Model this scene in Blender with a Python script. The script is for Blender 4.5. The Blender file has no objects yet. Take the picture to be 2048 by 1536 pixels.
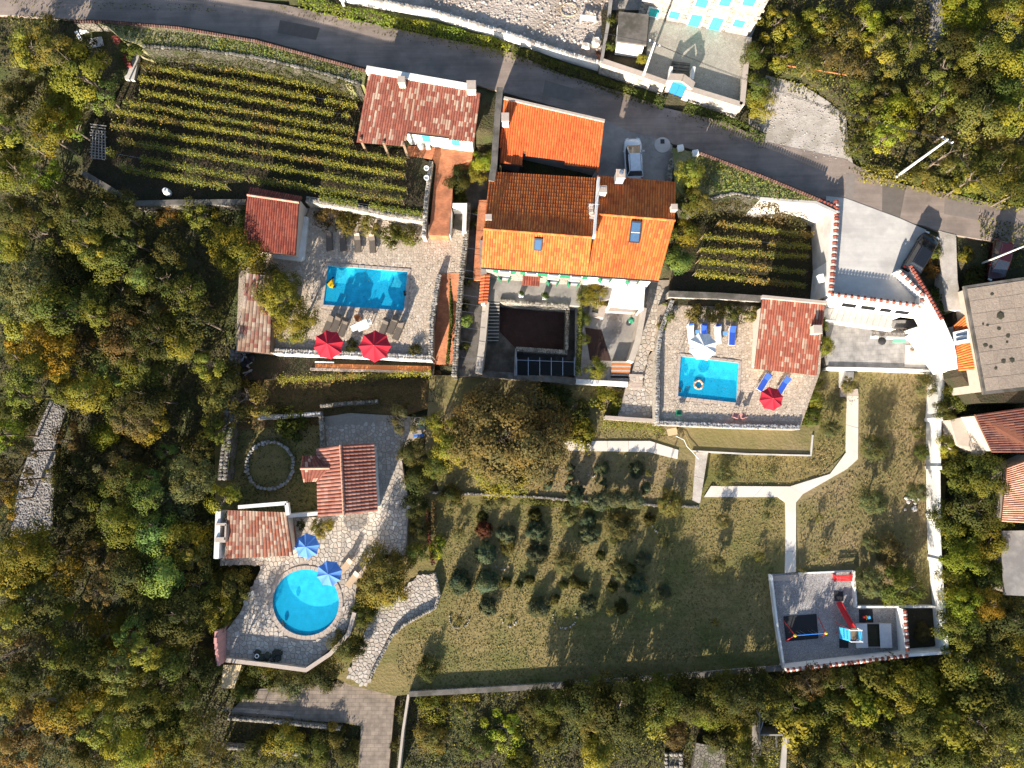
import bpy, math, random
import numpy as np
from mathutils import Vector, Matrix
from mathutils.geometry import tessellate_polygon
random.seed(7); RNG = np.random.default_rng(7)
scene = bpy.context.scene
R = math.radians
# ---------------------------------------------------------------- camera, light, exposure
CAM_H = 74.0; TILT = math.atan(142/1405.0); FPX = 1405.0
cam_d = bpy.data.cameras.new('camera'); cam = bpy.data.objects.new('camera', cam_d)
scene.collection.objects.link(cam)
cam_d.sensor_width = 36; cam_d.lens = 36*FPX/2048
cam_d.clip_start = 1; cam_d.clip_end = 3000
cam.location = (0, 0, CAM_H); cam.rotation_euler = (TILT, 0, 0)
scene.camera = cam
SUN_EL = R(17.5); SX, SY = -0.36, -0.933          # horizontal direction towards the sun
world = bpy.data.worlds.new('World'); scene.world = world; world.use_nodes = True
wn = world.node_tree; wn.nodes.clear()
sky = wn.nodes.new('ShaderNodeTexSky'); sky.sky_type = 'NISHITA'; sky.sun_disc = False
sky.ozone_density = 1.6; sky.sun_elevation = SUN_EL; sky.sun_rotation = math.atan2(SX, SY)
bg = wn.nodes.new('ShaderNodeBackground'); bg.inputs[1].default_value = 0.084
wo = wn.nodes.new('ShaderNodeOutputWorld')
wn.links.new(sky.outputs[0], bg.inputs[0]); wn.links.new(bg.outputs[0], wo.inputs[0])
sd = bpy.data.lights.new('sun', 'SUN'); sd.energy = 5.0; sd.angle = R(0.5); sd.color = (1.0, 0.915, 0.79)
sun = bpy.data.objects.new('sun', sd); scene.collection.objects.link(sun)
sun.location = (-60, -120, 60)
ldir = Vector((-SX*math.cos(SUN_EL), -SY*math.cos(SUN_EL), -math.sin(SUN_EL)))
sun.rotation_euler = ldir.to_track_quat('-Z', 'Y').to_euler()
scene.view_settings.view_transform = 'Standard'; scene.view_settings.look = 'None'
scene.view_settings.gamma = 1.0; scene.view_settings.use_curve_mapping = False
scene.view_settings.exposure = 1.62
scene.cycles.max_bounces = 6; scene.cycles.diffuse_bounces = 2; scene.cycles.transparent_max_bounces = 8

# ---------------------------------------------------------------- helpers
COL = scene.collection
_WL = {}
ST, CT = math.sin(TILT), math.cos(TILT)
def ray(px, py):
    dx, dy = px-1024.0, 768.0-py
    return Vector((dx, dy*CT + FPX*ST, dy*ST - FPX*CT))
def W(px, py, z=0.0):
    """the place at height z that the photograph shows at pixel px, py (survey of the site)"""
    d = ray(px, py); t = (z-CAM_H)/d.z
    return Vector((d.x*t, d.y*t, z))
def on_plane(px, py, p, n):
    d = ray(px, py); o = Vector((0, 0, CAM_H)); t = (p-o).dot(n)/d.dot(n)
    return o + d*t
def mpp(z): return (CAM_H-z)/FPX
def setp(o, label=None, cat=None, group=None, kind=None):
    if label: o['label'] = label
    if cat: o['category'] = cat
    if group: o['group'] = group
    if kind: o['kind'] = kind
    return o
def thing(name, label, cat, loc=(0, 0, 0), group=None, rz=0.0):
    o = bpy.data.objects.new(name, None); COL.objects.link(o)
    o.empty_display_size = 0.3; o.location = loc; o.rotation_euler = (0, 0, rz)
    setp(o, label, cat, group); _WL[o.name] = Vector(loc); return o
def link(name, me, parent=None):
    o = bpy.data.objects.new(name, me); COL.objects.link(o)
    if parent: o.parent = parent
    _WL[o.name] = _WL[parent.name].copy() if parent else Vector((0, 0, 0))
    return o
def vr(c, a=0.12):
    k = 1 + random.uniform(-a, a); return (c[0]*k, c[1]*k, c[2]*k)
class MB:
    def __init__(s): s.v = []; s.f = []; s.c = []; s.m = []
    def add(s, vs, fs, c=(1, 1, 1), mi=0):
        n = len(s.v); s.v += [tuple(p) for p in vs]
        for q in fs: s.f.append([i+n for i in q]); s.c.append(c); s.m.append(mi)
    def box(s, ctr, size, rz=0.0, c=(1, 1, 1), mi=0, taper=1.0, rx=0.0, ry=0.0):
        M = Matrix.Rotation(rz, 3, 'Z') @ Matrix.Rotation(ry, 3, 'Y') @ Matrix.Rotation(rx, 3, 'X')
        vs = []
        for sz in (-1, 1):
            k = taper if sz > 0 else 1.0
            for sx, sy in ((-1, -1), (1, -1), (1, 1), (-1, 1)):
                vs.append(Vector(ctr) + M @ Vector((sx*size[0]/2*k, sy*size[1]/2*k, sz*size[2]/2)))
        s.add(vs, [(3, 2, 1, 0), (4, 5, 6, 7), (0, 1, 5, 4), (1, 2, 6, 5), (2, 3, 7, 6), (3, 0, 4, 7)], c, mi)
    def bar(s, a, b, w, h, c=(1, 1, 1), mi=0):
        a = Vector(a); b = Vector(b); d = b-a; L = d.length
        if L < 1e-5: return
        s.box((a+b)/2, (L, w, h), math.atan2(d.y, d.x), c, mi, ry=-math.asin(max(-1, min(1, d.z/L))))
    def tube(s, a, b, r0, r1=None, n=6, c=(1, 1, 1), mi=0, caps=True):
        r1 = r0 if r1 is None else r1; a = Vector(a); b = Vector(b); d = (b-a)
        if d.length < 1e-6: return
        d.normalize()
        u = d.orthogonal().normalized(); w = d.cross(u); vs = []
        for p, r in ((a, r0), (b, r1)):
            for i in range(n):
                t = 2*math.pi*i/n; vs.append(p + u*(r*math.cos(t)) + w*(r*math.sin(t)))
        fs = [(i, (i+1) % n, n+(i+1) % n, n+i) for i in range(n)]
        if caps: fs += [tuple(range(n-1, -1, -1)), tuple(range(n, 2*n))]
        s.add(vs, fs, c, mi)
    def path(s, pts, r, n=5, c=(1, 1, 1), mi=0):
        for a, b in zip(pts[:-1], pts[1:]): s.tube(a, b, r, r, n, c, mi)
    def lathe(s, ctr, prof, n=12, c=(1, 1, 1), mi=0, M=None):
        vs = []; fs = []
        for r, z in prof:
            for i in range(n):
                t = 2*math.pi*i/n; q = Vector((r*math.cos(t), r*math.sin(t), z))
                if M: q = M @ q
                vs.append(Vector(ctr)+q)
        for k in range(len(prof)-1):
            for i in range(n):
                j = (i+1) % n; fs.append((k*n+i, k*n+j, (k+1)*n+j, (k+1)*n+i))
        if prof[0][0] > 1e-4: fs.append(tuple(range(n-1, -1, -1)))
        if prof[-1][0] > 1e-4: fs.append(tuple((len(prof)-1)*n+i for i in range(n)))
        s.add(vs, fs, c, mi)
    def prism(s, top, depth, holes=(), c=(1, 1, 1), mi=0, zbot=None):
        """top: list of 3-D points (counted either way); goes straight down"""
        loops = [list(map(Vector, top))] + [list(map(Vector, h)) for h in holes]
        a = sum(p.x*q.y-q.x*p.y for p, q in zip(loops[0], loops[0][1:]+loops[0][:1]))
        if a < 0: loops[0].reverse()
        for h in loops[1:]:
            a = sum(p.x*q.y-q.x*p.y for p, q in zip(h, h[1:]+h[:1]))
            if a > 0: h.reverse()
        flat = [p for l in loops for p in l]
        tris = tessellate_polygon([[Vector((p.x, p.y, 0)) for p in l] for l in loops])
        fs = []
        for t in tris:
            p, q, r_ = (flat[i] for i in t)
            if (q.x-p.x)*(r_.y-p.y)-(q.y-p.y)*(r_.x-p.x) < 0: t = (t[0], t[2], t[1])
            fs.append(tuple(t))
        n = len(flat); vs = flat + [Vector((p.x, p.y, (zbot if zbot is not None else p.z-depth))) for p in flat]
        fs += [(t[2]+n, t[1]+n, t[0]+n) for t in tris and [f for f in fs]]
        k = 0
        for l in loops:
            m = len(l)
            for i in range(m):
                j = (i+1) % m; fs.append((k+j, k+i, k+i+n, k+j+n))
            k += m
        s.add(vs, fs, c, mi)
    def build(s, name, mats, parent=None, local=False, smooth=False):
        me = bpy.data.meshes.new(name)
        off = Vector((0, 0, 0)) if (local or parent is None) else _WL[parent.name]
        vs = [(p[0]-off[0], p[1]-off[1], p[2]-off[2]) for p in s.v]
        me.from_pydata(vs, [], s.f)
        if not isinstance(mats, (list, tuple)): mats = [mats]
        for m in mats: me.materials.append(m)
        if s.f:
            if any(s.m): me.polygons.foreach_set('material_index', s.m)
            if any(c != (1, 1, 1) for c in s.c):
                at = me.attributes.new('Col', 'FLOAT_COLOR', 'FACE')
                at.data.foreach_set('color', [x for c in s.c for x in (c[0], c[1], c[2], 1)])
            if smooth: me.polygons.foreach_set('use_smooth', [True]*len(s.f))
        me.update()
        return link(name, me, parent)
def copy_tree(o, parent=None):
    c = o.copy(); COL.objects.link(c); c.parent = parent
    for ch in list(o.children): copy_tree(ch, c)
    return c

# ---------------------------------------------------------------- materials
def _nt(name):
    m = bpy.data.materials.new(name); m.use_nodes = True; nt = m.node_tree
    return m, nt, nt.nodes['Principled BSDF'], nt.nodes.new, nt.links.new
def mat(name, c1, c2=None, scale=1.5, c3=None, scale3=0.25, rough=0.9, bump=0.3, bscale=12.0, metal=0.0, bdist=0.05, attr=False, sharp=0.5, local=False, spec=0.3, streak=None):
    m, nt, P, N, L = _nt(name)
    P.inputs['Roughness'].default_value = rough; P.inputs['Metallic'].default_value = metal
    P.inputs['Specular IOR Level'].default_value = spec
    if local: co = N('ShaderNodeTexCoord').outputs['Object']
    else: co = N('ShaderNodeNewGeometry').outputs['Position']
    cur = None
    c2 = c2 or tuple(x*0.8 for x in c1)
    n1 = N('ShaderNodeTexNoise'); n1.inputs['Scale'].default_value = scale; n1.inputs['Detail'].default_value = 8; n1.inputs['Roughness'].default_value = 0.65
    L(co, n1.inputs['Vector'])
    r1 = N('ShaderNodeValToRGB'); r1.color_ramp.elements[0].position = 0.5-0.25*sharp-0.03; r1.color_ramp.elements[1].position = 0.5+0.25*sharp
    r1.color_ramp.elements[0].color = (*c1, 1); r1.color_ramp.elements[1].color = (*c2, 1)
    L(n1.outputs[0], r1.inputs[0]); cur = r1.outputs[0]
    if c3:
        n3 = N('ShaderNodeTexNoise'); n3.inputs['Scale'].default_value = scale3; n3.inputs['Detail'].default_value = 6; n3.inputs['Roughness'].default_value = 0.6
        L(co, n3.inputs['Vector'])
        mr = N('ShaderNodeMapRange'); mr.inputs[1].default_value = 0.45; mr.inputs[2].default_value = 0.62; L(n3.outputs[0], mr.inputs[0])
        mx = N('ShaderNodeMixRGB'); L(mr.outputs[0], mx.inputs[0]); L(cur, mx.inputs[1]); mx.inputs[2].default_value = (*c3, 1); cur = mx.outputs[0]
    if streak:                                   # wear running along one direction: angle, strength
        mp = N('ShaderNodeMapping'); mp.inputs['Rotation'].default_value[2] = streak[0]; mp.inputs['Scale'].default_value = (0.07, 1.3, 1); L(co, mp.inputs[0])
        ns = N('ShaderNodeTexNoise'); ns.inputs['Scale'].default_value = 1.0; ns.inputs['Detail'].default_value = 7; ns.inputs['Roughness'].default_value = 0.7; L(mp.outputs[0], ns.inputs['Vector'])
        ms = N('ShaderNodeMapRange'); ms.inputs[1].default_value = 0.3; ms.inputs[2].default_value = 0.7; ms.inputs[3].default_value = 1-streak[1]; ms.inputs[4].default_value = 1+streak[1]; L(ns.outputs[0], ms.inputs[0])
        mx = N('ShaderNodeMixRGB'); mx.blend_type = 'MULTIPLY'; mx.inputs[0].default_value = 1; L(cur, mx.inputs[1]); L(ms.outputs[0], mx.inputs[2]); cur = mx.outputs[0]
    if attr:
        at = N('ShaderNodeAttribute'); at.attribute_name = 'Col'
        mx = N('ShaderNodeMixRGB'); mx.blend_type = 'MULTIPLY'; mx.inputs[0].default_value = 1; L(cur, mx.inputs[1]); L(at.outputs['Color'], mx.inputs[2]); cur = mx.outputs[0]
    L(cur, P.inputs['Base Color'])
    if bump:
        nb = N('ShaderNodeTexNoise'); nb.inputs['Scale'].default_value = bscale; nb.inputs['Detail'].default_value = 6
        L(co, nb.inputs['Vector']); b = N('ShaderNodeBump'); b.inputs['Strength'].default_value = bump; b.inputs['Distance'].default_value = bdist
        L(nb.outputs[0], b.inputs['Height']); L(b.outputs[0], P.inputs['Normal'])
    return m
def stone_mat(name, c1, c2, scale=4.0, joint=(0.12, 0.1, 0.08), jw=0.06, bump=0.6, moss=None):
    m, nt, P, N, L = _nt(name); P.inputs['Roughness'].default_value = 0.95; P.inputs['Specular IOR Level'].default_value = 0.15
    g = N('ShaderNodeNewGeometry')
    nz = N('ShaderNodeTexNoise'); nz.inputs['Scale'].default_value = scale*0.7; L(g.outputs['Position'], nz.inputs['Vector'])
    va = N('ShaderNodeMixRGB'); va.inputs[0].default_value = 0.12; L(g.outputs['Position'], va.inputs[1]); L(nz.outputs['Color'], va.inputs[2])
    v = N('ShaderNodeTexVoronoi'); v.inputs['Scale'].default_value = scale; L(va.outputs[0], v.inputs['Vector'])
    e = N('ShaderNodeTexVoronoi'); e.feature = 'DISTANCE_TO_EDGE'; e.inputs['Scale'].default_value = scale; L(va.outputs[0], e.inputs['Vector'])
    sp = N('ShaderNodeSeparateColor'); L(v.outputs['Color'], sp.inputs[0])
    mx = N('ShaderNodeMixRGB'); L(sp.outputs[0], mx.inputs[0]); mx.inputs[1].default_value = (*c1, 1); mx.inputs[2].default_value = (*c2, 1)
    mr = N('ShaderNodeMapRange'); mr.inputs[1].default_value = jw*0.4; mr.inputs[2].default_value = jw; L(e.outputs['Distance'], mr.inputs[0])
    m2 = N('ShaderNodeMixRGB'); L(mr.outputs[0], m2.inputs[0]); m2.inputs[1].default_value = (*joint, 1); L(mx.outputs[0], m2.inputs[2])
    cur = m2.outputs[0]
    n2 = N('ShaderNodeTexNoise'); n2.inputs['Scale'].default_value = 0.6; n2.inputs['Detail'].default_value = 8; L(g.outputs['Position'], n2.inputs['Vector'])
    m3 = N('ShaderNodeMixRGB'); m3.blend_type = 'MULTIPLY'; r = N('ShaderNodeMapRange'); r.inputs[3].default_value = 0.6; r.inputs[4].default_value = 1.25
    L(n2.outputs[0], r.inputs[0]); m3.inputs[0].default_value = 1; L(cur, m3.inputs[1]); L(r.outputs[0], m3.inputs[2]); cur = m3.outputs[0]
    if moss:
        r4 = N('ShaderNodeMapRange'); r4.inputs[1].default_value = 0.5; r4.inputs[2].default_value = 0.62; L(n2.outputs[0], r4.inputs[0])
        m4 = N('ShaderNodeMixRGB'); L(r4.outputs[0], m4.inputs[0]); L(cur, m4.inputs[1]); m4.inputs[2].default_value = (*moss, 1); cur = m4.outputs[0]
    L(cur, P.inputs['Base Color'])
    b = N('ShaderNodeBump'); b.inputs['Strength'].default_value = bump; b.inputs['Distance'].default_value = 0.06
    L(mr.outputs[0], b.inputs['Height']); L(b.outputs[0], P.inputs['Normal'])
    return m
def brick_mat(name, c1, c2, joint, w=0.25, h=0.12, rot=0.0, dirt=None):
    m, nt, P, N, L = _nt(name); P.inputs['Roughness'].default_value = 0.9
    g = N('ShaderNodeNewGeometry'); mp = N('ShaderNodeMapping'); mp.inputs['Rotation'].default_value[2] = rot; L(g.outputs['Position'], mp.inputs[0])
    b = N('ShaderNodeTexBrick'); L(mp.outputs[0], b.inputs['Vector']); b.inputs['Scale'].default_value = 1
    b.inputs['Brick Width'].default_value = w; b.inputs['Row Height'].default_value = h; b.inputs['Mortar Size'].default_value = 0.012
    b.inputs['Color1'].default_value = (*c1, 1); b.inputs['Color2'].default_value = (*c2, 1); b.inputs['Mortar'].default_value = (*joint, 1)
    n2 = N('ShaderNodeTexNoise'); n2.inputs['Scale'].default_value = 1.3; n2.inputs['Detail'].default_value = 8; L(g.outputs['Position'], n2.inputs['Vector'])
    r = N('ShaderNodeMapRange'); r.inputs[1].default_value = 0.3; r.inputs[2].default_value = 0.7; r.inputs[3].default_value = 0.65; r.inputs[4].default_value = 1.2; L(n2.outputs[0], r.inputs[0])
    m3 = N('ShaderNodeMixRGB'); m3.blend_type = 'MULTIPLY'; m3.inputs[0].default_value = 1; L(b.outputs[0], m3.inputs[1]); L(r.outputs[0], m3.inputs[2])
    L(m3.outputs[0], P.inputs['Base Color'])
    bp = N('ShaderNodeBump'); bp.inputs['Strength'].default_value = 0.4; bp.inputs['Distance'].default_value = 0.02; bp.invert = True
    L(b.outputs['Fac'], bp.inputs['Height']); L(bp.outputs[0], P.inputs['Normal'])
    return m
def leaf_mat(name, trans=0.3):
    m = bpy.data.materials.new(name); m.use_nodes = True; nt = m.node_tree; nt.nodes.clear(); N = nt.nodes.new; L = nt.links.new
    at = N('ShaderNodeAttribute'); at.attribute_name = 'Col'; oi = N('ShaderNodeObjectInfo')
    mx = N('ShaderNodeMixRGB'); mx.blend_type = 'MULTIPLY'; mx.inputs[0].default_value = 1; L(at.outputs['Color'], mx.inputs[1]); L(oi.outputs['Color'], mx.inputs[2])
    d = N('ShaderNodeBsdfPrincipled'); d.inputs['Roughness'].default_value = 0.75; d.inputs['Specular IOR Level'].default_value = 0.06
    t = N('ShaderNodeBsdfTranslucent'); ms = N('ShaderNodeMixShader'); ms.inputs[0].default_value = trans; o = N('ShaderNodeOutputMaterial')
    L(mx.outputs[0], d.inputs['Base Color']); L(mx.outputs[0], t.inputs[0]); L(d.outputs[0], ms.inputs[1]); L(t.outputs[0], ms.inputs[2]); L(ms.outputs[0], o.inputs[0])
    return m
def plain(name, c, rough=0.6, metal=0.0, spec=0.4, bump=0.0):
    return mat(name, c, tuple(x*0.86 for x in c), scale=3, rough=rough, metal=metal, bump=bump or 0.05, bscale=25, bdist=0.01, local=True, spec=spec)
M = {}
M['leaf'] = leaf_mat('leaf', 0.28); M['bark'] = mat('bark', (0.12, 0.085, 0.06), (0.2, 0.16, 0.12), 8, local=True, bump=0.6)
M['asphalt'] = mat('asphalt', (0.24, 0.185, 0.15), (0.3, 0.235, 0.195), 0.7, c3=(0.19, 0.15, 0.125), scale3=0.3, bump=0.5, bscale=30, sharp=0.9, streak=(0.22, 0.22))
M['forest_floor'] = mat('forest_floor', (0.035, 0.032, 0.014), (0.075, 0.06, 0.028), 1.2, c3=(0.045, 0.055, 0.014), scale3=0.3, bump=0.8, bscale=6, bdist=0.2)
M['lawn'] = mat('lawn', (0.17, 0.132, 0.045), (0.22, 0.165, 0.066), 0.9, c3=(0.115, 0.112, 0.03), scale3=0.16, bump=0.6, bscale=4, bdist=0.1, sharp=0.8, streak=(0.5, 0.18))
M['dry_lawn'] = mat('dry_lawn', (0.2, 0.155, 0.065), (0.14, 0.125, 0.042), 1.1, c3=(0.24, 0.175, 0.09), scale3=0.2, bump=0.55, bscale=4, bdist=0.1, sharp=0.8)
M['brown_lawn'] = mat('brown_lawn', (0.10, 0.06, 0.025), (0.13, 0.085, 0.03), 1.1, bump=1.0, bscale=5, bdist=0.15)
M['soil'] = mat('soil', (0.05, 0.034, 0.02), (0.034, 0.028, 0.014), 1.6, c3=(0.03, 0.03, 0.012), scale3=0.4, bump=1.0, bscale=5, bdist=0.12)
M['verge'] = mat('verge', (0.13, 0.15, 0.04), (0.19, 0.18, 0.07), 1.4, c3=(0.27, 0.23, 0.14), scale3=0.4, bump=1.0, bscale=8, bdist=0.12)
M['deck'] = stone_mat('deck_paving', (0.4, 0.32, 0.25), (0.48, 0.39, 0.31), 5.0, (0.2, 0.155, 0.12), 0.05, 0.35)
M['crazy'] = mat('paving_stone', (0.92, 0.92, 0.92), (0.7, 0.7, 0.7), 3, attr=True, bump=0.3)
M['grout'] = mat('grout', (0.36, 0.3, 0.24), (0.29, 0.24, 0.19), 4)
M['orange_brick'] = brick_mat('orange_brick', (0.5, 0.17, 0.07), (0.38, 0.11, 0.045), (0.3, 0.17, 0.1), 0.25, 0.12, 0.1)
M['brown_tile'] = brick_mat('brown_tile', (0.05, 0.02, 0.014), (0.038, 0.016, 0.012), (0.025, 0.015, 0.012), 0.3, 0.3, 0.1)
M['grey_tile'] = brick_mat('grey_tile', (0.29, 0.27, 0.26), (0.33, 0.31, 0.29), (0.22, 0.21, 0.2), 0.5, 0.5, -0.05)
M['block_pave'] = brick_mat('block_pave', (0.26, 0.2, 0.15), (0.2, 0.155, 0.12), (0.11, 0.09, 0.07), 0.8, 0.4, 0.0)
M['concrete'] = mat('concrete', (0.33, 0.3, 0.27), (0.26, 0.24, 0.215), 1.2, c3=(0.2, 0.18, 0.165), scale3=0.5, bump=0.2)
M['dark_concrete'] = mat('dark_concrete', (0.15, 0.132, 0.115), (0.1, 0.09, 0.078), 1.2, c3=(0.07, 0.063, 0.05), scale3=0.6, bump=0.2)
M['pale_concrete'] = mat('pale_concrete', (0.56, 0.52, 0.47), (0.46, 0.43, 0.39), 1.3, c3=(0.4, 0.37, 0.34), scale3=0.35, bump=0.15, streak=(1.1, 0.1), sharp=0.8)
M['path'] = mat('path_concrete', (0.66, 0.6, 0.53), (0.58, 0.52, 0.46), 1.0, c3=(0.6, 0.52, 0.43), scale3=0.3, bump=0.12)
M['white_wall'] = mat('white_wall', (0.78, 0.76, 0.72), (0.7, 0.68, 0.64), 1.2, c3=(0.62, 0.59, 0.54), scale3=0.5, bump=0.12)
M['beige_wall'] = mat('beige_wall', (0.45, 0.38, 0.31), (0.38, 0.32, 0.26), 1.2, bump=0.15)
M['stone'] = stone_mat('rubble_stone', (0.42, 0.38, 0.32), (0.24, 0.21, 0.17), 3.5, (0.09, 0.08, 0.06), 0.07, 0.9)
M['pale_stone'] = stone_mat('pale_stone', (0.5, 0.45, 0.39), (0.38, 0.34, 0.28), 3.2, (0.2, 0.17, 0.135), 0.06, 0.7)
M['shaded_mossy_stone'] = stone_mat('shaded_mossy_stone', (0.1, 0.09, 0.065), (0.06, 0.055, 0.04), 3.0, (0.03, 0.028, 0.02), 0.07, 0.9, moss=(0.04, 0.045, 0.018))  # shade of the bushes put into the dark stone colour, moss patches over it
M['house_stone'] = stone_mat('house_stone', (0.34, 0.31, 0.265), (0.26, 0.235, 0.195), 3.6, (0.14, 0.12, 0.1), 0.06, 0.7)
M['yard'] = stone_mat('yard_paving', (0.4, 0.36, 0.31), (0.34, 0.305, 0.26), 4.5, (0.26, 0.23, 0.19), 0.05, 0.3)
M['dark_stone'] = stone_mat('dark_stone', (0.24, 0.21, 0.17), (0.13, 0.115, 0.09), 3.5, (0.05, 0.045, 0.035), 0.07, 0.9, moss=(0.06, 0.065, 0.025))
M['rock'] = mat('rock', (0.95, 0.95, 0.95), (0.7, 0.7, 0.7), 5, attr=True, bump=0.6, bscale=10)
M['gravel'] = stone_mat('gravel', (0.5, 0.46, 0.44), (0.36, 0.33, 0.31), 9.0, (0.24, 0.22, 0.21), 0.1, 0.8)
M['rubble'] = mat('rubble_ground', (0.5, 0.42, 0.35), (0.36, 0.3, 0.25), 1.5, c3=(0.3, 0.235, 0.18), scale3=0.35, bump=0.9, bscale=5, bdist=0.12)
M['pale_gravel'] = mat('pale_gravel', (0.52, 0.46, 0.4), (0.42, 0.365, 0.31), 2.2, c3=(0.3, 0.26, 0.21), scale3=0.3, bump=0.7, bscale=12)
M['tile'] = mat('clay_tile', (1.0, 1.0, 1.0), (0.76, 0.74, 0.72), 4, c3=(0.8, 0.72, 0.68), scale3=0.35, attr=True, bump=0.15, rough=0.85)
M['under_roof'] = mat('under_roof', (0.16, 0.06, 0.035), bump=0.2)
M['white'] = plain('white_paint', (0.8, 0.8, 0.78)); M['cream'] = plain('cream_plaster', (0.62, 0.52, 0.44), 0.9)
M['black'] = plain('black_rubber', (0.018, 0.018, 0.02), 0.8); M['dark'] = plain('dark_metal', (0.04, 0.04, 0.045), 0.4)
M['steel'] = plain('steel', (0.5, 0.5, 0.52), 0.3, 0.9); M['grey'] = plain('grey_plastic', (0.3, 0.3, 0.3))
M['green_paint'] = plain('green_paint', (0.02, 0.2, 0.1)); M['turquoise'] = plain('turquoise_paint', (0.05, 0.58, 0.55), 0.7)
M['blue_paint'] = plain('blue_paint', (0.02, 0.18, 0.62)); M['light_blue'] = plain('light_blue_plastic', (0.06, 0.42, 0.72), 0.4)
M['red'] = plain('red_plastic', (0.62, 0.03, 0.03), 0.4); M['yellow'] = plain('yellow_vinyl', (0.75, 0.42, 0.01), 0.3)
M['red_cloth'] = plain('red_canvas', (0.5, 0.012, 0.03), 0.85); M['blue_cloth'] = plain('blue_canvas', (0.09, 0.24, 0.62), 0.85)
M['pale_blue_cloth'] = plain('pale_blue_canvas', (0.15, 0.34, 0.62), 0.85)
M['white_cloth'] = plain('white_canvas', (0.78, 0.78, 0.76), 0.85); M['blue_cushion'] = plain('blue_cushion', (0.02, 0.08, 0.45), 0.85)
M['wicker'] = plain('brown_wicker', (0.12, 0.095, 0.075), 0.8); M['beige_cloth'] = plain('beige_canvas', (0.5, 0.36, 0.24), 0.85)
M['wood'] = plain('weathered_wood', (0.2, 0.14, 0.09), 0.85, bump=0.3); M['orange_wood'] = plain('orange_boards', (0.42, 0.15, 0.05), 0.8)
M['pink'] = plain('pink_plaster', (0.55, 0.27, 0.24), 0.9); M['glass'] = plain('window_glass', (0.03, 0.05, 0.08), 0.08, 0.0, 0.9)
M['coping'] = mat('coping_stone', (0.44, 0.36, 0.3), (0.38, 0.31, 0.26), 3, bump=0.15)
M['pool_tile'] = brick_mat('pool_tile', (0.1, 0.72, 0.84), (0.09, 0.69, 0.82), (0.14, 0.76, 0.86), 0.25, 0.25, 0.07)
M['car_white'] = plain('white_car_paint', (0.72, 0.73, 0.75), 0.2, 0.0, 0.6); M['car_black'] = plain('black_car_paint', (0.012, 0.013, 0.016), 0.15, 0.0, 0.7)
M['car_red'] = plain('dark_red_car_paint', (0.03, 0.006, 0.008), 0.2, 0.0, 0.6); M['car_glass'] = plain('car_glass', (0.015, 0.02, 0.03), 0.05, 0.0, 0.9)
M["sky_glass"]=None; M["lamp"] = plain('lamp_lens', (0.6, 0.6, 0.6), 0.1); M['bamboo'] = plain('pale_slats', (0.5, 0.38, 0.22), 0.9)
def water_mat():
    m = bpy.data.materials.new('pool_water'); m.use_nodes = True; nt = m.node_tree; nt.nodes.clear(); N = nt.nodes.new; L = nt.links.new
    t = N('ShaderNodeBsdfTransparent'); t.inputs[0].default_value = (0.72, 0.96, 1.0, 1); g = N('ShaderNodeBsdfGlossy'); g.inputs['Roughness'].default_value = 0.03
    lw = N('ShaderNodeLayerWeight'); lw.inputs[0].default_value = 0.1; ms = N('ShaderNodeMixShader'); o = N('ShaderNodeOutputMaterial'); lwm = N('ShaderNodeMath'); lwm.operation = 'MINIMUM'; lwm.inputs[1].default_value = 0.12
    nz = N('ShaderNodeTexNoise'); nz.inputs['Scale'].default_value = 5; nz.inputs['Detail'].default_value = 3; b = N('ShaderNodeBump'); b.inputs['Strength'].default_value = 0.12; b.inputs['Distance'].default_value = 0.05
    ge = N('ShaderNodeNewGeometry'); L(ge.outputs['Position'], nz.inputs['Vector']); L(nz.outputs[0], b.inputs['Height']); L(b.outputs[0], g.inputs['Normal'])
    L(lw.outputs['Fresnel'], lwm.inputs[0]); L(lwm.outputs[0], ms.inputs[0]); L(t.outputs[0], ms.inputs[1]); L(g.outputs[0], ms.inputs[2]); df = N('ShaderNodeBsdfDiffuse'); df.inputs[0].default_value = (0.02, 0.55, 0.88, 1); m2 = N('ShaderNodeMixShader'); m2.inputs[0].default_value = 0.38; L(ms.outputs[0], m2.inputs[1]); L(df.outputs[0], m2.inputs[2]); L(m2.outputs[0], o.inputs[0]); return m
M['water'] = water_mat()

# ---------------------------------------------------------------- polygons and noise
def inside(x, y, poly):
    r = False; n = len(poly); j = n-1
    for i in range(n):
        xi, yi = poly[i][0], poly[i][1]; xj, yj = poly[j][0], poly[j][1]
        if (yi > y) != (yj > y) and x < (xj-xi)*(y-yi)/(yj-yi)+xi: r = not r
        j = i
    return r
def inside_np(X, Y, poly):
    r = np.zeros(X.shape, bool); n = len(poly); j = n-1
    for i in range(n):
        xi, yi = poly[i][0], poly[i][1]; xj, yj = poly[j][0], poly[j][1]
        if yi != yj:
            c = ((yi > Y) != (yj > Y)) & (X < (xj-xi)*(Y-yi)/(yj-yi)+xi); r ^= c
        j = i
    return r
_tab = RNG.random((64, 64))
def vnoise(X, Y, s=1.0, seed=0):
    X = np.asarray(X)*s + 17.3*seed + 1000; Y = np.asarray(Y)*s + 5.7*seed + 1000
    xi = np.floor(X).astype(int); yi = np.floor(Y).astype(int); fx = X-xi; fy = Y-yi
    fx = fx*fx*(3-2*fx); fy = fy*fy*(3-2*fy)
    g = lambda a, b: _tab[a % 64, b % 64]
    return (g(xi, yi)*(1-fx)+g(xi+1, yi)*fx)*(1-fy) + (g(xi, yi+1)*(1-fx)+g(xi+1, yi+1)*fx)*fy
ZONES = []          # (world polygon, z)
def WP(pts, z): return [W(x, y, z) for x, y in pts]
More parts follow.
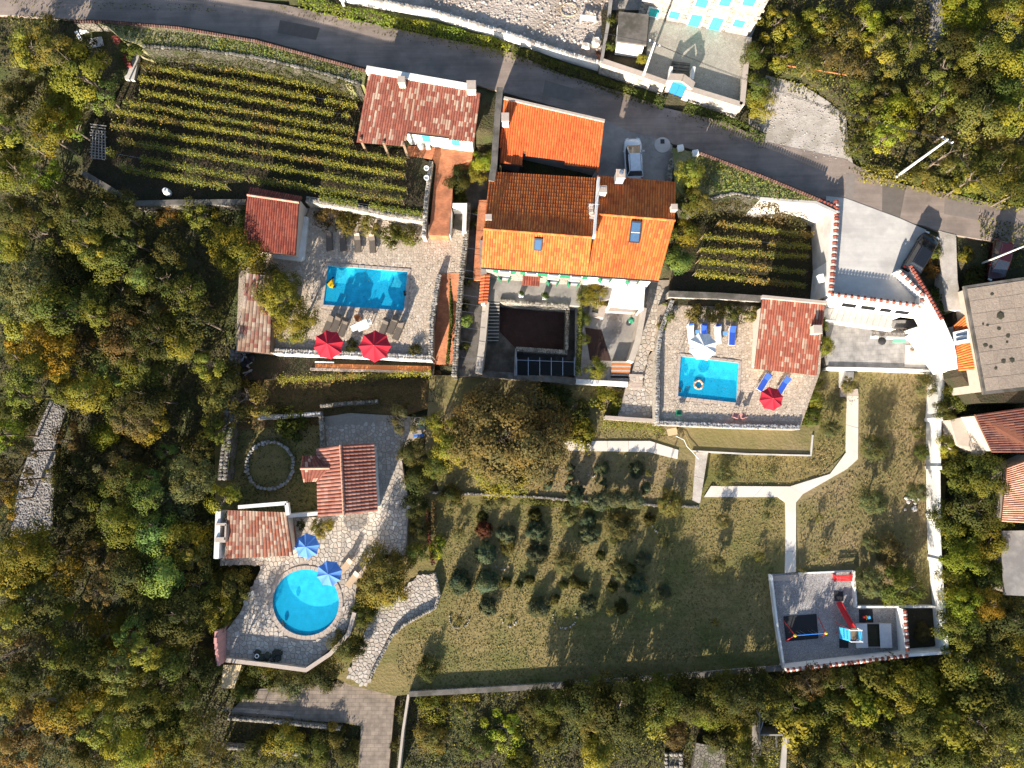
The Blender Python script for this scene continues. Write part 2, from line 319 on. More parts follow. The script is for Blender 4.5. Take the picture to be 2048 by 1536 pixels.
def slab(name, pts, z, m, depth=4.0, holes=(), kind='structure', zone=True, label=None, parent=None):
    mb = MB(); P = WP(pts, z); mb.prism(P, depth, [WP(h, z) for h in holes])
    if zone: ZONES.append(([(p.x, p.y) for p in P], z))
    o = mb.build(name, m, parent)
    if parent is None: setp(o, label, kind=kind)
    return o
def sheet3(name, pts3, m, depth=0.3, kind='structure', parent=None, label=None):
    """slab whose outline points carry their own heights: (px, py, z)"""
    mb = MB(); mb.prism([W(*p) for p in pts3], depth); o = mb.build(name, m, parent)
    if parent is None: setp(o, label, kind=kind)
    return o
def offset_poly(P, d):
    """moves each edge of a world polygon inwards by d"""
    P = [Vector((p[0], p[1])) for p in P]; n = len(P)
    a = sum(p.x*q.y-q.x*p.y for p, q in zip(P, P[1:]+P[:1])); sg = 1 if a > 0 else -1
    out = []
    for i in range(n):
        p0, p1, p2 = P[i-1], P[i], P[(i+1) % n]
        d1 = (p1-p0).normalized(); d2 = (p2-p1).normalized()
        n1 = Vector((-d1.y, d1.x))*sg; n2 = Vector((-d2.y, d2.x))*sg
        b = n1+n2; k = b.length
        if k < 1e-3: out.append(p1+n1*d); continue
        b /= k; out.append(p1 + b*(d/max(0.35, b.dot(n1))))
    return out
def strip(P, th):
    """outline of a wall of thickness th along a world polyline"""
    P = [Vector((p[0], p[1])) for p in P]; n = len(P); L_, R_ = [], []
    for i in range(n):
        if i == 0: d = (P[1]-P[0]).normalized(); nn = Vector((-d.y, d.x)); k = 1
        elif i == n-1: d = (P[-1]-P[-2]).normalized(); nn = Vector((-d.y, d.x)); k = 1
        else:
            d1 = (P[i]-P[i-1]).normalized(); d2 = (P[i+1]-P[i]).normalized()
            nn = (Vector((-d1.y, d1.x))+Vector((-d2.y, d2.x))).normalized(); k = 1/max(0.4, nn.dot(Vector((-d1.y, d1.x))))
        L_.append(P[i]+nn*(th/2*k)); R_.append(P[i]-nn*(th/2*k))
    return L_, R_
def resample(P, step):
    out = []; 
    for a, b in zip(P[:-1], P[1:]):
        a = Vector(a); b = Vector(b); n = max(1, int((b-a).length/step))
        for i in range(n): out.append(a.lerp(b, (i+0.5)/n))
    return out
def rock(mb, p, s, c, flat=0.6):
    s *= random.uniform(.75, 1.2)
    """irregular stone, 20 triangles or so"""
    n = 6; a0 = random.random()*6; rs = [random.uniform(0.75, 1.1) for _ in range(n)]
    vs = []
    for k, (f, z) in enumerate(((1.0, -0.5), (1.0, 0.15), (0.6, 0.5))):
        for i in range(n):
            t = a0+2*math.pi*i/n; vs.append((p[0]+s*0.5*f*rs[i]*math.cos(t), p[1]+s*0.5*f*rs[i]*math.sin(t), p[2]+s*flat*z*random.uniform(0.85, 1.1)))
    fs = []
    for k in range(2):
        for i in range(n):
            j = (i+1) % n; fs.append((k*n+i, k*n+j, (k+1)*n+j, (k+1)*n+i))
    fs.append(tuple(2*n+i for i in range(n)))
    mb.add(vs, fs, c)
STONEC = [(0.33, 0.29, 0.24), (0.27, 0.235, 0.19), (0.2, 0.18, 0.145), (0.4, 0.36, 0.3)]
def wall(name, label, pts, z0, z1, th, m, zr=None, cat='wall', stones=0.0, tiles=None, sc=STONEC, cap=None, group=None, wz=None):
    """a free-standing or retaining wall; pts in the photograph at height zr (default its top)"""
    zr = z1 if zr is None else zr
    P = [W(x, y, wz[i] if wz else zr) for i, (x, y) in enumerate(pts)]
    if wz: z1s = wz
    else: z1s = [z1]*len(P)
    L_, R_ = strip(P, th)
    t = thing(name, label, cat, (P[0].x, P[0].y, z0), group)
    mb = MB(); top = [Vector((q.x, q.y, z)) for q, z in zip(L_, z1s)] + [Vector((q.x, q.y, z)) for q, z in zip(R_[::-1], z1s[::-1])]
    mb.prism(top, 0, zbot=z0-0.6); mb.build('wall_body', m, t)
    if stones:
        sb = MB()
        for i, p in enumerate(resample([Vector((q.x, q.y, z)) for q, z in zip(P, z1s)], stones*0.85)):
            k = max(1, int(th/stones+0.5))
            for j in range(k):
                d = Vector((0, 0)); o = ((j+0.5)/k-0.5)*th
                a = random.random()*6
                rock(sb, (p.x+o*math.cos(0)*0+random.uniform(-.05, .05)+o*nrm(P, p)[0], p.y+random.uniform(-.05, .05)+o*nrm(P, p)[1], p.z+0.03), stones*random.uniform(0.85, 1.25), vr(random.choice([(x_*.72, y_*.72, z_*.72) for x_, y_, z_ in sc]), 0.3), 0.3)
        o = sb.build('coping_stone', M['rock'], t); o['kind'] = 'stuff'
    if cap:
        Lc, Rc = strip(P, th+0.1); cb = MB()
        cb.prism([Vector((q.x, q.y, z+0.07)) for q, z in zip(Lc, z1s)]+[Vector((q.x, q.y, z+0.07)) for q, z in zip(Rc[::-1], z1s[::-1])], 0.067)
        cb.build('coping', cap, t)
    if tiles:
        tb = MB(); pal, step, wid = tiles
        for a, b in zip([Vector((q.x, q.y, z)) for q, z in zip(P, z1s)][:-1], [Vector((q.x, q.y, z)) for q, z in zip(P, z1s)][1:]):
            d = b-a; n = max(1, int(d.length/step)); dn = d.normalized(); nn = Vector((-dn.y, dn.x, 0))
            for i in range(n):
                c = a+d*((i+0.5)/n); col = vr(pal[i % 2] if len(pal) == 2 else random.choice(pal), 0.16)
                vs = []
                for s_, zz in ((-1, 0.03), (0, 0.16), (1, 0.03)):
                    for u, zu in ((-0.44, 0), (-0.25, .07), (0.25, .07), (0.44, 0)):
                        vs.append(c + nn*(s_*wid/2) + dn*(u*step) + Vector((0, 0, zz+zu)))
                fs = []
                for r_ in range(2):
                    for k in range(3): fs.append((r_*4+k, r_*4+k+1, r_*4+k+5, r_*4+k+4))
                fs += [(0, 3, 2, 1), (8, 9, 10, 11), (0, 4, 8, 11, 7, 3)]
                tb.add(vs, fs, col)
        o = tb.build('cap_tile', M['tile'], t); o['kind'] = 'stuff'
    return t
def nrm(P, p):
    best = None
    for a, b in zip(P[:-1], P[1:]):
        d = b-a; t = max(0, min(1, ((p.x-a.x)*d.x+(p.y-a.y)*d.y)/max(1e-6, d.x*d.x+d.y*d.y)))
        q = (a.x+d.x*t-p.x)**2+(a.y+d.y*t-p.y)**2
        if best is None or q < best[0]: best = (q, d)
    d = best[1]; l = math.hypot(d.x, d.y); return (-d.y/l, d.x/l)
# ================================================================ THE SETTING
ROAD_N = [(-400, -60), (300, -25), (570, 10), (687, 35), (862, 72), (1024, 105), (1124, 148), (1239, 183), (1331, 216), (1449, 243), (1536, 284), (1690, 318), (1748, 350), (1811, 370), (1886, 384), (1998, 409), (2150, 430), (2600, 560)]
ROAD_S = [(-400, 10), (47, 32), (150, 38), (212, 40), (357, 51), (512, 76), (734, 136), (937, 165), (1008, 185), (1209, 240), (1261, 265), (1311, 277), (1394, 302), (1536, 355), (1640, 396), (1690, 403), (1798, 441), (1851, 452), (1886, 465), (1973, 481), (2150, 520), (2600, 640)]
slab('road', ROAD_N + ROAD_S[::-1], 7.0, M['asphalt'])
slab('gravel_layby', [(1500, 262), (1500, 230), (1532, 150), (1605, 170), (1660, 205), (1692, 235), (1698, 300), (1712, 345), (1690, 335), (1536, 300)], 6.99, M['pale_gravel'])
slab('driveway', [(1652, 392), (1690, 396), (1798, 436), (1853, 460), (1797, 541), (1843, 590), (1843, 612), (1660, 588)], 7.03, M['pale_concrete'], depth=6.6)
slab('house_driveway', [(1190, 232), (1209, 240), (1261, 264), (1311, 276), (1345, 290), (1338, 372), (1185, 362)], 7.02, M['concrete'], depth=4.5)
slab('gravel_track', [(1880, 462), (1912, 470), (1915, 560), (1925, 620), (1895, 620), (1885, 560)], 7.03, M['pale_gravel'], depth=3)
slab('roadside_verge', [(205, 43), (357, 54), (512, 79), (734, 139), (728, 170), (700, 168), (620, 140), (500, 112), (380, 98), (285, 92), (240, 75)], 7.95, M['verge'])
slab('east_verge', [(1345, 296), (1394, 305), (1536, 358), (1645, 399), (1634, 402), (1545, 399), (1470, 385), (1420, 395), (1385, 420), (1350, 370)], 7.9, M['verge'])
slab('vineyard_ground', [(287, 94), (380, 98), (500, 112), (620, 140), (728, 160), (735, 200), (720, 290), (815, 300), (868, 330), (856, 438), (615, 405), (495, 408), (268, 410), (165, 350), (165, 285), (205, 215), (262, 150)], 4.6, M['soil'], depth=3)
slab('small_vineyard_ground', [(1335, 610), (1660, 612), (1672, 434), (1630, 420), (1560, 396), (1470, 385), (1400, 400), (1352, 400), (1345, 560)], 3.4, M['soil'], depth=3)
slab('ruin_ground', [(690, -60), (1235, -60), (1225, 0), (1203, 122), (1130, 100), (1020, 66), (860, 20), (690, -12)], 8.0, M['rubble'], depth=3)
slab('stone_yard', [(1225, -60), (1560, -60), (1500, 80), (1487, 212), (1370, 178), (1340, 165), (1287, 150), (1208, 122)], 8.3, M['yard'], depth=3)
slab('yard_garden_bed', [(1203, 20), (1300, 20), (1290, 142), (1206, 116)], 8.36, M['soil'], depth=0.4, zone=False)
# pool terraces
WATER_W = [(656, 531), (816, 543), (808, 622), (646, 610)]
WATER_E = [(1361, 712), (1478, 726), (1473, 806), (1355, 793)]
def grow(pts, k):
    cx = sum(p[0] for p in pts)/len(pts); cy = sum(p[1] for p in pts)/len(pts)
    return [(x+math.copysign(k, x-cx), y+math.copysign(k, y-cy)) for x, y in pts]
slab('pool_deck', [(600, 398), (622, 400), (850, 440), (935, 466), (925, 548), (880, 548), (862, 712), (545, 702), (472, 702), (480, 495)], 3.0, M['deck'], depth=3, holes=[grow(WATER_W, 1)])
slab('pool_deck', [(1318, 610), (1345, 600), (1530, 596), (1650, 600), (1640, 745), (1602, 850), (1313, 844), (1313, 695)], 3.0, M['deck'], depth=3, holes=[grow(WATER_E, 1)])
CR = W(612, 1205, 0.8); RR = 66.5*mpp(0.8)
circ = [(612+66.8*math.cos(2*math.pi*i/48), 1205+66.8*math.sin(2*math.pi*i/48)) for i in range(48)]
TERR = [(440, 1115), (560, 1110), (580, 1030), (640, 1035), (640, 835), (700, 826), (850, 835), (850, 860), (800, 900), (817, 1010), (812, 1110), (760, 1108), (714, 1160), (707, 1232), (694, 1268), (615, 1338), (452, 1322), (452, 1262), (480, 1225), (525, 1130), (440, 1130)]
slab('round_pool_terrace', TERR, 0.8, M['grout'], depth=3, holes=[circ])
slab('patio', [(815, 291), (948, 300), (944, 318), (908, 330), (904, 400), (897, 472), (858, 470), (872, 330), (866, 318), (815, 312)], 4.62, M['orange_brick'], depth=3)
sheet3('brick_ramp', [(880, 546, 3.03), (922, 546, 3.03), (908, 728, 1.5), (866, 728, 1.5)], M['orange_brick'], 3)
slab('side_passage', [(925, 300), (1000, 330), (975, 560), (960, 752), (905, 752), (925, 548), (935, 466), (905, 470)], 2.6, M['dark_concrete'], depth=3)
sheet3('brick_steps_path', [(957, 400, 3.6), (975, 400, 3.6), (962, 560, 3.0), (946, 560, 3.0)], M['orange_brick'], 2)
# main-house courtyard
slab('courtyard_terrace', [(960, 480), (1300, 500), (1290, 580), (1160, 612), (998, 602), (975, 602), (962, 575)], 3.5, M['concrete'], depth=4)
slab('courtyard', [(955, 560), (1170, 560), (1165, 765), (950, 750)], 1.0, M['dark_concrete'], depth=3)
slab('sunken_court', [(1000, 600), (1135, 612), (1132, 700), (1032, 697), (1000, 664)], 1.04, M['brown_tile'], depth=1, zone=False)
slab('side_courtyard', [(1150, 560), (1300, 560), (1285, 650), (1258, 768), (1150, 765)], 2.0, M['concrete'], depth=3)
slab('side_courtyard_tiles', [(1170, 655), (1203, 660), (1222, 722), (1180, 720)], 2.03, M['brown_tile'], depth=0.5, zone=False)
slab('stepped_alley', [(1300, 560), (1345, 560), (1320, 640), (1312, 700), (1300, 700), (1285, 755), (1258, 768), (1288, 650)], 2.3, M['grout'], depth=3)
slab('lower_alley', [(1255, 765), (1315, 690), (1315, 838), (1235, 835)], 1.9, M['grout'], depth=3)
# strips and lawns
slab('junk_strip', [(465, 700), (870, 716), (868, 750), (545, 757), (470, 762)], 1.5, M['soil'], depth=3)
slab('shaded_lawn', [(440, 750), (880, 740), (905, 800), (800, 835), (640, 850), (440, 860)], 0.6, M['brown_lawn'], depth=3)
slab('ring_garden', [(430, 835), (645, 835), (645, 1036), (430, 1036)], 0.3, M['lawn'], depth=3)
slab('olive_strip', [(860, 750), (1400, 760), (1420, 890), (1398, 1012), (1200, 1004), (1060, 992), (880, 986), (850, 900)], 0.9, M['dry_lawn'], depth=3)
slab('rose_bed', [(1360, 845), (1640, 850), (1622, 908), (1385, 902)], 1.1, M['dry_lawn'], depth=3)
slab('lawn', [(640, 1340), (700, 1200), (800, 1090), (830, 980), (880, 880), (1300, 780), (1650, 720), (1905, 730), (1890, 1000), (1897, 1306), (1570, 1337), (1250, 1363), (1100, 1373), (830, 1387), (790, 1392), (700, 1370)], 0.0, M['lawn'], depth=3)
slab('east_lawn', [(1610, 760), (1640, 735), (1855, 745), (1850, 1000), (1860, 1210), (1712, 1210), (1707, 1140), (1600, 1140), (1590, 990), (1700, 900), (1690, 800)], 0.06, M['dry_lawn'], depth=1, zone=False)
slab('garage_yard', [(1650, 640), (1880, 640), (1900, 700), (1875, 738), (1656, 736)], 1.3, M['grey_tile'], depth=3)
slab('garage_yard_concrete', [(1811, 690), (1860, 690), (1862, 734), (1809, 734)], 1.33, M['pale_concrete'], depth=1, zone=False)
slab('playground', [(1543, 1148), (1708, 1141), (1714, 1214), (1797, 1212), (1814, 1310), (1570, 1338)], 0.08, M['gravel'], depth=2)
slab('playground_soil', [(1808, 1216), (1872, 1214), (1884, 1302), (1814, 1310)], 0.05, M['soil'], depth=2, zone=False)
slab('playground_step', [(1544, 1152), (1597, 1149), (1596, 1160), (1546, 1163)], 0.16, M['coping'], depth=1, zone=False)
slab('block_paved_drive', [(690, 1336), (800, 1352), (806, 1366), (790, 1400), (772, 1600), (712, 1600), (722, 1452), (690, 1446), (455, 1432), (500, 1380), (600, 1370), (672, 1362)], -0.8, M['block_pave'], depth=2)
slab('crazy_path', [(838, 1150), (868, 1148), (878, 1190), (868, 1216), (808, 1248), (780, 1270), (733, 1374), (694, 1354), (733, 1265), (738, 1218), (790, 1195)], 0.12, M['grout'], depth=2)
# stream bed in the wood
slab('stream_bed', [(100, 800), (132, 820), (112, 880), (108, 960), (104, 1060), (20, 1072), (40, 960), (66, 880)], -0.75, M['gravel'], depth=2)
slab('stream_bed', [(1838, -10), (1880, -10), (1895, 60), (1870, 110), (1855, 90), (1862, 30)], 7.3, M['gravel'], depth=2)

# ---- terrain: one sheet out to the horizon, let down under the terraces
xs = np.concatenate([-np.geomspace(900, 66, 14)[:-1], np.arange(-66, 66.1, 0.6), np.geomspace(66.6, 900, 14)])
ys = np.concatenate([-np.geomspace(900, 52, 14)[:-1], np.arange(-52, 78.1, 0.6), np.geomspace(78.6, 900, 14)])
_ry = lambda X: (W(0, 35, 7).y + (X-W(0, 35, 7).x)*(W(2048, 455, 7).y-W(0, 35, 7).y)/(W(2048, 455, 7).x-W(0, 35, 7).x))
def smooth_z(X, Y):
    t = _ry(X)-Y                                  # metres south of the road
    z = np.interp(t, [-300, -60, -25, -4, 4, 9, 18, 28, 40, 52, 90, 300], [60, 14, 9, 7.0, 6.6, 4.6, 2.6, 1.0, -0.5, -0.9, -2.2, -12])
    return z + (vnoise(X, Y, 0.12, 3)-0.5)*0.7
def terrain_z(X, Y):
    X = np.asarray(X, float); Y = np.asarray(Y, float); Z = smooth_z(X, Y)
    for poly, z in ZONES:
        for ox, oy in ((0, 0), (0.5, 0), (-0.5, 0), (0, 0.5), (0, -0.5)):
            k = inside_np(X+ox, Y+oy, poly); Z = np.where(k, np.minimum(Z, z-0.35), Z)
    return Z
for rim_, z_ in ((grow(WATER_W, 3), 1.5), (grow(WATER_E, 3), 1.5), (circ, -0.7)):
    ZONES.append(([(p.x, p.y) for p in WP(rim_, z_+1.5)], z_))
XX, YY = np.meshgrid(xs, ys); ZZ = terrain_z(XX, YY)
def top_z(X, Y):
    """highest ground or slab at a place (for plants)"""
    X = np.asarray(X, float); Y = np.asarray(Y, float)
    Z = smooth_z(X, Y); hit = np.zeros(Z.shape, bool); ZM = np.full(Z.shape, -99.0)
    for poly, z in ZONES:
        k = inside_np(X, Y, poly); hit |= k; ZM = np.where(k, np.maximum(ZM, z), ZM)
    return np.where(hit, ZM, Z)
nx_, ny_ = len(xs), len(ys)
me = bpy.data.meshes.new('terrain')
co = np.stack([XX.ravel(), YY.ravel(), ZZ.ravel()], 1).astype(np.float32)
idx = np.arange(nx_*ny_).reshape(ny_, nx_)
q = np.stack([idx[:-1, :-1], idx[:-1, 1:], idx[1:, 1:], idx[1:, :-1]], -1).reshape(-1, 4).astype(np.int32)
me.vertices.add(len(co)); me.vertices.foreach_set('co', co.ravel())
me.loops.add(q.size); me.loops.foreach_set('vertex_index', q.ravel())
me.polygons.add(len(q)); me.polygons.foreach_set('loop_start', np.arange(0, q.size, 4, dtype=np.int32))
me.polygons.foreach_set('loop_total', np.full(len(q), 4, np.int32)); me.materials.append(M['forest_floor']); me.update(calc_edges=True)
me.polygons.foreach_set('use_smooth', [True]*len(q))
setp(link('ground', me), kind='structure')

# ---- concrete garden paths, each cast section a slab
def garden_path(name, left, right, z, m, parent_label, joints=3):
    """left and right edges as equal-length pixel lists; sections become slabs 3 cm proud"""
    t = bpy.data.objects.new(name, None); COL.objects.link(t); _WL[t.name] = Vector((0, 0, 0)); setp(t, kind='structure')
    for i in range(len(left)-1):
        n = max(1, int(math.dist(left[i], left[i+1])/42))
        for k in range(n):
            g = 0.012
            def L2(a, b, f): return (a[0]+(b[0]-a[0])*f, a[1]+(b[1]-a[1])*f)
            f0, f1 = (k+(g if k else 0))/n, (k+1)/n
            zz = z+random.uniform(0, 0.006)
            mb = MB(); mb.prism([W(*L2(left[i], left[i+1], f0), zz), W(*L2(left[i], left[i+1], f1), zz), W(*L2(right[i], right[i+1], f1), zz), W(*L2(right[i], right[i+1], f0), zz)], 0.5)
            mb.build('path_slab', m, t)
    return t
garden_path('garden_path', [(1694, 793), (1692, 905), (1660, 948), (1580, 973)], [(1717, 793), (1716, 918), (1694, 938), (1606, 988)], 0.14, M['path'], '')
garden_path('garden_path', [(1571, 1005), (1572, 1060), (1570, 1146)], [(1592, 1005), (1592, 1060), (1592, 1144)], 0.13, M['path'], '')
garden_path('garden_path', [(1422, 972), (1580, 973)], [(1408, 994), (1556, 994)], 0.14, M['path'], '')
mbj = MB(); mbj.prism([W(x, y, 0.145) for x, y in [(1580, 973), (1606, 988), (1592, 1005), (1571, 1005), (1556, 994)]], 0.5)
setp(mbj.build('garden_path_junction', M['path']), kind='structure')
garden_path('olive_strip_path', [(1128, 882), (1300, 882), (1357, 900)], [(1136, 901), (1297, 904), (1355, 918)], 1.0, M['path'], '')
garden_path('steps_path', [(1682, 740), (1680, 775)], [(1708, 740), (1706, 775)], 0.5, M['pale_concrete'], '')
sl = MB(); sl.prism([W(x, y, 0.3) for x, y in [(1681, 776), (1716, 778), (1717, 793), (1681, 793)]], 0.5)
setp(sl.build('garden_landing', M['coping']), kind='structure')
garden_path('gravel_walk', [(1392, 905), (1385, 1000)], [(1416, 905), (1400, 1008)], 0.98, M['pale_gravel'], '')

# ---- crazy paving: separate stones on the round pool terrace, smaller ones joined elsewhere
def voronoi_stones(poly, cell, excl=None, shrink=0.019, seed=1):
    rs = random.Random(seed)
    x0 = min(p[0] for p in poly); x1 = max(p[0] for p in poly); y0 = min(p[1] for p in poly); y1 = max(p[1] for p in poly)
    nx = int((x1-x0)/cell)+5; ny = int((y1-y0)/cell)+5
    pts = {(i, j): (x0+(i-2+0.5+rs.uniform(-.42, .42))*cell, y0+(j-2+0.5+rs.uniform(-.42, .42))*cell) for i in range(nx) for j in range(ny)}
    out = []
    for (i, j), p in pts.items():
        if not inside(p[0], p[1], poly) or (excl and excl(p[0], p[1])): continue
        c = [(p[0]-2*cell, p[1]-2*cell), (p[0]+2*cell, p[1]-2*cell), (p[0]+2*cell, p[1]+2*cell), (p[0]-2*cell, p[1]+2*cell)]
        for di in (-2, -1, 0, 1, 2):
            for dj in (-2, -1, 0, 1, 2):
                q_ = pts.get((i+di, j+dj))
                if not q_ or (di == 0 and dj == 0): continue
                mx_, my_ = (p[0]+q_[0])/2, (p[1]+q_[1])/2; nx2, ny2 = q_[0]-p[0], q_[1]-p[1]; l = math.hypot(nx2, ny2); nx2 /= l; ny2 /= l
                lim = mx_*nx2+my_*ny2-shrink; res = []
                for a in range(len(c)):
                    A, B = c[a], c[(a+1) % len(c)]; da = A[0]*nx2+A[1]*ny2-lim; db = B[0]*nx2+B[1]*ny2-lim
                    if da <= 0: res.append(A)
                    if (da < 0) != (db < 0) and abs(da-db) > 1e-9:
                        t = da/(da-db); res.append((A[0]+(B[0]-A[0])*t, A[1]+(B[1]-A[1])*t))
                c = res
                if len(c) < 3: break
            if len(c) < 3: break
        if len(c) >= 3:
            ar = abs(sum(A[0]*B[1]-B[0]*A[1] for A, B in zip(c, c[1:]+c[:1])))/2
            out.append((ar, c))
    return out
PAVC = [(0.55, 0.47, 0.39), (0.6, 0.53, 0.45), (0.5, 0.43, 0.36), (0.57, 0.47, 0.38), (0.63, 0.56, 0.48), (0.46, 0.4, 0.34)]
def stone_mb(mb, c, z, h=0.04):
    n = len(c); cx = sum(p[0] for p in c)/n; cy = sum(p[1] for p in c)/n; zz = z+h+random.uniform(-0.008, 0.008)
    a = sum(A[0]*B[1]-B[0]*A[1] for A, B in zip(c, c[1:]+c[:1]))
    if a < 0: c = c[::-1]
    vs = [(x, y, z-0.02) for x, y in c]+[(cx+(x-cx)*0.94, cy+(y-cy)*0.94, zz) for x, y in c]
    mb.add(vs, [tuple(range(n, 2*n))]+[(i, (i+1) % n, n+(i+1) % n, n+i) for i in range(n)], vr(random.choice(PAVC), 0.07))
terr = bpy.data.objects['round_pool_terrace']
tp = offset_poly(WP(TERR, 0.8), 0.08); tp = [(p.x, p.y) for p in tp]
st = voronoi_stones(tp, 0.44, lambda x, y: (x-CR.x)**2+(y-CR.y)**2 < (RR+0.42)**2 or y > W(700, 905, .8).y)
st.sort(key=lambda s_: -s_[0]); rest = MB()
for k, (ar, c) in enumerate(st):
    if k < 300:
        mb = MB(); stone_mb(mb, c, 0.8); mb.build('paving_stone', M['crazy'], terr)
    else: stone_mb(rest, c, 0.8)
rest.build('small_paving_stones', M['crazy'], terr)['kind'] = 'stuff'
def joined_paving(obj_name, pts, z, cell, seed):
    p = [(q.x, q.y) for q in WP(pts, z)]; mb = MB()
    for ar, c in voronoi_stones(p, cell, None, 0.03, seed): stone_mb(mb, c, z, 0.03)
    mb.build('paving_stones', M['crazy'], bpy.data.objects[obj_name])['kind'] = 'stuff'
joined_paving('crazy_path', [(838, 1150), (868, 1148), (878, 1190), (868, 1216), (808, 1248), (780, 1270), (733, 1374), (694, 1354), (733, 1265), (738, 1218), (790, 1195)], 0.12, 0.4, 3)
joined_paving('stepped_alley', [(1302, 575), (1333, 575), (1318, 640), (1310, 700), (1300, 700), (1285, 755), (1262, 762), (1292, 650)], 2.3, 0.42, 4)
joined_paving('lower_alley', [(1262, 768), (1312, 705), (1312, 832), (1242, 828)], 1.9, 0.42, 5)
joined_paving('round_pool_terrace', [(650, 850), (835, 845), (800, 900), (762, 905), (650, 890)], 0.8, 0.4, 6)
def joined_tiles(obj_name, pts, z, cell, seed, cols):
    p = [(q.x, q.y) for q in WP(pts, z)]; mb = MB(); global PAVC; old = PAVC; PAVC = cols
    for ar, c in voronoi_stones(p, cell, None, 0.02, seed): stone_mb(mb, c, z, 0.02)
    PAVC = old; return mb.build('paving_stones', M['crazy'], bpy.data.objects[obj_name])
DK = [(0.6, 0.49, 0.38), (0.53, 0.43, 0.33), (0.66, 0.55, 0.44), (0.58, 0.46, 0.35)]
for nm, pts, wtr in (('pool_deck', [(618, 412), (845, 447), (930, 470), (920, 543), (876, 545), (858, 706), (548, 698), (545, 560), (600, 530)], WATER_W), ('pool_deck.001', [(1335, 615), (1520, 605), (1518, 735), (1630, 748), (1598, 842), (1322, 838), (1320, 700)], WATER_E)):
    gw = [(q.x, q.y) for q in WP(grow(wtr, 8), 3.0)]; p = [(q.x, q.y) for q in WP(pts, 3.0)]; mb = MB(); o_ = PAVC; PAVC = DK
    for ar, c in voronoi_stones(p, 0.28, lambda x, y: inside(x, y, gw), 0.014, 9): stone_mb(mb, c, 3.0, 0.018)
    PAVC = o_; mb.build('paving_stones', M['crazy'], bpy.data.objects[nm])['kind'] = 'stuff'

# ---- swimming pools: basin, coping, water
def pool(name, label, rim, z, depth, cope):
    P = WP(rim, z); c = sum(P, Vector())/len(P); t = thing(name, label, 'pool', (c.x, c.y, z))
    mb = MB(); n = len(P); a = sum(p.x*q.y-q.x*p.y for p, q in zip(P, P[1:]+P[:1]))
    if a < 0: P = P[::-1]
    bot = [Vector((p.x, p.y, z-depth)) for p in P]
    mb.add(P+bot, [(i, (i+1) % n, n+(i+1) % n, n+i)[::-1] for i in range(n)]+[tuple(range(n, 2*n))]); mb.build('basin', M['pool_tile'], t)
    out = offset_poly(P, -cope); outer = [Vector((p.x, p.y, z+0.06)) for p in out]; inn = [Vector((p.x, p.y, z+0.06)) for p in offset_poly(P, 0.03)]
    if n < 10:                                   # coping slabs one by one along each side
        for i in range(n):
            j = (i+1) % n; m = max(1, int((P[j]-P[i]).length/0.62))
            for k in range(m):
                f0, f1 = k/m+0.004, (k+1)/m-0.004; cb = MB()
                cb.prism([inn[i].lerp(inn[j], f0), inn[i].lerp(inn[j], f1), outer[i].lerp(outer[j], f1), outer[i].lerp(outer[j], f0)], 0.09)
                cb.build('coping_slab', M['coping'], t)
    else:
        for i in range(n):
            j = (i+1) % n; cb = MB(); cb.prism([inn[i].lerp(inn[j], 0.03), inn[i].lerp(inn[j], 0.97), outer[i].lerp(outer[j], 0.97), outer[i].lerp(outer[j], 0.03)], 0.09); cb.build('coping_slab', M['coping'], t)
    wv = [Vector((p.x, p.y, z-0.08)) for p in offset_poly(P, 0.005)]
    wb = MB(); wb.add(wv, [tuple(range(n))]); wb.build('water', M['water'], t)
    return t
pool('rectangular_pool', 'rectangular pool with a yellow float, beside two red parasols', WATER_W, 3.0, 0.78, 0.28)
pool('rectangular_pool', 'small rectangular pool with a ring float, beside the white parasol', WATER_E, 3.0, 0.7, 0.25)
pool('round_pool', 'round pool with bright blue water, set in pale crazy paving', circ, 0.8, 0.85, 0.36)

# ================================================================ WALLS
NEW = [(0.66, 0.175, 0.036), (0.58, 0.145, 0.032), (0.7, 0.2, 0.045), (0.64, 0.19, 0.055), (0.52, 0.125, 0.035)]
OLD = [(0.23, 0.075, 0.05), (0.2, 0.065, 0.045), (0.33, 0.22, 0.165), (0.26, 0.1, 0.07), (0.22, 0.08, 0.055), (0.37, 0.27, 0.21), (0.2, 0.06, 0.042), (0.25, .085, .06)]
REDT = [(0.22, 0.055, 0.036), (0.19, 0.045, 0.03), (0.25, 0.07, 0.045)]
PALE = [(0.36, 0.26, 0.19), (0.31, 0.22, 0.16), (0.27, 0.15, 0.11), (0.25, 0.1, 0.075), (0.42, 0.33, 0.26)]
CAPT = [(0.3, 0.085, 0.055), (0.6, 0.52, 0.47)]
G = 'W'
wall('roadside_wall', 'long brown wall with clay tile coping on the vineyard side of the road', [(150, 44), (212, 44), (357, 56), (512, 82), (734, 142), (940, 168)], 5.5, 8.1, 0.25, M['dark_stone'], tiles=([(0.10, .055, .042), (.13, .07, .055), (.09, .05, .045)], 0.24, 0.36))
wall('roadside_wall', 'thin brown wall with clay tile coping on the verge right of the white car', [(1400, 306), (1536, 357), (1640, 400)], 6.0, 8.05, 0.25, M['dark_stone'], tiles=([(0.10, .055, .042), (.13, .07, .055), (.09, .05, .045)], 0.24, 0.36))
wall('retaining_wall', 'rough stone retaining wall above the big vineyard', [(286, 92), (380, 98), (500, 112), (620, 139), (722, 168)], 4.6, 8.0, 0.5, M['shaded_mossy_stone'], stones=0.4, sc=[(.2, .18, .14), (.3, .27, .22), (.14, .13, .1)])
wall('ruin_wall', 'sunlit white wall between the ruin ground and the road', [(676, -14), (860, 20), (1020, 68), (1130, 105), (1203, 126)], 6.9, 8.35, 0.45, M['white_wall'], stones=0.5, sc=[(0.55, 0.5, 0.44), (0.5, 0.44, 0.38)])
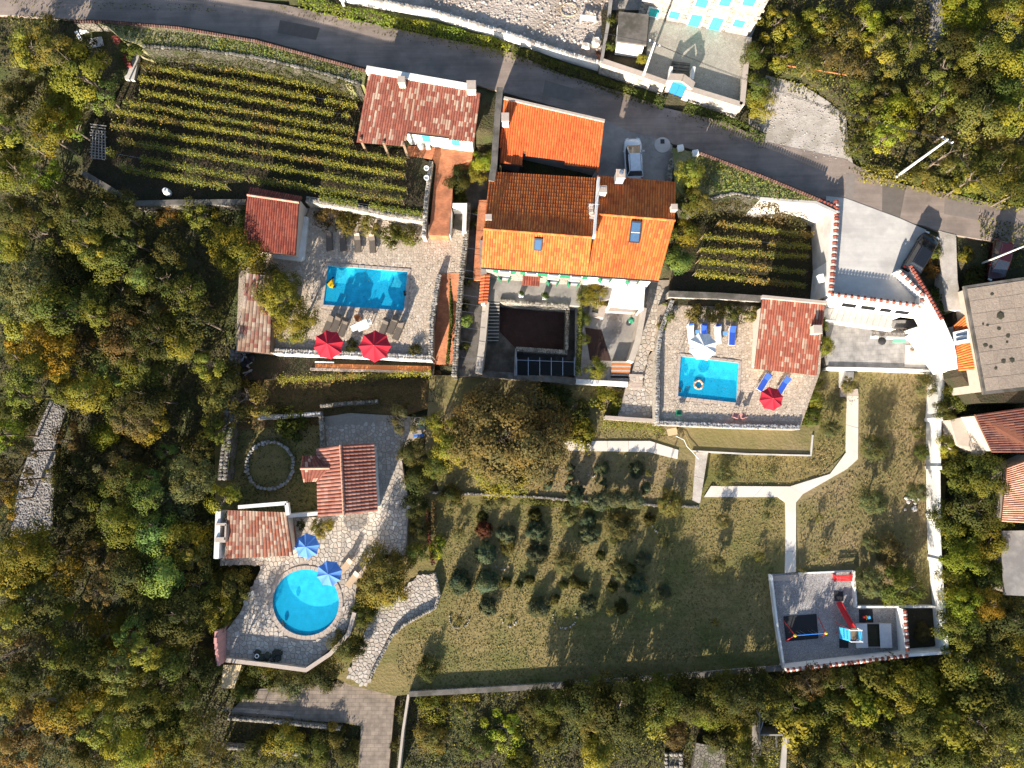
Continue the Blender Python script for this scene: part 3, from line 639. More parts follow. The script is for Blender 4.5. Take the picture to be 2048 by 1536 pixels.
wall('yard_wall', 'pale stone wall along the road left of the blue gate', [(1203, 122), (1287, 150), (1332, 166)], 6.9, 9.1, 0.45, M['pale_stone'], cap=M['coping'])
wall('yard_wall', 'pale stone wall along the road right of the blue gate', [(1372, 176), (1484, 210)], 6.9, 9.1, 0.45, M['pale_stone'], cap=M['coping'])
wall('yard_wall', 'pale stone side wall of the yard with blue shutters', [(1484, 210), (1492, 130), (1498, 75)], 8.0, 9.1, 0.4, M['pale_stone'], cap=M['coping'])
wall('yard_wall', 'thin grey wall between the ruin ground and the flat-roofed annex', [(1203, 122), (1216, 50), (1226, -30)], 7.8, 9.2, 0.3, M['concrete'])
wall('boundary_wall', 'dark stone wall bounding the big vineyard on the wood side', [(165, 345), (268, 407), (350, 405), (492, 404)], 3.0, 5.2, 0.45, M['dark_stone'], cap=M['dark_concrete'])
wall('bank_wall', 'rough stone bank wall between the big vineyard and the pool deck', [(612, 398), (700, 412), (790, 430), (852, 438)], 2.9, 4.9, 0.6, M['pale_stone'], stones=0.45)
wall('brick_path_wall', 'white rubble wall between the vineyard and the orange brick path', [(862, 322), (852, 400), (847, 472)], 4.0, 5.3, 0.4, M['pale_stone'], stones=0.3, sc=[(0.5, 0.46, 0.41), (0.38, 0.34, 0.3)])
wall('planter_wall', 'small white masonry box beside the orange brick path', [(905, 410), (930, 410), (928, 462)], 2.8, 4.7, 0.4, M['white_wall'])
wall('planter_wall', 'short white wall edge next to the masonry box', [(900, 412), (897, 470)], 2.8, 4.5, 0.3, M['white_wall'])
wall('ramp_wall', 'rubble wall between the pool deck and the orange ramp', [(878, 548), (863, 640), (861, 714)], 1.0, 3.7, 0.45, M['stone'], stones=0.28, sc=[(0.4, 0.36, 0.32), (0.3, 0.27, 0.24), (0.45, 0.41, 0.36)])
wall('passage_wall', 'long rubble wall between the orange ramp and the side passage', [(936, 405), (932, 470), (922, 560), (908, 752)], 1.0, 3.9, 0.5, M['stone'], stones=0.3)
wall('deck_wall', 'sunlit white wall under the two red parasols', [(545, 702), (700, 708), (863, 716)], 1.0, 3.35, 0.55, M['white_wall'], stones=0.3, sc=[(0.5, 0.46, 0.41), (0.38, 0.34, 0.3)])
wall('junk_strip_wall', 'thin white kerb wall above the yellow vine hedge', [(620, 738), (760, 742), (862, 746)], 0.4, 1.75, 0.25, M['coping'])
wall('wood_edge_wall', 'broad grey stone wall along the edge of the wood', [(470, 700), (460, 800), (453, 880), (444, 960)], 0.0, 2.1, 0.95, M['dark_stone'], stones=0.4, sc=[(0.36, 0.33, 0.3), (0.28, 0.25, 0.22)])
wall('lawn_wall', 'white rubble wall below the shaded brown lawn', [(515, 835), (580, 832), (642, 827)], 0.2, 1.5, 0.45, M['pale_stone'], stones=0.33, sc=[(0.68, 0.66, 0.63), (0.55, 0.52, 0.5)])
wall('lawn_wall', 'dark stone wall north of the shaded paved yard', [(640, 812), (700, 806), (755, 803)], 0.4, 1.6, 0.4, M['dark_stone'], stones=0.35)
wall('garden_wall', 'dark wall running down beside the stone ring garden', [(641, 832), (645, 892)], 0.2, 1.7, 0.4, M['stone'], stones=0.35)
wall('shed_wall', 'white wall joining the shed to the gabled house', [(572, 1033), (636, 1027)], 0.2, 2.4, 0.35, M['white_wall'])
wall('terrace_parapet', 'brown parapet round the southern edge of the round pool terrace', [(452, 1320), (530, 1329), (612, 1340), (660, 1308), (697, 1268), (709, 1225)], -0.8, 1.55, 0.3, M['beige_wall'], cap=M['coping'])
wall('path_kerb', 'pale curved kerb wall along the crazy-paved path', [(868, 1146), (873, 1165), (878, 1192), (870, 1216), (840, 1232), (808, 1250), (782, 1274), (760, 1318), (738, 1358)], -0.2, 0.5, 0.28, M['pale_stone'], stones=0.26)
wall('orchard_wall', 'low dark stone wall between the olive strip and the lawn', [(862, 985), (950, 988), (1060, 993), (1200, 1004), (1398, 1014)], -0.2, 1.05, 0.3, M['dark_stone'], stones=0.3, sc=[(0.22, 0.2, 0.17), (0.3, 0.27, 0.23)])
wall('bottom_wall', 'long stone wall along the southern edge of the lawn', [(818, 1388), (1000, 1378), (1180, 1367), (1250, 1362), (1400, 1350), (1565, 1336)], -1.6, 0.45, 0.42, M['stone'], cap=M['dark_concrete'])
wall('drive_wall', 'thin pale wall along the right of the block-paved drive', [(817, 1388), (806, 1460), (795, 1560)], -2.0, 0.0, 0.25, M['beige_wall'])
wall('drive_kerb', 'low stone wall left of the block-paved drive', [(455, 1437), (560, 1445), (680, 1458)], -1.4, -0.35, 0.35, M['stone'], stones=0.3)
wall('bed_wall', 'low rubble wall behind the bottom left shrub bed', [(448, 1495), (520, 1500), (620, 1512)], -1.6, -0.5, 0.35, M['stone'], stones=0.3)
wall('pool_wall', 'rubble wall on the alley side of the small pool deck', [(1345, 600), (1322, 660), (1316, 700), (1314, 845)], 1.5, 3.6, 0.4, M['pale_stone'], stones=0.3, sc=[(0.42, 0.4, 0.38), (0.3, 0.28, 0.26)])
wall('pool_wall', 'dark-topped stone wall at the southern edge of the small pool deck', [(1314, 845), (1450, 851), (1600, 855)], 0.0, 3.3, 0.45, M['pale_stone'], stones=0.28, sc=[(0.4, 0.4, 0.42), (0.3, 0.3, 0.32)])
wall('vineyard_wall', 'pale rough wall below the small vineyard', [(1337, 588), (1440, 592), (1530, 598)], 2.8, 4.1, 0.55, M['pale_stone'], cap=M['dark_concrete'])
wall('rose_bed_wall', 'thin white kerb round the bed below the small pool', [(1385, 902), (1500, 908), (1622, 911), (1626, 870)], -0.2, 1.25, 0.15, M['pale_concrete'])
wall('alley_wall', 'pale wall closing the foot of the stone alley', [(1210, 835), (1312, 842)], 0.5, 2.3, 0.3, M['pale_stone'], cap=M['coping'])
# courtyard walls
wall('courtyard_wall', 'broad beige wall on the passage side of the main courtyard', [(972, 604), (965, 680), (957, 745)], 0.5, 4.0, 0.65, M['beige_wall'])
wall('courtyard_wall', 'brown stone wall closing the main courtyard to the south', [(955, 746), (1030, 752), (1150, 762)], -0.2, 2.4, 0.55, M['stone'], cap=M['dark_concrete'])
wall('courtyard_wall', 'white-faced wall at the south end of the side courtyard', [(1152, 762), (1256, 768)], -0.2, 2.5, 0.45, M['white_wall'])
wall('courtyard_wall', 'tall beige wall between the side courtyard and the stepped alley', [(1288, 615), (1276, 680), (1262, 722)], 1.5, 4.0, 0.6, M['beige_wall'])
wall('sunken_court_wall', 'rough pale wall along the north side of the sunken court', [(1000, 600), (1070, 606), (1138, 611)], 0.9, 3.7, 0.35, M['stone'], stones=0.3)
wall('sunken_court_wall', 'rough stone wall along the right side of the sunken court', [(1136, 611), (1133, 700)], 0.9, 2.9, 0.4, M['dark_stone'], stones=0.3)
wall('sunken_court_wall', 'rough stone wall between the sunken court and the glass-roofed pen', [(1032, 697), (1135, 704)], 0.9, 2.9, 0.4, M['stone'], stones=0.3)
wall('sunken_court_wall', 'thin wall left of the glass-roofed pen', [(1032, 697), (1030, 752)], 0.9, 2.6, 0.2, M['concrete'])
wall('garage_boundary_wall', 'grey wall between the small house and the orange garage roof', [(1000, 175), (995, 230), (988, 330), (983, 362)], 4.0, 9.9, 0.5, M['concrete'], cap=M['dark_concrete'])
wall('driveway_wall', 'rubble wall beside the white car', [(1350, 296), (1342, 330), (1338, 362)], 5.5, 7.8, 0.45, M['stone'], stones=0.3)
# eastern property
wall('tiled_wall', 'white wall with red and white tile coping beside the small vineyard', [(1672, 400), (1673, 434), (1667, 520), (1661, 588)], 2.9, 7.75, 0.3, M['white_wall'], tiles=(CAPT, 0.3, 0.5))
wall('tiled_wall', 'white corner wall with tile coping above the small vineyard', [(1638, 400), (1672, 414)], 3.0, 7.75, 0.3, M['white_wall'], tiles=(REDT, 0.3, 0.5))
wall('vineyard_bank', 'sunlit cream retaining wall at the top corner of the small vineyard', [(1520, 397), (1632, 405), (1674, 425)], 3.0, 7.95, 0.3, M['pale_concrete'])
wall('vineyard_bank', 'mossy rubble wall holding the grass verge above the small vineyard', [(1362, 398), (1385, 421), (1420, 396), (1470, 387), (1520, 396)], 3.0, 7.93, 0.4, M['shaded_mossy_stone'], stones=.35)
slab('side_plot', [(1905, 630), (1930, 560), (2120, 520), (2120, 805), (1962, 805), (1925, 752)], 6.2, M['soil'], depth=3)
wall('tiled_wall', 'white front wall with tile coping above the garage windows', [(1661, 588), (1745, 599), (1842, 612)], 6.9, 7.75, 0.3, M['white_wall'], tiles=(CAPT, 0.3, 0.45))
wall('tiled_wall', 'inner slanting white wall with dark tile coping by the black car', [(1797, 540), (1846, 590), (1842, 612)], 6.0, 8.0, 0.3, M['white_wall'], tiles=([(0.5, 0.45, 0.42), (0.25, 0.1, 0.08)], 0.32, 0.45))
wall('tiled_wall', 'outer slanting white wall with tile coping by the black car', [(1820, 530), (1855, 588), (1884, 640)], 5.0, 8.0, 0.3, M['white_wall'], tiles=(REDT, 0.32, 0.45))
wall('tall_white_wall', 'tall white wall curving round the garage yard', [(1883, 638), (1905, 688), (1913, 730), (1893, 743)], 0.8, 5.0, 0.35, M['white_wall'], wz=[7.8, 7.0, 5.6, 3.6])
wall('yard_kerb', 'white kerb wall at the edge of the grey garage yard', [(1656, 736), (1760, 738), (1868, 742)], -0.2, 1.5, 0.25, M['white_wall'])
e = [(1888, 742), (1882, 838), (1881, 838.1), (1881, 935), (1880, 935.1), (1881, 1034), (1880, 1034.1), (1884, 1120), (1884, 1120.1), (1896, 1304)]
bt = thing('stepped_boundary_wall', 'long stepped white wall along the right edge of the lawn', 'wall', tuple(W(1884, 742, 0)))
segs = [((1888, 742), (1881, 838), 2.5), ((1880, 839), (1879, 936), 2.2), ((1878, 937), (1879, 1034), 2.0), ((1878, 1035), (1881, 1122), 1.9), ((1881, 1123), (1895, 1304), 1.8)]
for a, b, z in segs:
    L_, R_ = strip([W(*a, z), W(*b, z)], 0.28); mb = MB(); mb.prism([Vector((p.x, p.y, z)) for p in L_+R_[::-1]], 0, zbot=-1.5); mb.build('wall_section', M['white_wall'], bt)
    pp = W(*b, z); mb = MB(); mb.box((pp.x-0.02, pp.y, z/2+0.05), (0.42, 0.35, z+0.12)); mb.build('pier', M['white_wall'], bt)
WG = dict(m=M['white_wall'])
wall('playground_wall', 'white wall along the left of the playground', [(1543, 1150), (1555, 1250), (1569, 1337)], -1.0, 0.75, 0.2, M['white_wall'])
wall('playground_wall', 'thin white wall at the top of the playground', [(1598, 1147), (1707, 1142)], -0.4, 0.3, 0.14, M['white_wall'])
wall('playground_wall', 'short white wall behind the red bench', [(1709, 1142), (1713, 1214)], -0.4, 0.7, 0.16, M['white_wall'])
wall('playground_wall', 'thin white wall behind the spring rider', [(1713, 1214), (1800, 1214), (1876, 1214)], -0.4, 0.7, 0.2, M['white_wall'])
wall('playground_wall', 'white wall with tile coping at the bottom of the playground', [(1572, 1340), (1700, 1325), (1816, 1311)], -1.5, 1.7, 0.25, M['white_wall'], tiles=(CAPT, 0.3, 0.4))
wall('playground_wall', 'white wall with tile coping beside the sandpit', [(1809, 1219), (1815, 1309)], -0.3, 1.6, 0.22, M['white_wall'], tiles=(CAPT, 0.3, 0.4))
wall('playground_wall', 'plain white wall at the bottom right corner of the playground', [(1816, 1311), (1894, 1305)], -1.5, 1.75, 0.28, M['white_wall'])

# patches and repairs in the asphalt
for nm_, pts_, m_ in (('asphalt_patch', [(1765, 362), (1812, 374), (1800, 436), (1764, 424)], (0.15, 0.125, 0.105)), ('asphalt_patch', [(1692, 346), (1710, 350), (1706, 402), (1690, 400)], (0.25, 0.21, 0.18)), ('asphalt_patch', [(560, 40), (640, 56), (632, 80), (555, 66)], (0.15, 0.12, 0.1)), ('asphalt_patch', [(1090, 160), (1150, 178), (1143, 205), (1085, 190)], (0.2, 0.17, 0.14)), ('asphalt_patch', [(1890, 392), (1960, 405), (1955, 440), (1888, 428)], (0.22, 0.18, 0.155))):
    mb = MB(); mb.prism([W(x, y, 7.006) for x, y in pts_], .05); setp(mb.build(nm_, mat('patch_%d' % len(bpy.data.materials), m_, tuple(x*.85 for x in m_), 2.0, bump=.4, bscale=30)), kind='structure')
# ================================================================ BUILDINGS
def tiles_on(mb, eL, eR, rR, rL, pal, cw=0.24, rl=0.42, keep=None, seed=0):
    """barrel tiles in columns running from the ridge (rL-rR) down to the eave (eL-eR)"""
    rs = random.Random(seed); eL, eR, rR, rL = map(Vector, (eL, eR, rR, rL))
    nc = max(1, round(((eR-eL).length+(rR-rL).length)/2/cw)); nr = max(1, round(((rL-eL).length+(rR-eR).length)/2/rl))
    N_ = (eR-eL).cross(rL-eL).normalized()
    if N_.z < 0: N_ = -N_
    for i in range(nc):
        e0 = eL.lerp(eR, i/nc); e1 = eL.lerp(eR, (i+1)/nc); r0 = rL.lerp(rR, i/nc); r1 = rL.lerp(rR, (i+1)/nc)
        run = None; last = None
        for j in range(nr):
            a, b = j/nr, (j+1)/nr+0.02
            cx = (e0.lerp(r0, (a+b)/2)+e1.lerp(r1, (a+b)/2))/2
            if keep and not keep(cx.x, cx.y): continue
            if last is None or rs.random() < 0.85: last = rs.choice(pal)
            col = vr(last, 0.13); vs = []
            for k, (f, up) in enumerate(((a, 0.045), (b, 0.015))):
                p, q = e0.lerp(r0, f), e1.lerp(r1, f); w = (q-p)
                j_ = rs.uniform(-.012, .012)
                for u, h in ((0.04, 0.0), (0.2, 0.042), (0.5, 0.066), (0.8, 0.042), (0.96, 0.0)):
                    vs.append(p + w*(u+j_) + N_*(h+up))
            fs = [(k, k+1, k+6, k+5) for k in range(4)] + [(0, 1, 2, 3, 4)]
            mb.add(vs, fs, col)
def roof_part(parent, quads, pal, cw=0.24, rl=0.42, keep=None, th=0.14, outline=None, seed=0, name='roof'):
    """one roof: underboards as 'roof', clay tiles as its child"""
    mb = MB()
    for qd in quads:
        qd = [Vector(p) for p in qd]
        if outline is None: mb.prism([p-Vector((0, 0, 0.01)) for p in qd], th)
    if outline is not None: mb.prism(outline, th)
    r = mb.build(name, M['under_roof'], parent)
    tb = MB()
    for k, qd in enumerate(quads): tiles_on(tb, *qd, pal, cw, rl, keep, seed+k)
    o = tb.build('roof_tile', M['tile'], r); o['kind'] = 'stuff'
    return r
def ridge_cap(parent, a, b, pal, w=0.26, n=None):
    mb = MB(); a = Vector(a); b = Vector(b); d = b-a; n = n or max(1, int(d.length/0.4)); dn = d.normalized(); s = Vector((-dn.y, dn.x, 0)).normalized()
    for i in range(n):
        p = a+d*(i/n); q_ = a+d*((i+1.06)/n); vs = []
        for P, u in ((p, .03), (q_, 0)):
            for k, h in ((-.5, 0), (-.28, .09), (0, .13), (.28, .09), (.5, 0)): vs.append(P+s*(k*w)+Vector((0, 0, h+u+0.03)))
        mb.add(vs, [(k, k+1, k+6, k+5) for k in range(4)]+[(0, 1, 2, 3, 4)], vr(random.choice(pal), .12))
    mb.build('ridge_tile', M['tile'], parent)['kind'] = 'stuff'
def plane_z(a, b, c):
    a, b, c = map(Vector, (a, b, c)); n = (b-a).cross(c-a)
    return lambda x, y: a.z-(n.x*(x-a.x)+n.y*(y-a.y))/n.z
def walls_under(parent, foot, zf, z0, m, inset=0.35, drop=0.18, name='wall'):
    """solid walls below a roof: foot = world outline of the roof, zf(x, y) = roof height there"""
    P = offset_poly(foot, inset); mb = MB(); n = len(P)
    top = [Vector((p.x, p.y, zf(p.x, p.y)-drop)) for p in P]; bot = [Vector((p.x, p.y, z0)) for p in P]
    a = sum(p.x*q.y-q.x*p.y for p, q in zip(P, P[1:]+P[:1]))
    fs = [((i, (i+1) % n, n+(i+1) % n, n+i)[::-1] if a > 0 else (i, (i+1) % n, n+(i+1) % n, n+i)) for i in range(n)]
    mb.add(top+bot, fs+[tuple(range(n))]); return mb.build(name, m, parent)
def chimney(parent, p, w, d, h, m, cap=True, rz=0.0, pot=False):
    mb = MB(); mb.box((p.x, p.y, p.z+h/2-0.3), (w, d, h+0.6), rz); c = mb.build('chimney', m, parent)
    if cap:
        k = MB()
        for sx in (-1, 1):
            for sy in (-1, 1): k.box((p.x+sx*(w/2-.07), p.y+sy*(d/2-.07), p.z+h+0.08), (0.1, 0.1, 0.17), rz)
        k.box((p.x, p.y, p.z+h+0.2), (w+0.12, d+0.12, 0.09), rz, taper=0.9); k.build('chimney_cap', M['coping'], c)
    if pot:
        k = MB(); k.lathe((p.x, p.y, p.z+h+0.2), [(0.16, 0), (0.18, 0.1), (0.12, 0.3), (0.2, 0.34), (0.02, 0.42)], 10); k.build('cowl', M['steel'], c)
    return c
def window(parent, p, t, n, w, h, sh=None, state='open', shm=None, glassm=None, sill=True, surround=None, name='window'):
    """p centre on the wall face, t along the wall, n outwards"""
    t = Vector(t).normalized(); n = Vector(n).normalized(); up = Vector((0, 0, 1)); rz = math.atan2(t.y, t.x)
    mb = MB(); fw = 0.07
    sm = surround or M['white']
    e_ = 0.16 if surround else 0.08
    for s_ in (-1, 1): mb.box(p+t*(s_*(w/2+e_/2))+n*0.03, (e_, 0.08, h+2*e_), rz)
    for s_ in (-1, 1): mb.box(p+up*(s_*(h/2+e_/2))+n*0.034, (w, 0.08, e_), rz)
    f = mb.build(name, sm, parent)
    g = MB(); g.box(p+n*0.004, (w, 0.03, h), rz); g.build('pane', glassm or M['glass'], f)
    if sill and name == 'window': s2 = MB(); s2.box(p-up*(h/2+e_+0.03)+n*0.1, (w+0.3, 0.2, 0.06), rz); s2.build('sill', M['coping'], f)
    if sh:
        for s_ in (-1, 1):
            k = MB()
            if state == 'open': c = p+t*(s_*(w/2+w/4+0.1))+n*0.12; k.box(c, (w/2, 0.05, h), rz+s_*0.12)
            elif state == 'ajar': c = p+t*(s_*(w/2+0.02))+n*(w/4+0.05); k.box(c, (w/2, 0.05, h), rz+s_*1.0)
            else: c = p+t*(s_*w/4)+n*0.06; k.box(c, (w/2-0.02, 0.05, h), rz)
            for zz in (-0.3, 0.3): k.box(c+up*(zz*h)+n*0.035, (w/2-0.06, 0.03, 0.07), rz+(s_*0.12 if state == 'open' else 0))
            k.build('shutter', shm or sh, f)
    return f

# ---- main house
zE, zR = 9.3, 11.2
t = thing('stone_house', 'big stone house with bright orange tiled roof and green shutters', 'house', tuple(W(1130, 560, 3.5)))
A = W(962.5, 534, zE); B = W(1317.5, 561, zE)
Rl = W(967, 458, zR); Rm = W(1184, 475, zR)
Nl = W(980, 344, 9.4); Nr = W(1192, 357, 9.4)
Rr1 = W(1189, 428, 11.2); Rr2 = W(1350, 441, 11.2)
mid = A.lerp(B, 0.60)
Nl2 = W(1194, 352, 9.8); Nr2 = W(1352, 365, 9.8)
r1 = roof_part(t, [(A, mid, Rm, Rl)], NEW, seed=11)
r2 = roof_part(t, [(mid, B, Rr2, Rr1)], NEW, seed=12)
r3 = roof_part(t, [(Nr, Nl, Rl, Rm)], NEW, seed=13)
r4 = roof_part(t, [(Nr2, Nl2, Rr1, Rr2)], NEW, seed=14)
ridge_cap(r1, Rl, Rm, NEW); ridge_cap(r2, Rr1, Rr2, NEW)
up = Vector((0, 0, 1))
def quadwalls(parent, name, pts_top, z0, m):
    mb = MB(); n = len(pts_top); bot = [Vector((p.x, p.y, z0)) for p in pts_top]
    mb.add(list(pts_top)+bot, [(i, n+i, n+(i+1) % n, (i+1) % n) for i in range(n)]+[tuple(range(n))]); return mb.build(name, m, parent)
FD = (B-A); FD.z = 0; FD.normalize(); FN = Vector((FD.y, -FD.x, 0))       # along the south front, and outwards
def ins(p, a, b, dz=-0.2): return p + FD*a - FN*b + up*dz
zc = lambda p, z: Vector((p.x, p.y, z))
mi = ins(mid, 0, 0.4)
quadwalls(t, 'wall', [ins(A, .35, .4), mi, ins(Rm, 0, 0), zc(ins(Nr, 0, -.35), 9.1), zc(ins(Nl, .35, -.35), 9.1), ins(Rl, .35, 0)], 2.0, M['house_stone'])
quadwalls(t, 'wall', [mi+FD*0.01, ins(B, -.35, .4), ins(Rr2, -.35, 0), zc(ins(Nr2, -.35, -.35), 9.5), zc(ins(Nl2, .02, -.35), 9.5), ins(Rr1, 0.02, 0)], 2.0, M['white_wall'])
mb = MB(); mb.bar(A+FN*0.07-up*.12, B+FN*0.07-up*.12, 0.14, 0.12); mb.build('gutter', M['dark'], t)
mb = MB(); mb.bar(Rm+FD*.15+up*.25, ins(Nr, .12, -.5, 1.1), .22, .8); mb.build('party_wall', M['white_wall'], t)
wp = A - FN*0.4 + FN*0.02
for (x, y, w_, h_, nm) in ((1009, 541, 1.0, 1.25, 0), (1063, 546, 1.0, 1.25, 0), (1108, 549, 1.0, 1.25, 0), (1153, 552, 1.0, 1.25, 0), (1210, 557, 1.0, 1.2, 1), (1265, 561, 1.0, 1.2, 1)):
    p = on_plane(x, y, wp, FN); p.z = 7.35
    window(t, p, FD, FN, w_, h_, M['green_paint'], 'open' if nm == 0 else 'ajar')
for (x, y) in ((1009, 556), (1105, 564), (1146, 567)):
    p = on_plane(x, y, wp, FN); p.z = 4.75; window(t, p, FD, FN, 0.95, 1.15, M['green_paint'], 'ajar')
p = on_plane(1062, 560, wp, FN); p.z = 4.55
window(t, p, FD, FN, 0.95, 2.0, None, name='door', glassm=M['wood'])
a_ = p+FD*-0.9+FN*0.0; cz = 6.15
cL, cR = Vector((p.x, p.y, cz))-FD*.85, Vector((p.x, p.y, cz))+FD*.85
roof_part(t, [(cL+FN*.95-up*.3, cR+FN*.95-up*.3, cR+FN*.02, cL+FN*.02)], REDT, name='door_canopy', seed=3)
def skylight(parent, px_c, py_c, w_, l_, plane3, blind=0.0):
    f = plane_z(*plane3); q = W(px_c, py_c, 10.0)
    for _ in range(4): q = W(px_c, py_c, f(q.x, q.y))
    d = Vector((-FN.x, -FN.y, 0)); s = f(q.x+d.x, q.y+d.y)-f(q.x, q.y); d = (d+up*s).normalized(); N_ = FD.cross(d).normalized()
    def quad(mb, c, ww, ll, hh, cc=(1, 1, 1)):
        vs = [c+FD*(a*ww/2)+d*(b*ll/2)+N_*z_ for z_ in (0, hh) for a, b in ((-1, -1), (1, -1), (1, 1), (-1, 1))]
        mb.add(vs, [(4, 5, 6, 7), (0, 1, 5, 4), (1, 2, 6, 5), (2, 3, 7, 6), (3, 0, 4, 7)], cc)
    mb = MB(); c = q+N_*0.02; quad(mb, c, w_, l_, 0.24); fr = mb.build('skylight', M['dark'], parent)
    g = MB(); quad(g, c+N_*0.245+d*0.0, w_-.22, l_-.25, 0.012); g.build('pane', M['sky_glass'], fr)
    if blind: g = MB(); quad(g, c+N_*0.27-d*(l_*0.02), w_-.2, 0.05, 0.02); g.build('glazing_bar', M['white'], fr)
M['sky_glass'] = plain('skylight_glass', (0.06, 0.12, 0.22), 0.05, 0.0, 1.0)
skylight(t, 1076, 488, .78, 1.15, (A, mid, Rl)); skylight(t, 1270, 464, 1.0, 1.95, (mid, B, Rr1), 1)
chimney(t, W(1203, 388, 10.6), .62, .62, 1.0, M['cream']); chimney(t, W(1237, 360, 10.2), .75, .8, 1.3, M['grey'], pot=True)
chimney(t, W(1345, 420, 11.0), .5, .5, .6, M['cream']); chimney(t, W(978, 440, 10.3), .5, .5, .6, M['cream'])
mb = MB()
for k in range(10):
    q = W(1184-random.uniform(0, 4), 412+k*5, 10.6); q.z = 10.6; mb.box((q.x, q.y, 10.65), (0.4, 0.2, 0.22), random.uniform(-.2, .2), vr((0.55, .45, .38), .3))
mb.build('flashing_stone', M['rock'], t)
# antenna on the party wall
an = thing('roof_antenna', 'thin metal TV antenna on the white party wall of the orange roof', 'antenna', tuple(W(1184, 420, 11.2)))
mb = MB(); q = W(1184, 420, 11.0); mb.tube(q, q+up*1.6, 0.025); mb.build('mast', M['steel'], an)
mb = MB(); mb.tube(q+up*1.5-FD*.5, q+up*1.5+FD*.5, 0.015)
for k in range(6): c = q+up*1.5+FD*(-.45+.18*k); mb.tube(c-FN*.3, c+FN*.3, .01)
mb.build('boom', M['steel'], an)

# ---- garage roof by the road
t = thing('garage', 'low garage with orange tiled lean-to roof beside the white car', 'garage', tuple(W(1100, 300, 4.0)))
a, b, c_ = W(1008, 197, 10.2), W(1209, 243, 10.2), W(1197, 341, 8.9)
pz = plane_z(a, b, c_)
def onz(x, y, f):
    q = W(x, y, 9.5)
    for _ in range(6): q = W(x, y, f(q.x, q.y))
    return q
out = [onz(x, y, pz) for x, y in [(1008, 197), (1209, 243), (1197, 341), (1046, 305), (1045, 333), (998, 327)]]
o2 = [(p.x, p.y) for p in out]
SW, SE = onz(994, 335, pz), onz(1196, 353, pz)
rr = roof_part(t, [(SW, SE, out[1], out[0])], [(0.6, 0.13, 0.035), (0.55, 0.115, 0.03), (0.64, 0.15, 0.04)], keep=lambda x, y: inside(x, y, o2), outline=[p-up*.02 for p in out], seed=21)
walls_under(t, o2, pz, 4.0, M['concrete'], 0.3)
mb = MB(); mb.bar(out[0]+up*.1, out[1]+up*.1, .25, .2); mb.build('verge_cap', M['coping'], t)
chimney(t, onz(1011, 247, pz), .62, .8, 1.1, M['cream'])

# ---- small white house with mottled roof
t = thing('small_house', 'small white house with mottled red tile roof and turquoise shutters', 'house', tuple(W(830, 280, 4.6)))
a, b, c_ = W(737, 150, 9.4), W(960, 190, 9.4), W(948, 281, 8.1)
pz = plane_z(a, b, c_)
out = [onz(x, y, pz) for x, y in [(737, 149), (961, 189), (948, 280), (815, 264), (811, 292), (715, 282)]]
o2 = [(p.x, p.y) for p in out]
roof_part(t, [(onz(713, 285, pz), onz(946, 304, pz), out[1], out[0])], OLD, keep=lambda x, y: inside(x, y, o2), outline=[p-up*.02 for p in out], cw=0.25, rl=.48, seed=31)
foot = [(p.x, p.y) for p in [out[0], out[1], out[2], out[3], onz(812, 278, pz), onz(722, 268, pz)]]
walls_under(t, [(p.x, p.y) for p in [out[0], out[1], out[2], out[3], onz(735, 254, pz)]], pz, 4.0, M['white_wall'], 0.3)
d1 = (out[2]-out[3]); d1.z = 0; d1.normalize(); n1 = Vector((d1.y, -d1.x, 0)); wp1 = out[3]-n1*.3+n1*.02
mb = MB(); mb.bar(out[3]+n1*.06-up*.08, out[2]+n1*.06-up*.08, .12, .12); mb.build('gutter', M['dark'], t)
for x, y in ((852, 273), (911, 281)):
    p = on_plane(x, y, wp1, n1); p.z = 6.55; window(t, p, d1, n1, 0.85, 1.3, M['turquoise'], 'closed')
mb = MB()
for x, y in ((722, 280), (768, 287), (808, 290)):
    q = onz(x, y, pz); mb.box((q.x, q.y, 6.1), (.22, .22, 3.6))
mb.build('porch_post', M['wood'], t)
chimney(t, onz(806, 170, pz), .62, .62, 0.8, M['cream']); chimney(t, onz(944, 181, pz), .8, .9, 0.8, M['cream'])
mb = MB(); mb.bar(W(735, 143, 9.2)+up*.2, W(941, 179, 9.2)+up*.2, .55, .8); mb.build('parapet', M['white_wall'], t)

# ---- sheds by the pool
t = thing('tiled_shed', 'dark red tiled shed beside the pool deck', 'shed', tuple(W(545, 450, 3.0)))
RL_, RR_ = W(495, 390, 6.5), W(598, 405, 6.5); EL_, ER_ = W(484, 497, 5.4), W(591, 511, 5.4); TL_, TR_ = W(501, 375, 6.1), W(604, 394, 6.1)
r = roof_part(t, [(EL_, ER_, RR_, RL_), (TR_, TL_, RL_, RR_)], REDT, seed=41); ridge_cap(r, RL_, RR_, [(0.5, .25, .18)])
quadwalls(t, 'wall', [EL_+FD*.3+Vector((0, .3, -.2)), ER_+Vector((-.3, .3, -.2)), RR_+Vector((-.3, 0, -.2)), TR_+Vector((-.3, -.2, -.2)), TL_+Vector((.3, -.2, -.2)), RL_+Vector((.3, 0, -.2))], 2.0, M['cream'])
mb = MB(); mb.box((0, 0, 0), (0.1, 0.1, .1))
t = thing('shed_bench', 'pale L-shaped masonry bench round the corner of the red shed', 'bench', tuple(W(600, 480, 3.0)))
mb = MB(); mb.prism(WP([(598, 430), (616, 434), (607, 516), (601, 521), (545, 514), (546, 504), (590, 508)], 3.5), .5); mb.build('bench_slab', M['white_wall'], t)
bx = W(595, 506, 3.5)
for k in range(3):
    o = MB(); q = W(595-k*1, 492+k*8, 3.5); o.box((q.x, q.y, 3.62), (.26, .26, .24)); setp(o.build('dark_crate', M['dark']), f'dark crate on the pale shed bench, {["top", "middle", "bottom"][k]} one of three', 'crate', 'crates on the shed bench')
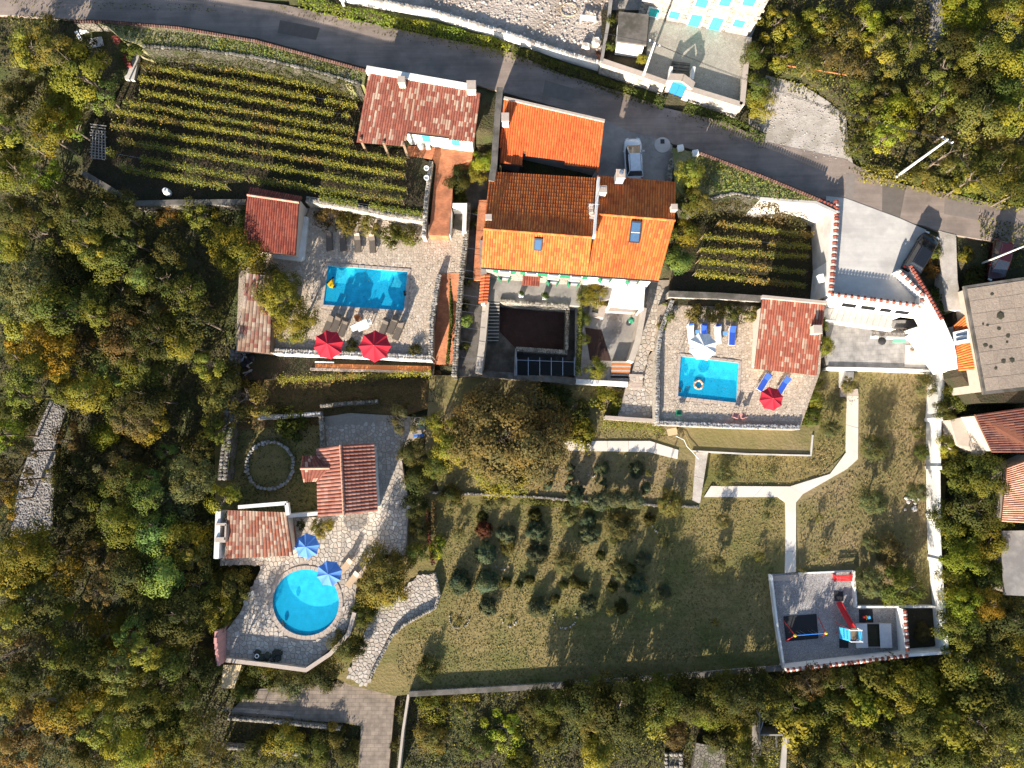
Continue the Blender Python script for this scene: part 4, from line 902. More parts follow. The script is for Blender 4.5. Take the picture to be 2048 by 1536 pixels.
t = thing('long_shed', 'long narrow shed with pale striped tile roof beside the wood', 'shed', tuple(W(510, 640, 3.0)))
a, b, c_, d_ = W(474, 701, 5.0), W(540, 707, 5.0), W(546, 556, 5.9), W(493, 549, 5.9)
roof_part(t, [(a, b, c_, d_)], PALE, cw=.36, rl=.42, seed=51); walls_under(t, [(p.x, p.y) for p in (a, b, c_, d_)], plane_z(a, b, c_), 1.4, M['wood'], .25)

# ---- gabled house in the middle left
t = thing('gabled_house', 'brown gabled house with a small dormer wing near the stone ring', 'house', tuple(W(690, 960, 0.8)))
zr_, ze_ = 5.0, 3.9
R0, R1 = W(681, 890, zr_), W(688, 1030, zr_); w0, w1 = W(633, 897, ze_), W(636, 1033, ze_); e0, e1 = W(748, 886, ze_), W(755, 1022, ze_)
S1 = [(0.32, 0.14, 0.10), (0.28, 0.11, 0.08), (0.36, 0.17, 0.13)]
r = roof_part(t, [(w1, w0, R0, R1), (e0, e1, R1, R0)], S1, cw=.36, rl=.42, seed=61); ridge_cap(r, R0, R1, [(0.5, .28, .2)])
quadwalls(t, 'wall', [w0+Vector((.3, -.3, -.2)), w1+Vector((.3, .3, -.2)), R1+Vector((0, .3, -.2)), e1+Vector((-.3, .3, -.2)), e0+Vector((-.3, -.3, -.2)), R0+Vector((0, -.3, -.2))], 0, M['white_wall'])
dl, dr = W(601, 937, 4.55), W(659, 936, 4.55)
na, nb = W(605, 912, 3.95), W(638, 912, 4.0); sa, sb = W(607, 964, 3.95), W(637, 962, 4.0)
r = roof_part(t, [(nb, na, dl, dr), (sa, sb, dr, dl)], OLD[:2]+OLD[4:5]+[(0.5, .3, .22)], cw=.3, seed=63, name='dormer_roof'); ridge_cap(r, dl, dr, [(0.5, .28, .2)])
quadwalls(t, 'dormer_wall', [na+Vector((.2, -.2, -.2)), dl+Vector((.2, 0, -.2)), sa+Vector((.2, .2, -.2)), sb+up*-.2, nb+up*-.2], 0, M['cream'])
# ---- shed by the round pool
t = thing('pool_house', 'open pool house with faded striped tile roof beside the round pool', 'shed', tuple(W(510, 1070, 0.8)))
a, b, c_, d_ = W(449, 1117, 3.2), W(586, 1111, 3.2), W(573, 1026, 4.1), W(455, 1022, 4.1)
roof_part(t, [(a, b, c_, d_)], [(0.3, .17, .12), (.36, .24, .18), (.25, .11, .08), (.4, .29, .22), (.28, .1, .06)], cw=.33, rl=.42, seed=71); walls_under(t, [(p.x, p.y) for p in (a, b, c_, d_)], plane_z(a, b, c_), 0, M['cream'], .4)
mb = MB(); mb.bar(W(478, 1014, 4.3), W(574, 1006, 4.3), .35, .5); mb.bar(W(574, 1006, 4.3), W(577, 1030, 4.3), .35, .5); mb.build('parapet', M['white_wall'], t)
mb = MB(); mb.box(tuple(W(441, 1068, 3.2)), (.5, 4.6, 1.6)); mb.build('side_wall', M['white_wall'], t)
mb = MB(); q = W(448, 1063, 3.6); mb.box((q.x-.1, q.y+.75, 3.7), (1.0, .25, .9)); mb.box((q.x-.1, q.y-.75, 3.7), (1.0, .5, .9)); mb.box((q.x+.35, q.y, 3.7), (.15, 1.5, .9)); mb.build('chimney', M['coping'], t)
t = thing('plank_deck', 'strip of orange-brown boards between the pool house and blue parasol', 'decking', tuple(W(585, 1065, 0.9)))
for k in range(7):
    mb = MB(); y0 = 1036+k*8.2; mb.prism([W(577, y0, .95), W(586+k*1.3, y0, .95), W(587+k*1.3, y0+7.6, .95), W(579, y0+7.6, .95)], .1); mb.build('plank', M['orange_wood'], t)
t = thing('slatted_lean_to', 'small lean-to with pale slatted roof below the pink wall', 'shed', tuple(W(465, 1350, -0.8)))
for k in range(9):
    f = k/9; x0 = 446+f*38; x1 = 443+f*25; mb = MB(); mb.bar(W(x0+2, 1330, 1.25), W(x1+1.5, 1376, .85), .17, .09); mb.build('roof_slat', M['bamboo'], t)
mb = MB()
for x, y in ((447, 1335), (480, 1335), (446, 1373), (466, 1373)):
    q = W(x, y, .8); mb.box((q.x, q.y, -.2), (.12, .12, 1.9))
mb.build('post', M['wood'], t)
# pink wall with a stepped top
t = thing('pink_wall', 'pink-plastered wall with stepped top at the left end of the terrace', 'wall', tuple(W(452, 1290, 0.8)))
q0, q1 = W(452, 1322, .8), W(452, 1252, .8); d = q1-q0
for k in range(6):
    f0, f1 = k/6, (k+1)/6; z = 1.9+0.16*min(k, 6-k+2); mb = MB(); m_ = (q0+d*f0+q0+d*f1)/2; mb.box((m_.x-.1, m_.y, z/2), (.28, d.length/6-.002, z+1.2)); mb.build('wall_section', M['pink'], t)

M['dull_glass'] = plain('dull_glass', (0.012, 0.013, 0.014), 0.5, 0.0, 0.1)
# ---- courtyard details
t = thing('tiled_gate_roof', 'short gate wall with little ridged red tile roof in the courtyard', 'gateway', tuple(W(970, 575, 3.5)))
q0, q1 = W(971, 548, 6.0), W(966, 605, 5.4); sid = Vector((1, 0.1, 0)).normalized()*.42
roof_part(t, [(q1-sid-up*.22, q0-sid-up*.22, q0, q1), (q0+sid-up*.22, q1+sid-up*.22, q1, q0)], [(0.55, .13, .05), (.5, .11, .04)], cw=.3, seed=81)
mb = MB(); mb.bar(q0-up*1.6, q1-up*1.4, .4, 2.4); mb.build('wall_body', M['white_wall'], t)
t = thing('courtyard_stairs', 'flight of grey stone stairs down into the main courtyard', 'stairs', tuple(W(986, 640, 2)))
for k in range(12):
    y0 = 600+k*6.8; z = 3.4-k*.195; mb = MB(); mb.prism([W(977-k*.4, y0, z), W(999-k*.15, y0, z), W(999-k*.15, y0+7.5, z), W(977-k*.4, y0+7.5, z)], 1.2); s_ = mb.build('step', M['dark_concrete'], t); mb = MB(); mb.bar(W(977-k*.4, y0+6.4, z+.012), W(999-k*.15, y0+6.4, z+.012), .07, .03); mb.build('nosing', M['pale_concrete'], s_)
t = thing('glass_roofed_pen', 'low pen with a dark glass roof in five panes behind the stone wall', 'glasshouse', tuple(W(1090, 725, 1.0)))
for k in range(5):
    x0 = 1034+k*23; mb = MB(); mb.prism([W(x0, 722, 2.9), W(x0+22.2, 723, 2.9), W(x0+22.2, 751, 2.5), W(x0, 750, 2.5)], .04); mb.build('pane', M['dull_glass'], t)
mb = MB()
for k in range(6): mb.bar(W(1033.5+k*23, 715, 3.0), W(1033.5+k*23, 751, 2.5), .05, .06)
mb.bar(W(1033, 720, 2.95), W(1150, 724, 2.95), .05, .06); mb.build('frame', M['steel'], t)
t = thing('flat_canopy', 'flat white canopy over the corner of the side courtyard', 'canopy', tuple(W(1255, 600, 2.0)))
mb = MB(); mb.prism(WP([(1228, 568), (1290, 573), (1287, 620), (1215, 613)], 5.2), .18); mb.build('canopy_slab', M['white_wall'], t)
mb = MB()
for x, y in ((1219, 611), (1284, 617), (1286, 577)):
    q = W(x, y, 5.0); mb.box((q.x, q.y, 3.5), (.2, .2, 3.1))
mb.build('post', M['white'], t)
t = thing('masonry_counter', 'pale L-shaped stone counter with a sink beside the side courtyard vines', 'counter', tuple(W(1195, 615, 2.0)))
mb = MB(); mb.prism(WP([(1182, 607), (1213, 612), (1250, 617), (1270, 620), (1270, 625), (1212, 622), (1207, 636), (1178, 628)], 3.0), 1.0); mb.build('counter_top', M['coping'], t)
mb = MB(); mb.prism(WP([(1185, 616), (1197, 618), (1196, 627), (1184, 624)], 3.01), .1); mb.build('sink', M['dark'], t)
t = thing('striped_steps', 'brown-and-white striped steps at the foot of the side courtyard', 'stairs', tuple(W(1240, 738, 2)))
for k in range(8):
    y0 = 722+k*4.3; z = 2.7-k*.1; mb = MB(); mb.prism([W(1225-k*.5, y0, z), W(1263-k*.7, y0+.5, z), W(1263-k*.7, y0+3.9, z), W(1225-k*.5, y0+3.4, z)], .8); mb.build('step', M['orange_wood'] if k % 2 else M['coping'], t)
POTS = []
for nm, x, y in (('left', 1042, 591), ('right', 1089, 596)):
    t = thing('potted_plant', f'{"smaller leafy plant in a pale box planter on the upper terrace" if nm=="left" else "taller leafy plant in a white box planter on the upper terrace"}', 'plant', tuple(W(x, y, 3.5)), 'box planters on the upper terrace')
    q = W(x, y, 3.5); mb = MB(); mb.box((q.x, q.y, 3.75), (.42, .42, .5), taper=1.15); mb.build('planter', M['white'], t)
    cr_ = (nm == 'right'); POTS.append((t, .42 if cr_ else .3))
t = thing('stone_steps', 'white-edged stone steps at the bottom of the alley', 'stairs', tuple(W(1290, 755, 2)))
for k in range(5):
    y0 = 748+k*6; z = 2.42-k*.1; mb = MB(); mb.prism([W(1259, y0, z), W(1286, y0+1, z), W(1285, y0+6, z), W(1258, y0+5, z)], .6); mb.build('step', M['coping'], t)

# ---- house across the road
t = thing('blue_shuttered_house', 'tall pale stone house with turquoise shutters beyond the road', 'house', tuple(W(1400, 45, 8.3)))
b0, b1 = W(1276, 28, 8.3), W(1497, 72, 8.3); d2 = (b1-b0); d2.z = 0; d2.normalize(); n2 = Vector((d2.y, -d2.x, 0)); hh = 7.2
mb = MB(); c0, c1 = b0-n2*9, b1-n2*9; mb.prism([zc(b0, 8.3+hh), zc(b1, 8.3+hh), zc(c1, 8.3+hh), zc(c0, 8.3+hh)], hh+.5); w_o = mb.build('wall', M['house_stone'], t)
# dressed stone blocks, row by row, leaving the openings free
OPEN = []
def hwin(x, y, w_, h_, nm='window', half=False):
    p = on_plane(x, y, b0, n2); OPEN.append((p, w_, h_)); window(t, p, d2, n2, w_, h_, M['turquoise'], 'closed', surround=M['white'], name=nm)
hwin(1308, 24, .95, 1.15); hwin(1349, 29, 1.0, 1.1); hwin(1390, 42, 1.1, 2.1, 'door'); hwin(1432, 48, 1.1, 2.1, 'door'); hwin(1478, 46, 1.05, 1.1)
hwin(1404, 5, 1.1, 1.2); hwin(1451, 3, 1.0, 1.1); hwin(1499, 2, 1.1, 1.2)
L_f = (b1-b0).length; z = 8.35; row = 0; cnt = 0
while z < 8.3+hh-.3:
    u = (0.25 if row % 2 else 0.0)
    while u < L_f-.4:
        bw = random.uniform(.42, .68); c = b0+d2*(u+bw/2)+up*(z-8.3+.17)
        if all(abs((c-p).dot(d2)) > w_/2+bw/2+.14 or abs(c.z-p.z) > h_/2+.34 for p, w_, h_ in OPEN):
            mb = MB(); mb.box(c+n2*.03, (bw-.03, .08+random.uniform(0, .03), .31), math.atan2(d2.y, d2.x), vr(random.choice([(0.4, .365, .31), (0.46, .42, .37), (.35, .31, .26)]), .1))
            if cnt < 290: mb.build('stone_block', M['rock'], w_o)
            cnt += 1
        u += bw
    z += .34; row += 1
mb = MB(); mb.prism([zc(b0+n2*.4-d2*.4, 8.3+hh+.15), zc(b1+n2*.4+d2*.4, 8.3+hh+.15), zc(c1, 8.3+hh+2), zc(c0, 8.3+hh+2)], .15); mb.build('roof', M['under_roof'], t)
t = thing('flat_roofed_annex', 'small white annex with a stained flat concrete roof beyond the road', 'shed', tuple(W(1265, 60, 8.3)))
mb = MB(); mb.prism(WP([(1238, 23), (1298, 29), (1293, 90), (1234, 82)], 10.9), .25); mb.build('roof', M['dark_concrete'], t)
mb = MB(); mb.prism([zc(W(x, y, 10.9), 10.64) for x, y in [(1241, 27), (1294, 32), (1290, 86), (1237, 79)]], 3); mb.build('wall', M['white_wall'], t)
t = thing('blue_gate', 'bright blue double gate under a pointed stone arch in the roadside wall', 'gate', tuple(W(1352, 190, 7.0)))
g0, g1 = W(1336, 186, 7.1), W(1364, 196, 7.1); dg = g1-g0; dg.z = 0; Lg = dg.length; dg.normalize(); ng = Vector((dg.y, -dg.x, 0))
for s_ in (0, 1):
    c = g0+dg*(Lg*(.25+.5*s_))+up*1.1; mb = MB(); mb.box(c, (Lg/2-.02, .06, 2.2), math.atan2(dg.y, dg.x)); leaf = mb.build('gate_leaf', M['blue_paint'], t)
mb = MB(); mb.add([g0+up*2.22, g1+up*2.22, g1.lerp(g0, .5)+up*2.75, g0+up*2.22+ng*.06, g1+up*2.22+ng*.06, g1.lerp(g0, .5)+up*2.75+ng*.06], [(0, 1, 2), (3, 5, 4), (0, 3, 4, 1), (1, 4, 5, 2), (2, 5, 3, 0)]); mb.build('gate_head', M['light_blue'], t)
mb = MB()
for g_ in (g0-dg*.22, g1+dg*.22): mb.box(g_+up*1.15-ng*.1, (.4, .55, 2.5), math.atan2(dg.y, dg.x))
pk = g0.lerp(g1, .5)+up*3.0
mb.bar(g0-dg*.5+up*2.35-ng*.15, pk-ng*.15, .75, .22); mb.bar(g1+dg*.5+up*2.35-ng*.15, pk-ng*.15, .75, .22); mb.build('arch', M['coping'], t)
t = thing('yard_steps', 'grey steps dropping from the stone yard to the blue gate', 'stairs', tuple(W(1360, 150, 8.4)))
for k in range(6):
    y0 = 122+k*6.2; mb = MB(); mb.prism([W(1344-k*.8, y0, 8.42-k*.03+.06*(5-k)*.3), W(1380-k*.8, y0+4, 8.42+.06*(5-k)*.3), W(1380-k*.8, y0+9, 8.42+.06*(5-k)*.3), W(1344-k*.8, y0+5, 8.42+.06*(5-k)*.3)], .3); mb.build('step', M['dark_concrete'], t)
for s_, x in ((0, 1341), (1, 1386)):
    o = MB(); o.bar(W(x, 138, 9.0), W(x-4, 163, 9.0), .3, .9); setp(o.build('stair_wall', M['white_wall']), 'white cheek wall on the %s side of the yard steps' % ('flat-roofed annex' if s_ == 0 else 'shaded terrace'), 'wall')

# ---- garage front, its windows and balcony
t = thing('white_garage', 'white garage front with four grey windows under the concrete driveway', 'building', tuple(W(1750, 600, 1.3)))
p0, p1 = W(1661, 588, 7.7), W(1842, 612, 7.7); d3 = p1-p0; d3.z = 0; d3.normalize(); n3 = Vector((d3.y, -d3.x, 0)); L3 = (p1-p0).length
mb = MB(); mb.bar(p0+n3*.3-up*3.4, p1+n3*.3-up*3.4, .12, 6.0); wl = mb.build('wall', M['white_wall'], t)
q4_ = [W(1672, 599, 6.75), W(1836, 620, 6.75), W(1828, 636, 5.7), W(1672, 616, 5.7)]
mb = MB(); mb.prism(q4_, .25); mb.build('sloping_roof', M['white_wall'], t)
f_ = lambda a, b: q4_[0].lerp(q4_[1], a).lerp(q4_[3].lerp(q4_[2], a), b)
for a_, b_ in ((.07, .27), (.31, .51), (.55, .71), (.74, .93)):
    mb = MB(); mb.prism([f_(a_, .14)+up*.05, f_(b_, .14)+up*.05, f_(b_-.02, .86)+up*.05, f_(a_-.02, .86)+up*.05], .05); fr = mb.build('window', M['white'], t)
    mb = MB(); mb.prism([f_(a_+.012, .26)+up*.07, f_(b_-.012, .26)+up*.07, f_(b_-.03, .74)+up*.07, f_(a_-.008, .74)+up*.07], .02); mb.build('pane', M['dull_glass'], fr)
mb = MB(); mb.prism([p0+n3*.36+d3*.8+up*-3.5, p1+n3*.36-d3*.8+up*-3.5, p1+n3*2.0-d3*.8+up*-3.5, p0+n3*2.0+d3*.8+up*-3.5], .25); mb.build('balcony', M['pale_concrete'], t)
mb = MB()
for k in range(12):
    q = p0+n3*1.95+d3*(.9+k*(L3-1.9)/11)+up*-3.5; mb.tube(q, q+up*.95, .025)
mb.bar(p0+n3*1.95+d3*.9-up*2.55, p1+n3*1.95-d3*.9-up*2.55, .06, .05); mb.bar(p0+n3*1.95+d3*.9-up*3.0, p1+n3*1.95-d3*.9-up*3.0, .03, .03)
mb.build('railing', M['white'], t)
# ---- right edge buildings
t = thing('flat_roofed_house', 'house with a worn flat concrete roof near the right edge', 'house', tuple(W(2000, 680, 3.0)))
q4 = [W(1928, 572, 8.5), W(2110, 545, 8.5), W(2140, 770, 8.5), W(1968, 789, 8.5)]
mb = MB(); mb.prism(q4, .3); r = mb.build('roof', M['dark_concrete'], t)
mb = MB(); mb.prism([p-up*.31 for p in [Vector((p.x, p.y, 8.5)) for p in offset_poly(q4, .3)]], 5); mb.build('wall', M['beige_wall'], t)
for i in range(6):
    for j in range(8):
        mb = MB(); f = lambda a, b: q4[0].lerp(q4[1], a).lerp(q4[3].lerp(q4[2], a), b)
        a0, a1, b0_, b1_ = .03+i*.16, .03+i*.16+.157, .03+j*.118, .03+j*.118+.115
        mb.prism([f(a0, b0_)+up*.03, f(a1, b0_)+up*.03, f(a1, b1_)+up*.03, f(a0, b1_)+up*.03], .029, c=vr((.36, .28, .215), .1)); mb.build('roof_panel', M['rock'], r)
for x, y, s_ in ((1984, 588, .5), (2001, 630, .9), (1975, 650, .35), (1966, 648, .3), (1998, 657, .4), (2016, 671, .5), (1971, 690, .4), (1982, 694, .35), (2014, 684, .35), (2007, 722, .6), (2024, 720, .7), (1992, 736, .45)):
    mb = MB(); rock(mb, tuple(W(x, y, 8.54)), s_, (.06, .055, .035), .08); mb.build('moss_patch', M['rock'], r)
t = thing('low_orange_roof', 'low lean-to with orange tiles and a white skylight beside the flat roof', 'shed', tuple(W(1925, 690, 3.0)))
a, b, c_, d_ = W(1908, 650, 6.8), W(1918, 742, 6.6), W(1958, 738, 7.6), W(1938, 622, 7.6)
roof_part(t, [(a, b, c_, d_)], NEW, seed=91); walls_under(t, [(p.x, p.y) for p in (a, b, c_, d_)], plane_z(a, b, c_), 2, M['white_wall'], .3)
mb = MB(); mb.prism([W(1908, 664, 7.1), W(1936, 658, 7.6), W(1941, 684, 7.6), W(1911, 690, 7.1)], .25); sk = mb.build('skylight', M['white'], t)
mb = MB()
for k in range(2): mb.prism([W(1912, 669+k*9, 7.2), W(1934, 665+k*9, 7.64), W(1935, 669+k*9, 7.64), W(1913, 673+k*9, 7.2)], .03)
mb.build('pane', M['glass'], sk)
t = thing('dark_tiled_house', 'old house with cream wall and dark brown tiles at the right edge', 'house', tuple(W(1990, 870, 2.0)))
e0, e1, r0_, r1_ = W(1950, 829, 5.6), W(1985, 905, 5.6), W(2080, 905, 7.2), W(2070, 812, 7.2)
roof_part(t, [(e0, e1, r0_, r1_)], [(0.13, .05, .04), (0.1, .04, .035), (.16, .07, .05)], seed=95)
mb = MB(); mb.prism([zc(W(1952, 832, 5.6), 5.3), zc(W(1986, 902, 5.6), 5.3), zc(W(2080, 902, 5.6), 5.3), zc(W(2080, 815, 5.6), 5.3)], 5); mb.build('wall', M['beige_wall'], t)
mb = MB(); mb.prism([W(1900, 840, 3.2), W(1950, 829, 3.4), W(1978, 900, 3.4), W(1962, 912, 3.2), W(1915, 890, 3.2)], 3); mb.build('annex', M['beige_wall'], t)
t = thing('pink_tiled_house', 'house with a pale pink tiled roof cut by the right edge', 'house', tuple(W(2030, 980, 1.5)))
a, b, c_, d_ = W(2014, 935, 5.0), W(2003, 1043, 5.0), W(2110, 1050, 6.4), W(2110, 900, 6.4)
roof_part(t, [(a, b, c_, d_)], [(0.55, .3, .2), (0.5, .26, .17), (.6, .36, .26)], seed=97); walls_under(t, [(p.x, p.y) for p in (a, b, c_, d_)], plane_z(a, b, c_), 0, M['beige_wall'], .3)
t = thing('grey_outbuilding', 'grey concrete outbuilding roof at the right edge below the pink tiles', 'shed', tuple(W(2030, 1120, 0)))
mb = MB(); mb.prism([W(2005, 1062, 3.0), W(2110, 1060, 3.0), W(2110, 1195, 3.0), W(2010, 1190, 3.0)], .25); mb.build('roof', M['concrete'], t)
mb = MB(); mb.prism([zc(W(x, y, 3.0), 2.7) for x, y in [(2009, 1067), (2110, 1065), (2110, 1190), (2014, 1186)]], 3.6); mb.build('wall', M['beige_wall'], t)
t = thing('ruined_pen', 'roofless concrete pen with bare posts near the bottom edge', 'ruin', tuple(W(1545, 1490, -1.5)))
mb = MB()
for a_, b_ in (((1510, 1415), (1511, 1540)), ((1511, 1460), (1575, 1460)), ((1574, 1455), (1574, 1490))): mb.bar(W(*a_, -.3), W(*b_, -.3), .14, 2.6)
mb.build('wall', M['concrete'], t)
mb = MB(); mb.prism([W(1567, 1475, .2), W(1575, 1475, .2), W(1572, 1540, .2), W(1561, 1540, .2)], .2); mb.build('roof_beam', M['pale_concrete'], t)
mb = MB(); mb.tube(W(1528, 1435, .6), W(1520, 1465, .6), .05); mb.tube(W(1551, 1450, .5), W(1553, 1495, .5), .05); mb.build('bare_pole', M['steel'], t)
t = thing('stone_chimney_box', 'small hollow square of pale stones at the bottom edge', 'ruin', tuple(W(1348, 1522, -1.8)))
mb = MB(); c = W(1348, 1522, 0)
for k in range(16):
    a_ = k % 4; f = (k//4-1.5)/3.2; ox, oy = ((f, .5), (.5, -f), (-f, -.5), (-.5, f))[a_]; rock(mb, (c.x+ox*1.5, c.y+oy*1.2, -.1), .42, vr((.3, .27, .23), .2))
mb.build('stone', M['rock'], t)['kind'] = 'stuff'
mb = MB(); mb.box((c.x, c.y, -1.1), (1.5, 1.2, 1.9)); mb.build('base', M['dark_stone'], t)
t = thing('dark_roofed_hut', 'hut with a dark mossy flat roof at the bottom edge', 'hut', tuple(W(1415, 1520, -2)))
mb = MB(); mb.prism([W(1393, 1486, .6), W(1450, 1495, .6), W(1452, 1570, .3), W(1380, 1570, .3)], .2); mb.build('roof', M['dark_stone'], t)
mb = MB(); mb.prism([zc(W(x, y, .4), .1) for x, y in [(1397, 1492), (1445, 1500), (1447, 1565), (1385, 1565)]], 2.6); mb.build('wall', M['dark_concrete'], t)
# ================================================================ VEGETATION
def leaf_mesh(name, C, Nn, S, K, mats=None):
    """leaf-sized faces: centres C, normals Nn, sizes S, colours K"""
    n = len(C); Nn = Nn/np.maximum(1e-6, np.linalg.norm(Nn, axis=1))[:, None]
    a = RNG.normal(size=(n, 3)); U = np.cross(Nn, a); U /= np.maximum(1e-6, np.linalg.norm(U, axis=1))[:, None]; V = np.cross(Nn, U)
    s = S[:, None]; w = 0.33
    P = np.stack([C-U*s*0.5, C-V*s*w+Nn*s*.08, C+U*s*0.5, C+V*s*w+Nn*s*.08], 1).astype(np.float32)
    me = bpy.data.meshes.new(name); me.vertices.add(4*n); me.vertices.foreach_set('co', P.reshape(-1))
    me.loops.add(4*n); me.loops.foreach_set('vertex_index', np.arange(4*n, dtype=np.int32))
    me.polygons.add(n); me.polygons.foreach_set('loop_start', np.arange(0, 4*n, 4, dtype=np.int32)); me.polygons.foreach_set('loop_total', np.full(n, 4, np.int32))
    me.materials.append(M['leaf'])
    at = me.attributes.new('Col', 'FLOAT_COLOR', 'FACE'); at.data.foreach_set('color', np.concatenate([K, np.ones((n, 1))], 1).astype(np.float32).ravel())
    me.update(calc_edges=True); return me
def rnd_dirs(n):
    d = RNG.normal(size=(n, 3)); return d/np.linalg.norm(d, axis=1)[:, None]
def crown_arrays(nclump, nleaf, flat=0.75, leaf=0.085, spread=0.3, irr=0.25, hue=0.18, low=-0.35, shape=None):
    d = rnd_dirs(nclump*3); d = d[d[:, 2] > low][:nclump]; m = len(d)
    rad = RNG.uniform(0.45, 0.86, m)*(1+irr*(vnoise(d[:, 0]*1.6+3, d[:, 1]*1.6+RNG.uniform(0, 9), 1.0, 5)-0.5)*2)
    c = d*rad[:, None]*np.array([1, 1, flat]); cs = RNG.uniform(0.6, 1.25, m)*spread
    if shape == 'cone': h = (c[:, 2]/flat+0.4)/1.4; c[:, :2] *= np.clip(1.15-h, .1, 1)[:, None]; c[:, 2] *= 1.6
    k = RNG.integers(0, m, nleaf); e = rnd_dirs(nleaf); e[:, 2] = np.abs(e[:, 2])*np.where(RNG.random(nleaf) < .8, 1, -1)
    r = cs[k]*RNG.uniform(0.55, 1.05, nleaf)
    P = c[k]+e*r[:, None]*np.array([1, 1, .7]); Nn = e*0.75+d[k]*0.7+RNG.normal(size=(nleaf, 3))*0.22+np.array([0, 0, .15])
    tint = (1+RNG.uniform(-hue, hue, m))[k]*(1+RNG.uniform(-.12, .12, nleaf)); yel = (RNG.uniform(0, 1, m))[k]
    K = np.stack([tint*(0.88+.34*yel), tint, tint*(1-.35*yel)], 1)
    S = leaf*RNG.uniform(.6, 1.4, nleaf); return P, Nn, S, K
CROWNS = {}
def crown_set(key, n, *a, **k): CROWNS[key] = [leaf_mesh('crown_'+key, *crown_arrays(*a, **k)) for _ in range(n)]
crown_set('dense', 6, 26, 4600, leaf=0.075, spread=0.34)
crown_set('big', 3, 90, 9500, leaf=0.05, spread=0.21, irr=.3)
crown_set('loose', 5, 22, 2600, leaf=0.075, spread=0.26, irr=.45)
crown_set('fine', 4, 60, 6200, leaf=0.062, spread=0.25, irr=.3)
crown_set('wispy', 3, 40, 2000, leaf=0.08, spread=0.25, irr=.4)
crown_set('bush', 4, 22, 1500, flat=.62, leaf=0.12, spread=0.34)
crown_set('huge', 1, 170, 19000, leaf=.042, spread=.19, irr=.3, hue=.12)
crown_set('cone', 3, 30, 4000, flat=1.0, leaf=0.12, spread=.26, shape='cone', hue=.1)
crown_set('round', 4, 40, 6000, flat=.95, leaf=0.095, spread=.3, hue=.08, irr=.05, low=-.6)
crown_set('shaggy', 3, 16, 900, flat=.7, leaf=0.15, spread=0.4, irr=.3)
def pot_plants():
    for t_, r_ in POTS:
        c = bpy.data.objects.new('foliage', CROWNS['shaggy'][0]); COL.objects.link(c); c.parent = t_; c.location = (0, 0, .75); c.scale = (r_*1.3, r_*1.3, r_*1.3); c.color = (.05, .08, .02, 1)
pot_plants()
TRUNKS = []
for v in range(4):
    mb = MB(); p = Vector((0, 0, 0)); lean = Vector((random.uniform(-.12, .12), random.uniform(-.12, .12), 0))
    q = Vector((lean.x, lean.y, 1.0)); mb.tube(p, q*0.5, .05, .04, 7, caps=False); mb.tube(q*0.5, q, .04, .026, 7, caps=False)
    for k in range(7):
        a_ = random.random()*6.3; z = random.uniform(.5, .98); s_ = q*z; e_ = s_+Vector((math.cos(a_)*random.uniform(.2, .38), math.sin(a_)*random.uniform(.2, .38), random.uniform(.1, .25)))
        mb.tube(s_, e_, .022, .008, 5, caps=False)
        for _ in range(2): mb.tube(s_.lerp(e_, .6), s_.lerp(e_, .6)+Vector((random.uniform(-.2, .2), random.uniform(-.2, .2), random.uniform(.05, .25))), .01, .003, 4, caps=False)
    me = bpy.data.meshes.new('trunk'); me.from_pydata(mb.v, [], mb.f); me.materials.append(M['bark']); TRUNKS.append(me)
def bare_tree_mesh(seed, depth=5, spread=.5):
    rs = random.Random(seed); mb = MB()
    def grow_(p, d, L, r, k):
        e_ = p+d*L; mb.tube(p, e_, r, r*.65, 4, caps=False)
        if k == 0: return
        for _ in range(3 if k > 1 else 4):
            nd = (d+Vector((rs.uniform(-1, 1), rs.uniform(-1, 1), rs.uniform(-.35, .5)))*spread*1.6).normalized(); grow_(e_, nd, L*rs.uniform(.6, .85), r*.6, k-1)
    grow_(Vector((0, 0, 0)), Vector((0, 0, 1)), .4, .03, depth)
    me = bpy.data.meshes.new('branches'); me.from_pydata(mb.v, [], mb.f); me.materials.append(M['bark']); return me
BARE = [bare_tree_mesh(s_) for s_ in (1, 2)]
KC = {'lawn1': (0.175, 0.142, 0.05), 'lawn2': (0.21, 0.165, 0.068), 'lawn3': (0.135, 0.125, 0.04), 'lawn4': (0.21, 0.155, 0.08),
 'dark': (0.052, 0.055, 0.017), 'mid': (0.088, 0.1, 0.022), 'olive': (0.115, 0.108, 0.03), 'yg': (0.175, 0.168, 0.028), 'bright': (0.18, 0.21, 0.026),
 'yellow': (0.19, 0.14, 0.02), 'orange': (0.17, 0.1, 0.028), 'brown': (0.1, 0.075, 0.03), 'grey': (0.105, 0.108, 0.045), 'light': (0.15, 0.2, 0.05), 'blue': (0.08, 0.1, 0.06), 'tan': (0.125, 0.1, 0.04), 'red': (0.09, 0.035, 0.022)}
CN = {'dark': 'dark green', 'mid': 'mid green', 'olive': 'olive green', 'yg': 'yellow-green', 'bright': 'bright lime-green', 'yellow': 'golden yellow', 'orange': 'orange-brown autumn', 'brown': 'dull brown', 'grey': 'grey-green', 'light': 'pale green', 'blue': 'blue-green', 'tan': 'tan', 'red': 'dark red'}
